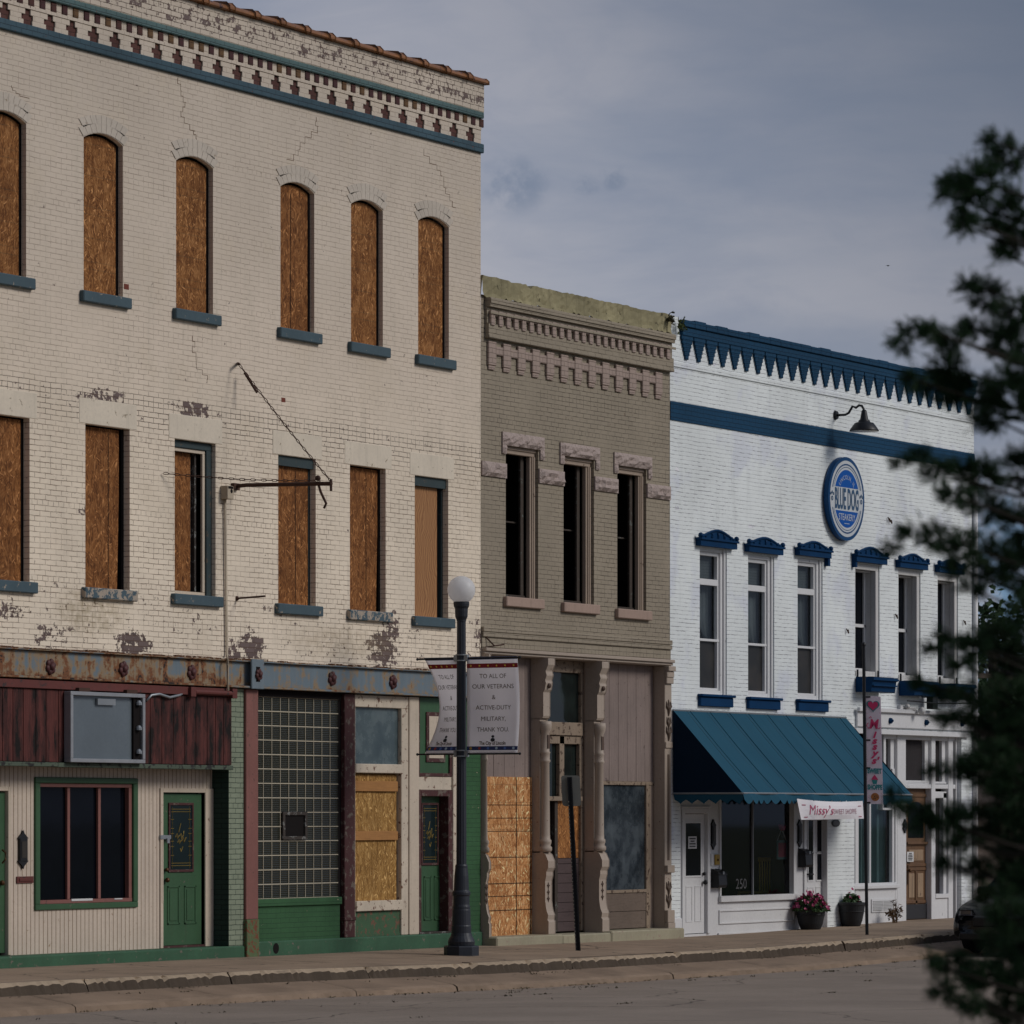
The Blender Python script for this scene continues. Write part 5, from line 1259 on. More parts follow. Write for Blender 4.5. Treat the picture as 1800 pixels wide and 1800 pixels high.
# number plaque on the pier
v = P3(1468, 1447, 0); m = MB(); m.prism([(v.x+.15*math.cos(2*PI*k/20), v.z+.06*math.sin(2*PI*k/20)) for k in range(20)], 'y', -.02, -.001); o = build('number_plaque', m, M_black, None, bevel=.003); tag(o, 'black oval number plaque on the white brick pier', 'plaque')
m = MB(); m.prism([(v.x+.12*math.cos(2*PI*k/20), v.z+.045*math.sin(2*PI*k/20)) for k in range(20)], 'y', -.022, -.0205); build('rim', m, simple('dull pewter', (.10,.10,.10), .5), o)
# ---- notices
def notice(px, py, y, w, h, label, lines=4):
    v = P3(px, py, y); m = MB(); m.box(v.x-w/2, v.x+w/2, y-.003, y-.0005, v.z-h/2, v.z+h/2); o = build('paper_notice', m, M_paper, None); tag(o, label, 'notice')
    m = MB(); r = random.Random(int(px))
    for k in range(lines):
        z = v.z+h*(.32-.64*k/(lines-1)); ww = w*r.uniform(.22, .38); m.box(v.x-ww, v.x+ww, y-.0042, y-.0035, z-h*.05, z+h*.05)
    build('printed_lines', m, M_ink, o)
notice(1217, 1481, SY1+.02, .30, .20, 'white paper notice taped inside the white door pane')
notice(1600, 1506, yd-.055, .28, .18, 'white paper notice on the brown wooden door pane', 5)
notice(1567, 1494, SY2+.045, .14, .16, 'small white card in the teal curtained window', 3)
# pink hanging sign and yellow chair inside the window
v = P3(1375, 1494, SY1+.14); yy = SY1+.14; m = MB(); m.box(v.x-.19, v.x+.19, yy, yy+.02, v.z-.16, v.z+.16); o = build('hanging_sign', m, simple('teal sign rim', (.10,.20,.22), .6), None); tag(o, 'small pink board with teal rim hanging inside the shop window', 'sign')
m = MB(); m.box(v.x-.15, v.x+.15, yy-.004, yy-.001, v.z-.12, v.z+.12); build('face', m, simple('pink sign face', (.35,.04,.10), .6), o)
m = MB(); m.tube([(v.x-.17, yy+.01, v.z+.16), (v.x, yy+.01, v.z+.36), (v.x+.17, yy+.01, v.z+.16)], .008, 5); build('cord', m, M_white, o)
m = MB(); m.ball((v.x, yy, v.z+.38), .06, 8, 6); m.tube([(v.x-.12, yy, v.z+.42), (v.x, yy, v.z+.38), (v.x+.12, yy, v.z+.42)], .02, 6); build('bow', m, simple('pink ribbon', (.6,.05,.2), .5), o)
M_yel = simple('yellow chair paint', (.75,.50,.08), .5)
v = P3(1343, 1520, .7); cx = v.x; ch = thing('chair', 'yellow slat back chair standing inside the shop window', 'chair', (cx, .7, .1))
m = MB(); m.box(cx-.22, cx+.22, .7, 1.1, .50, .54); build('seat', m, M_yel, ch, bevel=.01)
m = MB(); 
for k in range(5): m.box(cx-.2+k*.095, cx-.17+k*.095, .68, .70, .54, 1.05)
m.box(cx-.23, cx+.23, .675, .705, 1.051, 1.12); build('backrest', m, M_yel, ch, bevel=.005)
for sx_ in (-.2, .2):
    for y_ in (.72, 1.08): m = MB(); m.box(cx+sx_-.02, cx+sx_+.02, y_-.02, y_+.02, .101, .499); build('leg', m, M_yel, ch)
# ---- awning
ax0, ax1 = X(1181), X(1485); azt = Zp(1181, 1248); azb = 2.19; AD = -1.28
aw = thing('awning', 'dark teal canvas shop awning with scalloped valance on the white building', 'awning', ((ax0+ax1)/2, 0, azb))
m = MB(); nx = 36; ny = 10
def awp(u, v): return (lerp(ax0, ax1, u), lerp(-.02, AD, v), lerp(azt, azb, v) - .025*math.sin(PI*v)*(1+.3*math.sin(u*40)))
for i in range(nx):
    for j in range(ny): m.f([awp(i/nx, j/ny), awp((i+1)/nx, j/ny), awp((i+1)/nx, (j+1)/ny), awp(i/nx, (j+1)/ny)])
build('canopy', m, M_awn, aw, smooth=False)
for x_ in (ax0, ax1): m = MB(); m.f([(x_, -.02, azt), (x_, AD, azb), (x_, -.02, azb)]); build('end_panel', m, M_awnshade, aw)
m = MB(); r = random.Random(6)
for k in range(9):
    u = (k+.75)/9.2; q = [awp(u, j/10) for j in range(11)]
    for dx, mt_, rr_w in ((-.06, M_awnpipe, .005), (.05, M_awndark, .007)): m = MB(); m.tube([(p_[0]+dx, p_[1]-.001, p_[2]+.002) for p_ in q], rr_w, 4); build('seam', m, mt_, aw)
m = MB(); ns = 44
def val(x0, x1, y0, y1, n):
    for k in range(n):
        ca, cb = k/n, (k+1)/n
        top = []; 
        for j in range(7):
            t = lerp(ca, cb, j/6); dpt = .10+.07*math.sin(PI*j/6)
            fl = .015*math.sin(t*37)
            top.append(((lerp(x0, x1, t)+0, lerp(y0, y1, t)-fl, azb-.004), (lerp(x0, x1, t), lerp(y0, y1, t)-.03-fl*2, azb-dpt)))
        for (a_, c_), (d_, e_) in zip(top, top[1:]): m.f([a_, d_, e_, c_])
val(ax0, ax1, AD, AD, 26); val(ax0, ax0, -.02, AD, 6); val(ax1, ax1, -.02, AD, 6)
build('valance', m, M_awn, aw)
m = MB(); m.tube([(ax0, AD, azb), (ax1, AD, azb)], .016, 6); m.tube([(ax0, -.02, azb), (ax0, AD, azb)], .016, 6); m.tube([(ax1, -.02, azb), (ax1, AD, azb)], .016, 6); m.tube([(ax0, -.02, azt), (ax1, -.02, azt)], .018, 6); build('frame', m, M_steelgrey, aw)
# fabric shop banner under the awning
def q4(c, u, v): # bilinear on four corners tl tr br bl
    a_ = c[0].lerp(c[1], u); b_ = c[3].lerp(c[2], u); return a_.lerp(b_, v)
by = -1.33
cs = [P3(1400.5, 1404, by), P3(1516, 1408, by), P3(1518, 1439, by-.03), P3(1408, 1441, by-.03)]
m = MB(); n = 16
def bsag(u, v): p_ = q4(cs, u, v); return Vector((p_.x, p_.y - .05*math.sin(PI*u)*math.sin(PI*v), p_.z - .03*math.sin(PI*u)*(1-v)))
for i in range(n):
    for j in range(4): m.f([bsag(i/n, j/4), bsag((i+1)/n, j/4), bsag((i+1)/n, (j+1)/4), bsag(i/n, (j+1)/4)])
fb = build('shop_banner', m, simple('pale pink vinyl banner', (.74,.71,.74), .6, vary=.04), None, merge=True); tag(fb, 'pale fabric shop banner with pink lettering slung below the awning', 'banner')
md = fb.modifiers.new('Solid', 'SOLIDIFY'); md.thickness = .004
BW, BH = (cs[1]-cs[0]).length, (cs[3]-cs[0]).length
def onban(x, y, s=1): return lambda u, v: (lambda p_: (p_.x, p_.y-.012, p_.z))(bsag(x+u/BW, y-v/BH))
m = MB(); addtext(m, "Missy's", .26, onban(.30, .74), fit=BW*.36, shear=.35, offset=.0); build('script_lettering', m, simple('raspberry ink', (.48,.10,.18), .6, bump=0), fb)
m = MB(); addtext(m, 'SWEET SHOPPE', .15, onban(.68, .70), fit=BW*.38); build('capital_lettering', m, simple('faded rose ink', (.40,.24,.28), .6, bump=0), fb)
m = MB(); 
for u in (.05, .91):
    for a_, b_, c_, d_ in ((0, .25, .05, .25), (0, .85, .05, .85)): m.f([bsag(u, b_), bsag(u+.05, d_), bsag(u+.05, d_+.05), bsag(u, b_+.05)])
bpy.data.meshes
for v_ in m.bm.verts: v_.co.y -= .012
build('border_marks', m, simple('rose ink', (.40,.15,.2), .6, bump=0), fb)
# ---- gooseneck lamp
v = P3(1468, 730, 0); tip = Yfor(v.x, 1519); gl = thing('gooseneck_lamp', 'black gooseneck barn lamp over the round blue sign', 'wall lamp', (v.x, 0, v.z))
m = MB(); pts = []
zt = Zp(1512, 712, tip*.9); zr = Zp(1519, 757, tip)
path = [(0, v.z), (.35, v.z-.0), (.47, v.z+.03), (.60, v.z+.14), (.72, zt-.04), (.82, zt), (.92, zt-.01), (.985, zt-.07), (1.0, zt-.14), (1.0, zr+.33)]
m.tube([(v.x, tip*a_, z) for a_, z in path], .022, 8); build('arm', m, M_black, gl, smooth=True)
m = MB(); m.tube([(v.x, -.001, v.z), (v.x, -.04, v.z)], [.085, .07], 14); build('mounting_plate', m, M_black, gl)
m = MB(); m.lathe([(.03, .36), (.045, .34), (.07, .20), (.10, .17), (.105, .145), (.15, .135), (.17, .125), (.252, .01), (.256, -.01), (.248, -.008), (.165, .105), (.05, .12)], (v.x, tip, zr), 28); sh_ = build('shade', m, M_black, gl, smooth=True)
m = MB(); m.lathe([(.2475, -.009), (.163, .10), (.05, .112)], (v.x, tip, zr), 28); build('inner_enamel', m, M_lampwhite, sh_, smooth=True)
# ---- round sign
cx, cz = (X(1442.5)+X(1511))/2, Zp(1477, 876, -.08); RS = .715
m = MB(); m.prism([(cx+RS*math.cos(2*PI*k/64), cz+RS*math.sin(2*PI*k/64)) for k in range(64)], 'y', -.12, -.03); m.box(cx-.3, cx+.3, -.029, -.001, cz-.3, cz+.3)
M_sb = simple('navy sign edge', (.006,.055,.16), .5, spec=.15); M_sblue = simple('royal blue sign face', (.006,.085,.36), .5, vary=.05, spec=.1); M_swhite = simple('white sign face', (.52,.55,.58), .5, vary=.04); M_snavy = simple('navy sign lettering', (.02,.07,.15), .5, bump=0)
rs = build('round_sign', m, M_sb, None, bevel=.01); tag(rs, 'round blue and white steakery sign on the white brick wall', 'sign')
m = MB(); m.ring((cx, cz), 0, RS*.925, -.1225, 64); build('face', m, M_swhite, rs)
m = MB(); 
for r0_, r1_, e_ in ((.81, .845, .30), (.755, .77, .34)):
    for s_ in (0, PI): m = MB(); m.ring((cx, cz), RS*r0_, RS*r1_, -.1245, 64, s_+e_, s_+PI-e_); build('arc_line', m, M_sb, rs)
def seg_(mb, r, h0, up, y, n=30):
    a0 = math.asin(h0/r); pts = [(cx+r*math.cos(lerp(a0, PI-a0, k/n)), y, cz+(1 if up else -1)*r*math.sin(lerp(a0, PI-a0, k/n))) for k in range(n+1)]; mb.f(pts)
m = MB(); seg_(m, RS*.70, RS*.27, True, -.1245); seg_(m, RS*.70, RS*.30, False, -.1245); build('blue_field', m, M_sblue, rs)
m = MB(); addtext(m, 'BLUE DOG', .50, lambda u, v_: (cx+u, -.127, cz-.175+v_), fit=.95, offset=.012); build('name_lettering', m, M_snavy, rs)
m = MB(); addtext(m, 'STEAKERY', .165, lambda u, v_: (cx+u, -.127, cz-.375+v_), fit=.66)
def arc_(u, v_):
    a_ = PI/2 - u/(RS*.5); rr = RS*.50+v_; return (cx+rr*math.cos(a_), -.127, cz-.02+rr*math.sin(a_))
addtext(m, 'LINCOLN, IL', .105, arc_, space=1.35, fit=.62); m.box(cx-.1, cx+.1, -.1275, -.1265, cz-.435, cz-.425)
build('small_lettering', m, M_swhite, rs)
for sg in (-1, 1):
    m = MB(); px_ = cx+sg*.585
    m.ring((px_, cz-.02), .018, .042, -.127, 12)
    for k in range(3): m.ring((px_-.05+k*.05, cz+.06+(.025 if k == 1 else 0)), .01, .026, -.1272, 10)
    build('paw_emblem', m, M_snavy, rs)
# ---- window boxes
def wbox(i, label):
    a, c, z0, z1 = hC[i][:4]; zt_ = z0-.02; zb_ = z0-.27
    y0, y1 = -.33, -.02
    m = MB(); xa_, xb_ = a-.0, c-.02
    m.prism([(y1, zb_), (y0+.03, zb_), (y0, zt_-.06), (y0-.03, zt_-.05), (y0-.03, zt_), (y1, zt_)], 'x', xa_, xb_)
    o = build('window_box', m, M_navy, None, bevel=.008); tag(o, label, 'window box', 'navy window boxes on the white building')
    m = MB(); m.box(xa_-.03, xb_+.03, y0-.045, y0-.031, zt_-.05, zt_-.02); m.box(xa_, xb_, y0-.03, y0-.008, zb_+.10, zb_+.125); build('rim', m, M_navy, o)
    m = MB(); m.box(xa_+.04, xb_-.04, y0+.02, y1-.03, zt_+.001, zt_+.012); build('soil', m, M_gap, o)
    for q in (xa_+.05, xb_-.09): m = MB(); m.box(q, q+.03, -.03, -.005, zt_, zt_+.14); build('bracket', m, M_black, o)
wbox(3, 'navy window box above the pole banner, nearest the round sign'); wbox(4, 'navy window box under the middle deep window'); wbox(5, 'navy window box under the window nearest the conifer')
# ---- flood lights and wire over right shopfront
m = MB(); v = P3(1590, 1246, 0); m.tube([(v.x-.2, -.02, v.z+.02), (v.x+.2, -.12, v.z)], .03, 6); m.ball((v.x+.3, -.2, v.z-.03), .07, 10, 8); m.ball((v.x-.1, -.1, v.z+.04), .05, 8, 6); fl = build('flood_light', m, M_lampwhite, None); tag(fl, 'small white twin flood light over the right shopfront', 'flood light')
m = MB(); m.box(v.x-.30, v.x-.2, -.06, -.001, v.z-.07, v.z+.06); build('base_box', m, M_white, fl)
m = MB(); p1, p2 = P3(1595, 1232, -.3), P3(1712, 1236, -.3); m.tube([p1, p1.lerp(p2, .5)-Vector((0,0,.03)), p2], .012, 5); o = build('wire', m, M_black, None); tag(o, 'thin black wire sagging along the top of the right shopfront', 'wire')
m = MB(); v = P3(1640, 1231, -.2); m.box(v.x-.11, v.x+.11, -.25, -.12, v.z-.16, v.z+.16); m.box(v.x-.03, v.x+.03, -.12, -.001, v.z+.05, v.z+.1); o = build('speaker_box', m, M_black, None, bevel=.008); tag(o, 'small black box hung above the right shopfront under the window boxes', 'box')
# ---- iron sign arm with chains
wp = P3(412, 855, 0); tipY = Yfor(wp.x, 583); tip = P3(583, 850, tipY)
ia = thing('sign_hanger', 'rusty iron sign arm held out from the cream wall by two chains', 'sign bracket', tuple(wp))
m = MB(); m.tube([wp, (wp.x, tipY*.12, wp.z+.01), tip], .028, 8); build('bar', m, M_rustiron, ia)
m = MB(); m.box(wp.x-.08, wp.x+.06, -.05, -.001, wp.z-.05, wp.z+.04); build('wall_plate', m, M_rustiron, ia)
def chain(a_, b_, name, sag=.0, link=.075):
    m = MB(); d = b_-a_; n = int(d.length/link); dn = d.normalized(); s1 = dn.cross(Vector((0,0,1))).normalized(); s2 = dn.cross(s1)
    for k in range(n):
        c = a_ + d*((k+.5)/n) - Vector((0,0,sag*math.sin(PI*(k+.5)/n))); s = s1 if k % 2 else s2; L = link*.64
        pts = [c+dn*L*math.cos(t)+s*.014*math.sin(t) for t in [2*PI*j/6 for j in range(7)]]
        m.tube(pts, .0055, 4, cap=False)
    return build(name, m, M_rustiron, ia)
e1 = P3(420, 640, -.12); chain(e1, tip+Vector((0,0,.02)), 'chain', .03)
m = MB(); q = P3(418, 639, 0); m.tube([q, e1], .02, 6); m.tube([P3(430,655,-.12), P3(452,690,-.3)], .02, 6); build('eye_bolt', m, M_rustiron, ia)
e2 = P3(287, 832, -.03); t2 = P3(561, 845, tipY*.88); t2.x = wp.x; chain(e2, t2, 'chain', .03)
m = MB(); t3 = Vector((wp.x, tipY*.86, tip.z+.02)); m.tube([t3, t3+Vector((.02,-.03,-.12)), t3+Vector((.05,-.1,-.28)), t3+Vector((.06,-.06,-.34))], .018, 6); m.ball(t3+Vector((0,0,.06)), .04, 8, 6); m.tube([tip+Vector((0,.01,-.1)), tip+Vector((0,.01,.06))], .02, 6); build('hook', m, M_rustiron, ia)
m = MB(); q = P3(416, 1052, 0); e = Vector((q.x, Yfor(q.x, 466), 0)); e.z = P3(466, 1048, e.y).z; m.tube([q, e], .014, 5); m.ball(q, .035, 6, 5); o = build('iron_rod', m, M_rustiron, None); tag(o, 'short rusty rod sticking out of the cream wall under the sign arm', 'rod')
# ---- street lamp
def ground_at(px, py, zoff=0):
    u = (px-CX0)/F; d = 60.0
    for _ in range(8):
        x = CAMX + d*(CA+u*SA); y = CAMY + d*(SA-u*CA); d = F*(CAMZ-(G(x, y)+zoff))/(py-HY)
    x = CAMX + d*(CA+u*SA); y = CAMY + d*(SA-u*CA); return Vector((x, y, G(x, y)+zoff))
L = ground_at(811, 1679); S = F/((L.x-CAMX)*CA+(L.y-CAMY)*SA)
lp = thing('street_lamp', 'black fluted street lamp with white globe carrying two banners', 'street lamp', tuple(L))
zz = lambda py: (1434-py)/S + CAMZ - L.z
lz = L.z
def post_prof(*pp): return [(w/2/S, zz(py)) for w, py in pp]
m = MB(); m.lathe([(.25, -.02), (.25, zz(1664)), (.235, zz(1662))], L, 8, PI/8); m.lathe(post_prof((46,1662),(48,1655),(44,1650),(38,1645),(35,1640),(35,1628),(33,1626),(32,1600),(31,1598),(31,1594),(29,1590),(29,1575),(32,1573),(32,1568),(27,1565),(25,1540),(22,1526),(22,1522),(19,1519)), L, 24)
build('base', m, M_lampblue, lp, bevel=.004)
m = MB(); m.lathe(post_prof((18,1519),(17,1300),(15.5,1072)), L, 24, flute=1); build('pole', m, M_lampblue, lp)
m = MB(); m.lathe(post_prof((15,1073),(20,1072),(20,1068),(16,1066),(19,1060),(24,1063),(28,1061),(28,1058),(24,1056)), L, 20) if False else m.lathe(post_prof((17,1092),(17,1090),(22,1084),(23,1074),(23,1070),(27,1066),(28,1062),(28,1058),(22,1057)), L, 20); build('collar', m, M_lampblue, lp)
m = MB(); m.ball((L.x, L.y, lz+zz(1037)), 24.5/S, 32, 20); build('globe', m, M_globe, lp, smooth=True)
zr = {}
rl, rr_len = 81/S/.9, 104/S/.88
for k, py in (('t', 1157.5), ('b', 1325.5)):
    z = lz+zz(py); zr[k] = z
    m = MB(); m.tube([(L.x, L.y-.06, z), (L.x, L.y-rr_len, z)], .013, 6); m.ball((L.x, L.y-rr_len, z), .02, 6, 5); build('banner_arm', m, M_black, lp)
    m = MB(); m.tube([(L.x, L.y+.06, z), (L.x, L.y+rl, z-.0)], .013, 6); m.ball((L.x, L.y+rl, z), .02, 6, 5); build('banner_arm', m, M_black, lp)
    m = MB()
    for dz in (-.03, .05): m.lathe([(.085, dz-.008), (.085, dz+.008)], (L.x, L.y, z), 16)
    m.box(L.x-.03, L.x+.03, L.y-.11, L.y+.11, z-.04, z+.05); build('strap', m, M_steelgrey, lp)
# ---- banners
M_cloth = translucent('white banner cloth', (.90,.88,.90), .75, .62)
M_brown = simple('brown banner ink', (.085,.055,.03), .7, bump=0); M_redb = simple('crimson banner band', (.25,.015,.02), .7, bump=0); M_navb = simple('navy banner band', (.02,.035,.12), .7, bump=0); M_gstar = simple('gold star', (.8,.55,.08), .7, bump=0)
def banner(y0, y1, bulge, pull, label, tc):
    zt_, zb_ = zr['t']+.02, zr['b']-.01; 
    def sf(u, v, o=0):     # u 0..1 from left to right in the picture, v 0..1 from the top
        y = lerp(y0, y1, u); s = math.sin(PI*v)
        edge = (1-u) if pull > 0 else u
        if pull > 0: edge = 1-.55*u
        return Vector((L.x + bulge*s*edge + .02*math.sin(u*5)*s - o, y - abs(pull)*s*edge*(1 if pull > 0 else -1), lerp(zt_, zb_, v)))
    m = MB(); nu, nv = 14, 24
    for i in range(nu):
        for j in range(nv): m.f([sf(i/nu, j/nv), sf((i+1)/nu, j/nv), sf((i+1)/nu, (j+1)/nv), sf(i/nu, (j+1)/nv)])
    ob = build('banner', m, M_cloth, None, smooth=True, merge=True); tag(ob, label, 'banner', 'white veterans banners on the street lamp')
    md = ob.modifiers.new('Solid', 'SOLIDIFY'); md.thickness = .003; md.offset = 0
    Wd, Ht = abs(y1-y0), zt_-zb_
    def strip(v0, v1, mat, name, u0=0.0, u1=1.0):
        m = MB()
        for i in range(nu):
            for j in range(2): m.f([sf(lerp(u0,u1,(i+a_)/nu), lerp(v0, v1, (j+c_)/2), .005) for a_, c_ in ((0,0),(1,0),(1,1),(0,1))])
        return build(name, m, mat, ob)
    strip(.07, .115, M_redb, 'red_band'); strip(.915, .955, M_navb, 'navy_band'); strip(.985, 1.0, M_redb, 'hem')
    strip(0.0, .03, simple('blue grey top hem', (.10,.13,.25), .7, bump=0), 'hem')
    def dot(m, u, v, r, n=6, rot=0.0, star=False):
        pts = []
        for k in range(n*2 if star else n):
            q = r*(.45 if star and k % 2 else 1); t = 2*PI*k/(n*2 if star else n)+PI/2; pts.append(sf(u+q*math.cos(t)/Wd, v-q*math.sin(t)/Ht, .008))
        m.f(pts)
    m = MB()
    for k in range(6): dot(m, .08+.168*k, .0925, .020, 5, star=True)
    build('gold_star', m, M_gstar, ob)
    mats = [simple('gold seal', (.4,.25,.05), .7, bump=0), simple('red seal', (.3,.04,.03), .7, bump=0), simple('blue seal', (.08,.15,.4), .7, bump=0), simple('pale seal', (.35,.45,.55), .7, bump=0)]
    for k, q in enumerate((0, 1, 2, 3, 2, 3)):
        m = MB(); dot(m, .08+.168*k, .935, .021, 10); build('seal', m, mats[q], ob)
    m = MB()
    rows = [('TO ALL OF', .22, .52), ('OUR VETERANS', .325, .80), ('&', .435, .07), ('ACTIVE-DUTY', .54, .68), ('MILITARY,', .655, .48), ('THANK YOU.', .765, .62)]
    for body, v, w in rows:
        hgt = .088
        addtext(m, body, hgt, lambda a_, b_, v=v: sf(tc+a_/Wd, v-b_/Ht, .007), fit=Wd*w)
    addtext(m, 'The City of Lincoln', .07, lambda a_, b_: sf(tc+a_/Wd, .90-b_/Ht, .007), fit=Wd*.52, offset=.002)
    build('lettering', m, M_brown, ob)
    m = MB()      # small dark bust emblem
    for cu, cv, r_, sx_ in ((tc, .815, .024, 1), (tc, .85, .035, 1)):
        pts = [sf(cu+r_*sx_*math.cos(2*PI*k/12)/Wd, cv-r_*.8*math.sin(2*PI*k/12)/Ht, .007+.001*sx_) for k in range(12)]; m.f(pts)
    build('bust_emblem', m, M_ink, ob)
    return ob
banner(L.y-.09, L.y-rr_len+.04, .12, -.02, 'white veterans banner on the street lamp, hanging flat on the street side', .5)
banner(L.y+rl-.11, L.y+.05, .26, .10, 'white veterans banner on the street lamp, billowing on the building side', .46)
# ---- leaning sign post seen from behind
Q = ground_at(1016, 1671); S2 = F/((Q.x-CAMX)*CA+(Q.y-CAMY)*SA)
def rel(px, py): # point beside the post on a plane through it facing the road's direction
    return atdist(px, py, F/S2)
sp = thing('sign_post', 'leaning perforated steel post with the grey back of a small sign', 'sign', tuple(Q))
tp = rel(1001, 1366); bt = rel(1016.5, 1674)
m = MB(); ax = Vector((SA, -CA, 0)); dp = Vector((CA, SA, 0)); w = .036
n = 22
for sgn in (-1, 1):
    a_ = bt+ax*w*sgn*.75; c_ = tp+ax*w*sgn*.75
    q = [(-w*.25, -w), (w*.25, -w), (w*.25, w), (-w*.25, w)]
    A_ = [m.bm.verts.new(a_+ax*u+dp*v) for u, v in q]; B_ = [m.bm.verts.new(c_+ax*u+dp*v) for u, v in q]
    for k in range(4): m.bm.faces.new([A_[k], A_[(k+1)%4], B_[(k+1)%4], B_[k]])
    m.bm.faces.new(A_); m.bm.faces.new(B_)
A_ = [m.bm.verts.new(a2) for a2 in (bt-ax*w*.5+dp*.01, bt+ax*w*.5+dp*.01, tp+ax*w*.5+dp*.01, tp-ax*w*.5+dp*.01)]; m.bm.faces.new(A_)
build('post', m, M_black, sp)
m = MB()
for k in range(40):
    c_ = bt.lerp(tp, (k+.5)/46)-ax*w*1.0-dp*w*1.05; m.ball(c_, .010, 5, 4)
build('hole', m, simple('pale light through holes', (.16,.14,.12), .8, bump=0), sp)
cpt = rel(1004, 1390); up = (tp-bt).normalized(); m = MB()
pts = []; hw, hh, cr = 16.5/S2, 27/S2, .04
for cx_, cz_, a0 in ((hw-cr, hh-cr, 0), (-hw+cr, hh-cr, PI/2), (-hw+cr, -hh+cr, PI), (hw-cr, -hh+cr, 1.5*PI)):
    for k in range(4): t = a0+PI/2*k/3; pts.append((cx_+cr*math.cos(t), cz_+cr*math.sin(t)))
off = dp*(w+.004)
A_ = [m.bm.verts.new(cpt+ax*u+up*v+off) for u, v in pts]; B_ = [m.bm.verts.new(cpt+ax*u+up*v+off+dp*.004) for u, v in pts]
m.bm.faces.new(A_); m.bm.faces.new(B_[::-1])
for k in range(len(pts)): m.bm.faces.new([A_[k], A_[(k+1)%len(pts)], B_[(k+1)%len(pts)], B_[k]])
build('sign_plate', m, simple('bare aluminium back', (.20,.20,.18), .5, .3), sp)
# ---- pole with vertical shop banner
Q = ground_at(1524, 1643); dd = (Q.x-CAMX)*CA+(Q.y-CAMY)*SA; S3 = F/dd
pl = thing('banner_pole', 'slim black pole on the kerb carrying a tall narrow sweet shop panel', 'pole', tuple(Q))
tp = atdist(1518, 1133, dd); m = MB(); m.tube([Q-Vector((0,0,.03)), tp], .028, 8); m.ball(tp, .04, 8, 6); build('pole_shaft', m, M_black, pl)
def onpole(px, py, o=0): p_ = atdist(px, py, dd-o); return p_
for py in (1225, 1301, 1350, 1411): m = MB(); m.tube([onpole(1519.5, py), onpole(1530, py)], .014, 5); build('bracket', m, M_black, pl)
c4 = [onpole(1520, 1223), onpole(1548, 1224.5), onpole(1552.5, 1413.5), onpole(1524.5, 1413)]
m = MB(); F0 = [m.bm.verts.new(p_) for p_ in c4]; F1 = [m.bm.verts.new(p_+dp*.012) for p_ in c4]
m.bm.faces.new(F0); m.bm.faces.new(F1[::-1])
for k in range(4): m.bm.faces.new([F0[k], F0[(k+1)%4], F1[(k+1)%4], F1[k]])
pb = build('panel_sign', m, translucent('pale lilac panel', (.80,.72,.79), .55, .4), None); tag(pb, 'tall narrow sweet shop panel with heart, cupcake and cookie on the slim pole', 'sign')
PW, PH_ = (c4[1]-c4[0]).length, (c4[3]-c4[0]).length
def on(u, v, o=.006): return q4(c4, u, v) - dp*o
M_pk = simple('hot pink ink', (.50,.03,.12), .5, bump=0); M_tl = simple('teal ink', (.02,.20,.22), .5, bump=0); M_ck = simple('cookie brown', (.33,.12,.03), .6, bump=0)
def poly(m, pts, o=.006): m.f([on(u, v, o) for u, v in pts])
def heart(s, cy):
    pts = []
    for k in range(28):
        t = 2*PI*k/28; hx = 16*math.sin(t)**3; hy = 13*math.cos(t)-5*math.cos(2*t)-2*math.cos(3*t)-math.cos(4*t); pts.append((.5+s*hx/17, cy-s*hy/17*PW/PH_))
    return pts
m = MB(); poly(m, heart(.44, .088)); build('heart_rim', m, M_tl, pb)
m = MB(); poly(m, heart(.35, .086), .009); build('heart', m, M_pk, pb)
m = MB()
def pt_(cu, cv, h_, fitw=None, **k):
    return lambda a_, b_: on(cu+a_/PW, cv-b_/PH_, .008)
addtext(m, 'M', PH_*.125, pt_(.50, .30, 0), shear=.2, fit=PW*.60, offset=.005)
for path in ([(.20,.25),(.10,.26),(.10,.285),(.18,.30),(.25,.29)], [(.26,.205),(.34,.19),(.40,.20)], [(.74,.29),(.86,.302),(.93,.285)]): m.tube([on(u, v, .008) for u, v in path], .006, 4)
for ch_, v in (('i', .385), ('s', .44), ('s', .495), ('y', .555), ("s'", .625)): addtext(m, ch_, PH_*.085, pt_(.52, v, 0), shear=.3, sx=1.15, offset=.007)
build('script_lettering', m, M_pk, pb)
m = MB(); addtext(m, 'SWEET', PH_*.062, pt_(.5, .715, 0), fit=PW*.90, offset=.006); addtext(m, 'SHOPPE', PH_*.062, pt_(.5, .865, 0), fit=PW*.94, offset=.006); build('capital_lettering', m, M_tl, pb)
m = MB(); poly(m, [(.32,.775),(.68,.775),(.62,.815),(.38,.815)]); cu_ = build('cupcake', m, M_tl, pb)
m = MB(); poly(m, [(.28,.775),(.36,.755),(.44,.74),(.5,.728),(.56,.74),(.64,.755),(.72,.775)], .007); build('icing', m, M_pk, cu_)
m = MB(); poly(m, [(.5+.26*math.cos(2*PI*k/20), .935+.26*math.sin(2*PI*k/20)*PW/PH_) for k in range(20)]); ck = build('cookie', m, M_ck, pb)
m = MB(); r = random.Random(3)
for k in range(9):
    a_, q = r.uniform(0, 2*PI), r.uniform(.03, .2); cu2, cv2 = .5+q*math.cos(a_), .935+q*math.sin(a_)*PW/PH_; poly(m, [(cu2+.035*math.cos(2*PI*j/6), cv2+.035*math.sin(2*PI*j/6)*PW/PH_) for j in range(6)], .009)
build('chip', m, M_ink, ck)
m = MB()
for k in range(34):
    u, v = r.uniform(.06, .94), r.uniform(.02, .98)
    if .15 < u < .85: u = r.choice((.08, .92, .12, .9))
    poly(m, [(u+.02*math.cos(2*PI*j/5), v+.02*math.sin(2*PI*j/5)*PW/PH_) for j in range(5)], .005)
build('sprinkle', m, M_pk, pb)
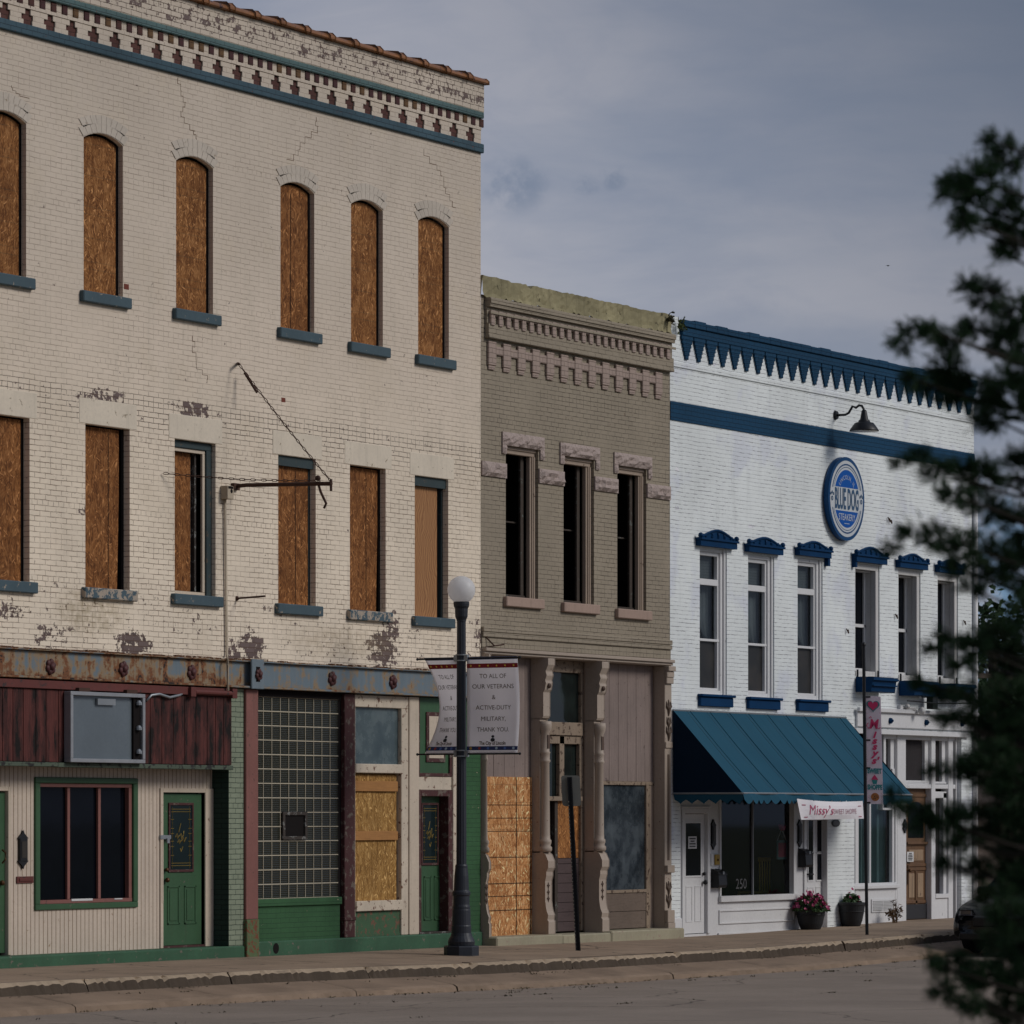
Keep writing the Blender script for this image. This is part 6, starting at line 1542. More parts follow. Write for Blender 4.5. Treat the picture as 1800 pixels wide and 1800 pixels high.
# ---- planters
M_pot = simple('charcoal planter', (.014,.015,.018), .6, vary=.2); M_leaf = simple('petunia leaf', (.045,.095,.03), .6, vary=.4, scale=20); M_pet = simple('pink petal', (.50,.10,.22), .6, vary=.35, scale=30); M_soil = simple('potting soil', (.02,.014,.01), .95)
def pot(pxc, pt, pb, w, label):
    g = ground_at(pxc, pb-2); s = F/((g.x-CAMX)*CA+(g.y-CAMY)*SA); r = w/2/s; h = (pb-pt)/s
    o = thing('planter', label, 'planter', tuple(g), 'charcoal planters by the shop')
    m = MB(); m.lathe([(r*.60, 0), (r*.66, .02), (r*.78, h*.25), (r*.90, h*.6), (r*.95, h*.85), (r*.96, h*.86), (r, h*.88), (r*1.01, h*.98), (r*.97, h), (r*.90, h), (r*.88, h*.9)], g, 32); build('bowl', m, M_pot, o, smooth=False)
    m = MB(); 
    for q in (.62,): m.lathe([(r*(.78+.12*(q-.25)/.35)+.004, h*q-.008), (r*(.78+.12*(q-.25)/.35)+.01, h*q), (r*(.78+.12*(q-.25)/.35)+.004, h*q+.008)], g, 32)
    build('rib', m, M_pot, o)
    m = MB(); m.lathe([(r*.87, h*.9), (r*.86, h*.92)], g, 20); build('soil', m, M_soil, o)
    return g, r, h
def plant(g, r, h, top, spread, nl, nf, label, seed):
    rd = random.Random(seed); m = MB(); fl = MB(); c = Vector((g.x, g.y, g.z+h*.9))
    o = thing('flower_plant', label, 'plant', tuple(c))
    for k in range(nl):
        a_ = rd.uniform(0, 2*PI); q = math.sqrt(rd.random())*spread; z = top*(1-(q/spread)**2)*rd.uniform(.3, 1) - (.05*(q/spread)**3 if q > r else 0)
        p_ = c+Vector((q*math.cos(a_), q*math.sin(a_), z)); s = rd.uniform(.03, .055)
        d1 = Vector((rd.uniform(-1,1), rd.uniform(-1,1), rd.uniform(-.3,.8))).normalized()*s; d2 = d1.cross(Vector((rd.uniform(-1,1), rd.uniform(-1,1), rd.uniform(-1,1)))).normalized()*s*.45
        m.f([p_-d1, p_+d2, p_+d1, p_-d2])
    for k in range(26):
        a_ = rd.uniform(0, 2*PI); q = rd.random()*spread*.9; p_ = c+Vector((q*math.cos(a_), q*math.sin(a_), top*.7*(1-(q/spread)**2)+.02)); m.tube([c+Vector((rd.uniform(-.05,.05), rd.uniform(-.05,.05), 0)), p_], [.006, .003], 4)
    build('leaves', m, M_leaf, o)
    for k in range(nf):
        a_ = rd.uniform(0, 2*PI); q = math.sqrt(rd.random())*spread*1.02; z = top*(1-(q/spread)**2)*rd.uniform(.75, 1.15) + .03 - (.03*(q/spread)**3)
        p_ = c+Vector((q*math.cos(a_), q*math.sin(a_), z)); nrm = Vector((rd.uniform(-.8,.5), rd.uniform(-1.2,.2), rd.uniform(.1,1))).normalized(); s1 = nrm.cross(Vector((0,0,1))).normalized(); s2 = nrm.cross(s1); R_ = rd.uniform(.03, .046)
        cv_ = fl.bm.verts.new(p_-nrm*.02); ring = [fl.bm.verts.new(p_+(s1*math.cos(2*PI*j/10)+s2*math.sin(2*PI*j/10))*R_*(1 if j % 2 else .78)) for j in range(10)]
        for j in range(10): fl.bm.faces.new([cv_, ring[j], ring[(j+1)%10]])
    build('blossoms', fl, M_pet, o)
g, r_, h_ = pot(1425, 1594, 1636, 55, 'charcoal planter overflowing with pink petunias'); plant(g, r_, h_, .24, r_*1.22, 620, 95, 'pink petunias spilling over the charcoal planter by the shop door', 1)
g, r_, h_ = pot(1496.5, 1588, 1630, 50, 'charcoal planter with sparse green leaves beside the slim pole'); plant(g, r_, h_, .22, r_*.75, 260, 9, 'sparse green plant in the planter beside the slim pole', 2)
# dried weed
g = ground_at(1573, 1622); rd = random.Random(11); wd = thing('dried_weed', 'small dried brown weed at the foot of the white bulkhead', 'weed', tuple(g)); m = MB(); s_ = MB()
for k in range(16):
    a_ = rd.uniform(0, 2*PI); e = g+Vector((rd.uniform(-.28,.28), rd.uniform(-.12,.12), rd.uniform(.12,.42))); s_.tube([g+Vector((rd.uniform(-.1,.1), 0, 0)), g.lerp(e, .6)+Vector((0,0,.05)), e], [.008, .006, .003], 4)
    for j in range(9):
        p_ = g.lerp(e, rd.uniform(.4, 1))+Vector((rd.uniform(-.04,.04), rd.uniform(-.04,.04), rd.uniform(-.03,.05))); d1 = Vector((rd.uniform(-1,1), rd.uniform(-1,1), rd.uniform(-1,1)))*.035; d2 = Vector((rd.uniform(-1,1), rd.uniform(-1,1), rd.uniform(-1,1)))*.02; m.f([p_-d1, p_+d2, p_+d1, p_-d2])
M_dry = simple('dry brown leaf', (.10,.055,.025), .8, vary=.4); build('stem', s_, M_dry, wd); build('leaves', m, M_dry, wd)
# weeds on the roof line
for px, py, s, lab in ((1181, 561, .14, 'tiny weed tuft on the cement cap between taupe and white buildings'), (1199, 575, .22, 'green and rust weed tuft at the left end of the navy cornice')):
    v = P3(px, py, -.12); o = thing('weed_tuft', lab, 'weed', tuple(v)); m = MB(); rd = random.Random(int(px))
    for k in range(40):
        p_ = v+Vector((rd.gauss(0, s*.3), rd.gauss(0, .03), rd.gauss(0, s*.28))); d1 = Vector((rd.uniform(-1,1), rd.uniform(-1,1), rd.uniform(-1,1)))*.05; d2 = Vector((rd.uniform(-1,1), rd.uniform(-1,1), rd.uniform(-1,1)))*.025; m.f([p_-d1, p_+d2, p_+d1, p_-d2])
    build('leaves', m, simple('moss leaf %d' % px, (.06,.08,.02) if px > 1190 else (.06,.055,.03), .8, vary=.5, scale=30), o)
# ================================================================== setting
def concrete(name, col, joint=None, stain=.35, speck=.3):
    m, t, b = newmat(name); uv = t.uv()
    n = t.noise(uv, .9, 7, .65); f = t.noise(uv, 45, 4, .7); s = t.noise(t.mapv(uv, (.5, 1.4, 1)), 1.6, 6, .65); pk = t.noise(uv, 150, 2, .5)
    c = t.mix(t.smooth(n, .3, .7), sc(col, .8), sc(col, 1.12)); c = t.mix(t.math('MULTIPLY', t.smooth(s, .5, .75), stain), c, sc(col, .45)); c = t.mix(t.math('MULTIPLY', t.smooth(f, .5, .8), speck), c, sc(col, .5))
    c = t.mix(t.math('MULTIPLY', t.smooth(pk, .58, .7), .35), c, sc(col, 1.5))
    h = t.math('ADD', f, n)
    if joint:
        x, y, _ = t.xyz(t.jitter(uv, 2, .03)); 
        jx = t.math('LESS_THAN', t.math('FRACT', t.math('DIVIDE', x, joint[0])), .018/joint[0]); jy = t.math('LESS_THAN', t.math('FRACT', t.math('DIVIDE', t.math('ADD', y, .07), joint[1])), .018/joint[1])
        j = t.math('MAXIMUM', jx, jy); 
        vo = t.new('ShaderNodeTexVoronoi', feature='DISTANCE_TO_EDGE'); t.put(vo.inputs['Vector'], t.jitter(uv, 1.5, .5, 5)); vo.inputs['Scale'].default_value = .33
        ck = t.math('LESS_THAN', vo.outputs['Distance'], .004); j = t.math('MAXIMUM', j, ck)
        c = t.mix(t.math('MULTIPLY', j, .8), c, (.035,.028,.022)); h = t.math('SUBTRACT', h, t.math('MULTIPLY', j, 2))
    t.put(b.inputs['Base Color'], c); b.inputs['Roughness'].default_value = .85; b.inputs['Specular IOR Level'].default_value = .25
    t.put(b.inputs['Normal'], t.bump(h, .5, .01)); return m
M_walk = concrete('brown grey pavement concrete', (.31,.23,.165), (1.55, 1.45))
M_kerb = concrete('worn kerb concrete', (.25,.19,.14), stain=.5)
M_gut = concrete('gutter concrete', (.25,.182,.13), stain=.6)
def asphalt():
    m, t, b = newmat('worn brown asphalt'); uv = t.uv()
    n = t.noise(uv, .35, 6, .6); f = t.noise(uv, 70, 3, .7); s = t.noise(t.mapv(uv, (.25, 2.2, 1)), 1, 6, .65); pk = t.noise(uv, 190, 2, .5)
    col = (.28,.232,.193)
    c = t.mix(t.smooth(n, .3, .7), sc(col, .80), sc(col, 1.12)); c = t.mix(t.math('MULTIPLY', t.smooth(s, .52, .70), .35), c, sc(col, .6)); c = t.mix(t.math('MULTIPLY', t.smooth(f, .42, .72), .6), c, sc(col, .42)); c = t.mix(t.math('MULTIPLY', t.smooth(pk, .55, .66), .65), c, sc(col, 1.9))
    vo = t.new('ShaderNodeTexVoronoi', feature='DISTANCE_TO_EDGE'); t.put(vo.inputs['Vector'], t.jitter(t.mapv(uv, (1, 1.0, 1)), .8, .9, 6)); vo.inputs['Scale'].default_value = .22
    c = t.mix(t.math('MULTIPLY', t.math('LESS_THAN', vo.outputs['Distance'], .0035), .7), c, (.03,.025,.02))
    t.put(b.inputs['Base Color'], c); b.inputs['Roughness'].default_value = .85; b.inputs['Specular IOR Level'].default_value = .25
    t.put(b.inputs['Normal'], t.bump(t.math('ADD', f, pk), .6, .01)); return m
M_road = asphalt()
XS = sorted(set([-60, -40, -25, -15, -10] + [i*.5 for i in range(-16, 68)] + [36, 40, 50, 70, 100, 160]))
RZ = -.33
def sheet(mb, ys, zoff, xs=XS, wob=0.0, seed=0):
    r = random.Random(seed); cache = {}
    def p(i, j):
        if (i, j) not in cache:
            x = xs[i]; cache[(i, j)] = (x, ys[j], (G(x, ys[j]) if ys[j] > KY-.1 and zoff[j] > -.3 else gk(x))+zoff[j])
        return cache[(i, j)]
    for i in range(len(xs)-1):
        for j in range(len(ys)-1): mb.f([p(i, j), p(i+1, j), p(i+1, j+1), p(i, j+1)])
m = MB(); sheet(m, [KY, -2, -.8, .7], [-.002, 0, 0, 0], [x for x in XS if x <= 33.5]); struct(build('pavement', m, M_walk))
# kerb stones: one mesh with worn, broken edges and open joints
m = MB(); r = random.Random(12); x = -60.0
while x < 33.4:
    ln_ = min(2.95 + r.uniform(-.3, .3), 33.5-x); n = max(2, int(ln_/.07)); ring = []
    dy, dz = r.uniform(-.012, .012), r.uniform(-.012, .008)
    for k in range(n+1):
        xx = x + .012 + (ln_-.024)*k/n; g_ = gk(xx)+.045
        w = .05 if k in (0, n) else 0; e = (abs(r.gauss(0, .018)) + w*r.random()) if -10 < xx else .01
        ring.append([(xx, KY-.002, g_-.043+dz), (xx, KY-.13+dy, g_-.045+dz), (xx, KY-.165+dy+e, g_-.05+dz-e*.5), (xx, KY-.185+dy+e*.6, g_-.075+dz-e), (xx, KY-.20+dy, g_-.22), (xx, KY-.0, g_-.24)])
    V = [[m.bm.verts.new(p) for p in q] for q in ring]
    for a_, c_ in zip(V, V[1:]):
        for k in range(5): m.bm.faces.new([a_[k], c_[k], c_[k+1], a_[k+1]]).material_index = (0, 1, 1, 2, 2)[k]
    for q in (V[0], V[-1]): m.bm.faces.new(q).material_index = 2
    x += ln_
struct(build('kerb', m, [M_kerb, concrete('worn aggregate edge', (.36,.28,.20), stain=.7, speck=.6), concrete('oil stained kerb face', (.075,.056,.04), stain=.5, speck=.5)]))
m = MB(); r = random.Random(4); x = -60.0
while x < 60:
    ln_ = 2.9+r.uniform(-.4, .5); n = max(2, int(ln_/.15)); V = []
    for k in range(n+1):
        xx = x+.008+(ln_-.016)*k/n; g_ = gk(xx); e = abs(r.gauss(0, .012))
        V.append([m.bm.verts.new(p) for p in [(xx, KY-.17, g_-.15), (xx, KY-.66, g_-.225), (xx, KY-.78+e, g_-.245), (xx, KY-.83+e, g_-.275), (xx, KY-.85, g_-.42)]])
    for a_, c_ in zip(V, V[1:]):
        for k in range(4): m.bm.faces.new([a_[k], c_[k], c_[k+1], a_[k+1]])
    x += ln_
struct(build('gutter', m, M_gut))
m = MB(); sheet(m, [-18, -12, -8, -5.5, KY-.80], [RZ, RZ+.02, RZ+.02, RZ, RZ-.01]); sheet(m, [KY-.8, 0, 6, 60], [-.345, -.42, -.40, -.40], [x for x in XS if x >= 33.5]); struct(build('road', m, M_road))
m = MB(); m.f([(-900,-900,-.62),(900,-900,-.62),(900,900,-.62),(-900,900,-.62)]); struct(build('ground', m, concrete('dry far ground', (.10,.11,.06))))
m = MB(); sheet(m, [-70, -40, -26, -18.3], [-.25, -.25, -.25, -.26], [-90, -60, -40, -25, -15, 0, 20, 40, 80]); struct(build('lawn', m, paint('mown grass', (.045,.08,.022), rough=.9, vary=.4)))
m = MB(); m.box(-90, 80, -18.3, -18.05, -.6, -.24); struct(build('lawn_kerb', m, M_gut))
# litter and weeds in the gutter
m = MB(); r = random.Random(21)
for k in range(240):
    x = r.uniform(-6, 30); q_ = r.random(); y = KY-.2-abs(r.gauss(0, .10)) if q_ < .3 else (KY-.87-abs(r.gauss(0, .12)) if q_ < .6 else r.choice((-4.15, -4.6, -5.3, -6.6, -8.1))+r.gauss(0, .035)-.012*x); z = gk(x)+(-.16-(KY-.17-y)*.153 if y > KY-.6 else (RZ-.006 if y > -5.4 else RZ+.012))
    for j in range(r.choice((3, 5, 12))):
        p_ = Vector((x+r.gauss(0, .12), y+r.gauss(0, .02), z+.012)); d1 = Vector((r.uniform(-1,1), r.uniform(-1,1), r.uniform(0,.8)))*.026; d2 = Vector((r.uniform(-1,1), r.uniform(-1,1), r.uniform(-.2,.4)))*.011; m.f([p_-d1, p_+d2, p_+d1, p_-d2])
o = build('leaf_litter', m, simple('leaf litter', (.05,.04,.02), .9, vary=.6, scale=6)); tag(o, 'scattered dead leaves and weeds lying along the gutter', 'leaf litter'); o['kind'] = 'stuff'
# ---- background beyond the white building
M_trunk = paint('bark', (.06,.045,.035), rough=.9, grain=(20, 3, 1)); 
def leafmat(name, col):
    m, t, b = newmat(name); n = t.noise(t.new('ShaderNodeTexCoord').outputs['Object'], .9, 4)
    t.put(b.inputs['Base Color'], t.mix(n, sc(col, .6), sc(col, 1.5))); b.inputs['Roughness'].default_value = .6; b.inputs['Specular IOR Level'].default_value = .2; return m
M_bgleaf = leafmat('broad leaf green', (.028,.055,.020)); M_bgleaf2 = leafmat('pale broad leaf green', (.045,.075,.028))
def bgtree(px, dist, topy, r, label, mat, seed):
    rd = random.Random(seed); p_ = atdist(px, 1434, dist); top = CAMZ-(topy-HY)/F*dist; z0 = -.5
    o = thing('broadleaf_tree', label, 'tree', (p_.x, p_.y, z0), 'trees beyond the white building')
    h = top-z0; m = MB(); m.tube([(p_.x, p_.y, z0), (p_.x+.1, p_.y, z0+h*.3), (p_.x-.1, p_.y+.1, z0+h*.7)], [.28, .2, .06], 10)
    for k in range(9):
        a_ = rd.uniform(0, 6.28); zb = z0+h*rd.uniform(.25, .6); m.tube([(p_.x, p_.y, zb), (p_.x+r*.7*math.cos(a_), p_.y+r*.7*math.sin(a_), zb+h*.25)], [.09, .02], 6)
    build('trunk', m, M_trunk, o)
    m = MB(); cl = []
    for k in range(34):
        a_ = rd.uniform(0, 6.28); t = rd.uniform(.22, .95); q = r*math.sqrt(rd.random())*(1.15-.7*abs(t-.5)); cl.append((p_.x+q*math.cos(a_), p_.y+q*math.sin(a_), z0+h*t, rd.uniform(.16, .3)*r))
    for cx_, cy_, cz_, cr in cl:
        for k in range(240):
            v = Vector((rd.gauss(0, 1), rd.gauss(0, 1), rd.gauss(0, 1))).normalized()*cr*rd.uniform(.55, 1.15); c_ = Vector((cx_, cy_, cz_))+v
            d1 = Vector((rd.uniform(-1,1), rd.uniform(-1,1), rd.uniform(-1,.4))).normalized()*.13; d2 = d1.cross(Vector((rd.uniform(-1,1), rd.uniform(-1,1), rd.uniform(-1,1)))).normalized()*.07; m.f([c_-d1, c_+d2, c_+d1, c_-d2])
    build('crown', m, mat, o)
bgtree(1745, 118, 1120, 3.6, 'dense green tree close behind the right corner of the white building', M_bgleaf, 1)
bgtree(1800, 128, 1060, 4.5, 'taller green tree behind the conifer at the right edge', M_bgleaf, 2)
bgtree(1715, 140, 1210, 4.0, 'paler green tree farther off behind the utility pole', M_bgleaf2, 3)
# utility pole
p_ = atdist(1741, 1434, 108); o = thing('utility_pole', 'weathered wooden utility pole beyond the white building', 'utility pole', (p_.x, p_.y, -.6))
m = MB(); t_ = atdist(1745, 1150, 108); m.tube([(p_.x, p_.y, -.7), t_], [.15, .11], 10); build('pole_shaft', m, M_trunk, o)
m = MB(); m.box(t_.x-1.1, t_.x+1.1, t_.y-.06, t_.y+.06, t_.z-.6, t_.z-.48); build('crossarm', m, M_trunk, o)
m = MB()
for q in (-.95, -.35, .35, .95): m.lathe([(.03, 0), (.05, .05), (.03, .12)], (t_.x+q, t_.y, t_.z-.48), 8)
build('insulator', m, M_steelgrey, o)
# brown house beyond
a_ = atdist(1722, 1434, 104); ux = Vector((1, 0, 0))
zr0 = CAMZ-(1420-HY)/F*104; zr1 = CAMZ-(1338-HY)/F*104; zbs = -.6
o = thing('house', 'low brown sided house with dark shingle roof beyond the white building', 'house', (a_.x+4, a_.y+3, zbs))
hx0, hx1, hy0, hy1 = a_.x-3, a_.x+9, a_.y, a_.y+7
m = MB(); m.box(hx0, hx1, hy0, hy1, zbs, zr0); build('wall', m, paint('brown lap siding', (.10,.075,.06), rough=.7, grain=(.5, 60, 1)), o)
m = MB(); m.prism([(hy0-.5, zr0+.0), (hy0-.5, zr0+.12), ((hy0+hy1)/2, zr1+1.0), (hy1+.5, zr0+.12), (hy1+.5, zr0+.0)], 'x', hx0-.4, hx1+.4); build('roof', m, paint('dark brown shingle', (.075,.055,.048), rough=.9, vary=.3, grain=(6, 8, 1)), o)
m = MB(); m.box(hx0-.03, hx0-.002, hy0+2, hy0+3.2, .4, 1.5); m.box(hx0+1.0, hx0+2.0, hy0-.03, hy0-.002, .4, 1.5); w_ = build('window', m, M_white, o)
m = MB(); m.box(hx0-.04, hx0-.031, hy0+2.1, hy0+3.1, .5, 1.4); m.box(hx0+1.1, hx0+1.9, hy0-.04, hy0-.031, .5, 1.4); build('pane', m, M_pane, w_)
# ---- parked black car, nose towards the camera side
cxf = 20.8; ky = -3.62; hw = .92; gzc = gk(22)+RZ
car = thing('parked_car', 'black car parked at the kerb, mostly hidden by the conifer', 'car', (cxf+2.3, ky-hw, gzc))
M_car = simple('black car paint', (.006,.007,.010), .18, .2, vary=.1, spec=.6, bump=0); M_tyre = simple('tyre rubber', (.012,.012,.012), .85); M_plas = simple('black plastic', (.012,.012,.013), .5)
yc = ky-hw
secs = [(0, .30, .62, .70), (.06, .22, .72, .84), (.25, .20, .82, .90), (.7, .20, .93, .92), (1.3, .20, 1.02, .93), (2.4, .20, 1.05, .93), (3.4, .20, 1.07, .93), (4.2, .22, 1.05, .90), (4.5, .28, .98, .84), (4.6, .36, .85, .76)]
m = MB(); V = []
for x_, z0, z1, w in secs:
    row = []
    for yy, zz_ in ((-w*.92, z0), (-w, z0+.12), (-w, (z0+z1)/2+.05), (-w*.95, z1-.06), (-w*.82, z1), (w*.82, z1), (w*.95, z1-.06), (w, (z0+z1)/2+.05), (w, z0+.12), (w*.92, z0)): row.append(m.bm.verts.new((cxf+x_, yc+yy, gzc+zz_)))
    V.append(row)
for a_, c_ in zip(V, V[1:]):
    for k in range(10): m.bm.faces.new([a_[k], a_[(k+1)%10], c_[(k+1)%10], c_[k]])
m.bm.faces.new(V[0]); m.bm.faces.new(V[-1])
bd = build('body', m, M_car, car, smooth=True); md = bd.modifiers.new('S', 'SUBSURF'); md.levels = 1; md.render_levels = 2
m = MB(); V = []
for x_, z_, w in ((1.15, 1.0, .80), (1.95, 1.46, .66), (3.3, 1.48, .66), (4.15, 1.05, .78)):
    V.append([m.bm.verts.new((cxf+x_, yc+q*w, gzc+z_)) for q in (-1, 1)])
b0 = [m.bm.verts.new((cxf+x_, yc+q*w, gzc+.98)) for x_, q, w in ((1.15, -1, .8), (1.15, 1, .8), (4.15, 1, .8), (4.15, -1, .8))]
for a_, c_ in zip(V, V[1:]): m.bm.faces.new([a_[0], a_[1], c_[1], c_[0]])
m.bm.faces.new([V[0][0], V[1][0], V[2][0], V[3][0]]); m.bm.faces.new([V[0][1], V[1][1], V[2][1], V[3][1]])
build('cabin', m, M_pane, car)
for q in (-1, 1):
    m = MB(); m.prism([(cxf+.03, yc+q*.70), (cxf+.22, yc+q*.80), (cxf+.30, yc+q*.60), (cxf+.02, yc+q*.48)], 'z', gzc+.64, gzc+.735); hl_ = build('headlight', m, simple('headlight lens', (.05,.05,.06), .08, spec=.9, bump=0), car, bevel=.02)
    for x_ in (.92, 3.65):
        wy = yc+q*.84; m = MB(); m.tube([(cxf+x_, wy-.10, gzc+.33), (cxf+x_, wy+.10, gzc+.33)], .33, 24); wh = build('wheel', m, M_tyre, car, bevel=.03)
        m = MB(); m.tube([(cxf+x_, wy+q*.085, gzc+.33), (cxf+x_, wy+q*.112, gzc+.33)], .22, 20); build('rim', m, M_steelgrey, wh, bevel=.01)
m = MB(); m.box(cxf-.03, cxf+.05, yc-.45, yc+.45, gzc+.46, gzc+.62); m.box(cxf-.01, cxf+.1, yc-.7, yc+.7, gzc+.24, gzc+.36); build('grille', m, M_plas, car, bevel=.02)
m = MB(); m.box(cxf+1.35, cxf+1.5, yc-.99, yc-.80, gzc+.97, gzc+1.09); build('mirror', m, M_car, car, bevel=.03)
m = MB(); m.box(cxf+1.35, cxf+1.5, yc+.80, yc+.99, gzc+.97, gzc+1.09); build('mirror', m, M_car, car, bevel=.03)
# ---- bird
p_ = atdist(1561, 467, 60); m = MB(); m.ball(p_, .011, 8, 6, (2.2, 1, .8))
ax_ = Vector((SA, -CA, 0))
for s_ in (-1, 1): m.f([p_, p_+ax_*s_*.02+Vector((.01,.015,.008)), p_+ax_*s_*.035+Vector((0,0,.002)), p_+ax_*s_*.02+Vector((-.006,-.01,0))])
o = build('bird', m, M_ink, None); tag(o, 'tiny dark bird flying high in the grey sky', 'bird')
# ---- foreground conifer
rd = random.Random(77); D0 = 15.0; TX = 1965
def tp_(px, py, d=D0): return atdist(px, py, d)
base = tp_(TX, 1434); base.z = -.28
tree = thing('conifer_tree', 'dark green conifer with ragged branches at the right edge of the photo', 'tree', tuple(base))
trk = MB(); trk.tube([base-Vector((0,0,.1)), tp_(TX+3, 1500), tp_(TX-3, 900), tp_(TX+2, 300), tp_(TX, -120)], [.10, .085, .06, .035, .01], 10)
clus = [(1770,270,42,36),(1740,245,14,8),(1720,318,62,44),(1668,322,22,16),(1655,340,10,10),(1690,385,26,24),(1765,375,50,48),(1790,430,40,26),(1762,445,16,14),(1690,398,10,12),
 (1700,497,22,12),(1730,520,40,30),(1785,545,40,46),(1575,600,8,6),(1590,582,8,5),(1612,575,14,6),(1640,582,20,12),(1668,592,40,26),(1715,575,30,20),(1765,600,46,40),(1655,640,34,30),(1605,668,22,10),(1640,680,34,16),(1700,685,70,40),(1770,690,60,44),(1745,735,44,24),(1590,612,6,8),
 (1585,812,16,6),(1612,800,16,10),(1640,828,30,20),(1690,820,26,16),(1725,838,44,32),(1790,822,44,40),(1672,868,24,16),(1735,895,40,24),(1790,920,44,40),(1700,880,24,14),
 (1565,965,14,7),(1600,938,22,10),(1640,945,36,24),(1690,960,40,30),(1745,985,56,46),(1795,1000,40,60),(1705,1035,22,12),(1680,1000,24,14),
 (1640,1138,14,6),(1672,1120,26,14),(1705,1135,34,22),(1755,1120,56,36),(1770,1180,40,40),(1775,1290,50,50),(1775,1400,50,50),(1785,1500,44,60),(1770,1700,50,40),(1790,1560,36,50),(1745,1330,50,30),(1790,650,40,40),(1795,1075,30,36),(1690,1165,26,12),(1790,1150,40,30),
 (1622,1200,18,7),(1660,1212,32,16),(1715,1225,46,34),(1775,1230,50,50),(1665,1262,20,10),(1735,1285,54,34),(1790,1310,40,40),(1690,1262,20,14),
 (1640,1352,16,7),(1675,1350,32,18),(1725,1352,44,34),(1785,1370,44,50),
 (1572,1403,16,8),(1605,1425,34,16),(1655,1440,46,24),(1715,1440,56,38),(1780,1460,50,60),(1625,1450,30,14),(1690,1480,40,20),
 (1665,1518,20,9),(1715,1530,40,22),(1780,1540,44,40),(1740,1580,40,26),(1775,1610,50,34),(1745,1650,30,14),(1790,1665,40,24),
 (1630,1690,18,10),(1672,1698,42,24),(1735,1715,54,38),(1790,1725,40,40),(1655,1740,26,14),(1700,1762,36,18),(1770,1780,56,30)]
fol = MB(); br = MB(); fine_br = MB()
def spray(m, p_, dr, L_, rd):
    """a flat juniper spray: an axis with short scale-like leaflets"""
    s1 = dr.cross(Vector((rd.uniform(-1,1), rd.uniform(-1,1), rd.uniform(-1,1)))).normalized(); n = 5
    for j in range(n):
        q = p_+dr*L_*(j/n); 
        for sg in (-1, 1):
            e = q+(dr*.55+s1*sg*.55)*L_*.42*(1-.5*j/n); w = dr.cross(s1)*L_*.055+s1*L_*.03
            m.f([q-w, q+w, e])
    e = p_+dr*L_*1.1; w = s1*L_*.06; m.f([p_-w, p_+w, e])
for cx_, cy_, rx, ry in clus:
    dd_ = D0+rd.uniform(-.35, .35)
    root = tp_(TX, cy_+ (TX-cx_)*rd.uniform(.10, .22), D0); c_ = tp_(cx_, cy_, dd_)
    if cx_ > 1600: br.tube([root, root.lerp(c_, .55)+Vector((0,0,-.05)), c_], [.014, .008, .003], 5)
    k_ = .0019
    for q in range(int(rx*ry/62)+5):
        a_ = rd.uniform(0, 2*PI); ru = math.sqrt(rd.uniform(.15, 1.1)); du = rd.uniform(-1, 1)*min(rx, ry)*k_
        tip = tp_(cx_+rx*ru*math.cos(a_), cy_+ry*ru*math.sin(a_), dd_+du)
        st_ = tp_(cx_+rx*(.15+.25*math.cos(a_)), cy_+ry*.25*math.sin(a_)+ry*.15, dd_+du*.4)
        if cx_ > 1600: fine_br.tube([st_, tip], [.003, .0015], 3, cap=False)
        for j in range(11):
            t_ = (j+.6)/11; p_ = st_.lerp(tip, t_) + Vector((rd.gauss(0, .010), rd.gauss(0, .010), rd.gauss(0, .010)))
            dr = ((tip-st_).normalized()*.8 + Vector((rd.uniform(-1,1), rd.uniform(-1,1), rd.uniform(-.7,1)))*.65).normalized()
            spray(fol, p_, dr, rd.uniform(.030, .055)*(1.05-.35*t_), rd)
# the rest of the crown, round the trunk and out of the picture
for k in range(150):
    z = rd.uniform(-.1, 4.4); a_ = rd.uniform(0, 2*PI); mx = .80*(1-(z/5.2)**2)+.1; d_ = Vector((math.cos(a_), math.sin(a_), 0))
    toward = d_.dot(Vector((-SA, CA, 0)))
    if toward > .30: continue
    q = base.copy(); q.z = z+.0; e = q+d_*mx*rd.uniform(.7, 1)+Vector((0,0,rd.uniform(-.05,.25)))
    br.tube([q, q.lerp(e, .6)+Vector((0,0,-.04)), e], [.02, .012, .004], 5)
    for j in range(70):
        t = rd.uniform(.35, 1.0); p_ = q.lerp(e, t)+Vector((rd.gauss(0,.06), rd.gauss(0,.06), rd.gauss(0,.06))); dr = (d_+Vector((rd.uniform(-.6,.6), rd.uniform(-.6,.6), rd.uniform(-.4,.7)))).normalized(); spray(fol, p_, dr, rd.uniform(.035, .06), rd)
M_dk = paint('dark conifer bark', (.025,.02,.016), rough=.9)
build('trunk', trk, M_dk, tree, smooth=True); build('branches', br, M_dk, tree); build('twigs', fine_br, M_dk, tree); build('foliage', fol, leafmat('conifer needle green', (.030,.066,.026)), tree)

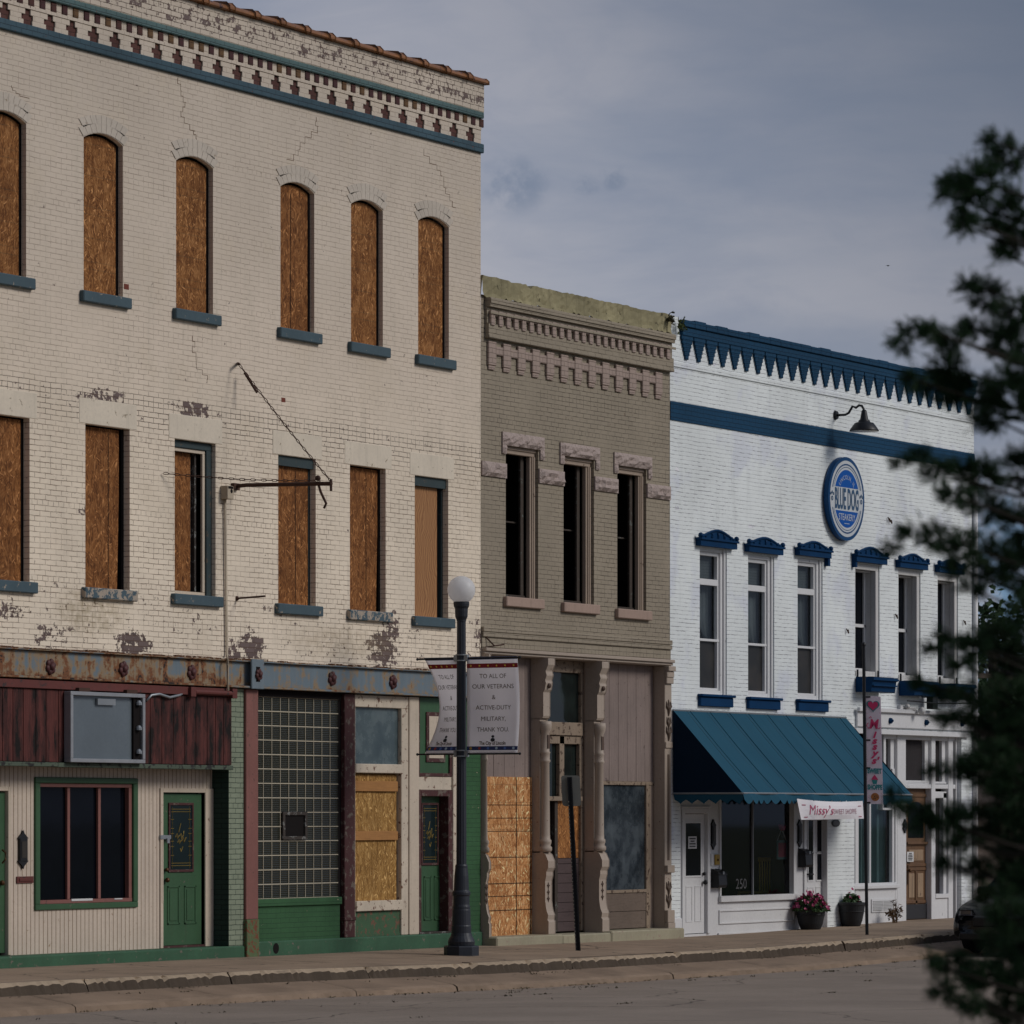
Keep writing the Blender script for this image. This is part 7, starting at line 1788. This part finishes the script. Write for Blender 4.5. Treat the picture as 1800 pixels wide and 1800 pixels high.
# ================================================================== light, sky, camera
SUN_EL, SUNV = math.radians(34), Vector((.38, -1, 0)).normalized()
sv = Vector((SUNV.x*math.cos(SUN_EL), SUNV.y*math.cos(SUN_EL), math.sin(SUN_EL)))
sl = bpy.data.lights.new('sun', 'SUN'); sl.energy = 1.15; sl.angle = math.radians(22); sl.color = (1.0, .95, .88)
so = bpy.data.objects.new('sun', sl); COL.objects.link(so); so.rotation_euler = sv.to_track_quat('Z', 'Y').to_euler(); so.location = (0, -30, 30)
wd_ = bpy.data.worlds.new('World'); SC.world = wd_; wd_.use_nodes = True
t = NT(wd_.node_tree); bg = wd_.node_tree.nodes['Background']
sky = t.new('ShaderNodeTexSky', sky_type='NISHITA'); sky.sun_disc = False; sky.sun_elevation = SUN_EL; sky.sun_rotation = math.atan2(SUNV.x, SUNV.y); sky.dust_density = 3
dirv = t.new('ShaderNodeTexCoord').outputs['Generated']
rot = t.mapv(dirv, (1, 1, 1), rot=(0, 0, -PH))            # x along the street view axis
st = t.mapv(rot, (5, 7, 30), rot=(.10, 0, 0))
st = t.jitter(st, .8, .5, 4)
n1 = t.noise(st, 1.0, 6, .55); n2 = t.noise(t.mapv(rot, (16, 16, 40), rot=(0, .12, 0)), 1.0, 6, .6, .6)
x_, y_, z_ = t.xyz(rot)
base_c = t.ramp(t.smooth(z_, -.02, .22), [(0, (1.6,2.15,2.95)), (.30, (1.85,2.2,2.85)), (.55, (2.5,2.62,3.05)), (.72, (2.45,2.55,3.0)), (1, (1.35,1.55,2.1))])
cl = t.mix(t.smooth(n1, .35, .7), sc((1.40,1.72,2.45), 1.0), sc((2.45,2.45,2.95), 1.0)) if False else t.mix(t.smooth(n1, .34, .68), t.mix(.62, base_c, (1.4,1.7,2.35)), t.mix(.65, base_c, (2.9,2.88,3.2)))
cl = t.mix(t.math('MULTIPLY', t.smooth(n2, .45, .72), .34), cl, (1.35,1.62,2.3))
def tuft(px, py, rx, ry, amt):
    d = Vector((1, -(px-CX0)/F, -(py-HY)/F)).normalized()
    dx = t.math('DIVIDE', t.math('SUBTRACT', y_, d.y), rx/F); dz = t.math('DIVIDE', t.math('SUBTRACT', z_, d.z), ry/F)
    q = t.math('ADD', t.math('MULTIPLY', dx, dx), t.math('MULTIPLY', dz, dz))
    f_ = t.noise(t.mapv(rot, (1, 120, 130)), 1, 6, .65)
    return t.math('MULTIPLY', t.math('MULTIPLY', t.math('SUBTRACT', 1.0, t.smooth(q, 0, 1)), t.smooth(f_, .36, .62)), amt)
for a_ in ((905, 325, 75, 60, .62), (1078, 312, 32, 28, .7), (1030, 325, 30, 22, .5)): cl = t.mix(tuft(*a_), cl, (1.0,1.32,1.95))
cl = t.mix(t.math('MULTIPLY', t.math('SUBTRACT', 1.0, t.smooth(t.math('ADD', y_, t.math('MULTIPLY', z_, -.9)), -.32, -.10)), .9), cl, (.72,.88,1.25))
cl = t.mix(tuft(1760, 1080, 170, 300, .75) , cl, (.65,1.5,2.5))
shade = t.math('ADD', .66, t.math('MULTIPLY', t.smooth(t.xyz(dirv)[0], -.55, .55), .36))
dp_ = t.new('ShaderNodeVectorMath', operation='DOT_PRODUCT'); t.put(dp_.inputs[0], dirv); dp_.inputs[1].default_value = sv
glow = t.math('MULTIPLY', t.math('POWER', t.math('MAXIMUM', dp_.outputs['Value'], 0.0), 3.0), 1.5)
shade = t.math('ADD', shade, glow)
cl = t.mix(1.0, cl, shade, 'MULTIPLY')
mixs = t.mix(.95, sky.outputs[0], cl)
t.l.new(mixs, bg.inputs[0]); bg.inputs[1].default_value = .10
cam = bpy.data.cameras.new('camera'); co = bpy.data.objects.new('camera', cam); COL.objects.link(co); SC.camera = co
cam.sensor_width = 36; cam.sensor_height = 36; cam.sensor_fit = 'HORIZONTAL'; cam.lens = F/1800*36; cam.shift_y = (HY-900)/1800; cam.clip_start = .1; cam.clip_end = 3000
co.location = (CAMX, CAMY, CAMZ); vd = Vector((CA, SA, 0)); co.rotation_euler = vd.to_track_quat('-Z', 'Y').to_euler()
cam.dof.use_dof = True; cam.dof.focus_distance = 66; cam.dof.aperture_fstop = 5.6
SC.render.engine = 'CYCLES'; SC.render.resolution_x = 1024; SC.render.resolution_y = 1024
SC.view_settings.view_transform = 'Standard'; SC.view_settings.look = 'None'; SC.view_settings.gamma = 1; SC.view_settings.exposure = 0.48
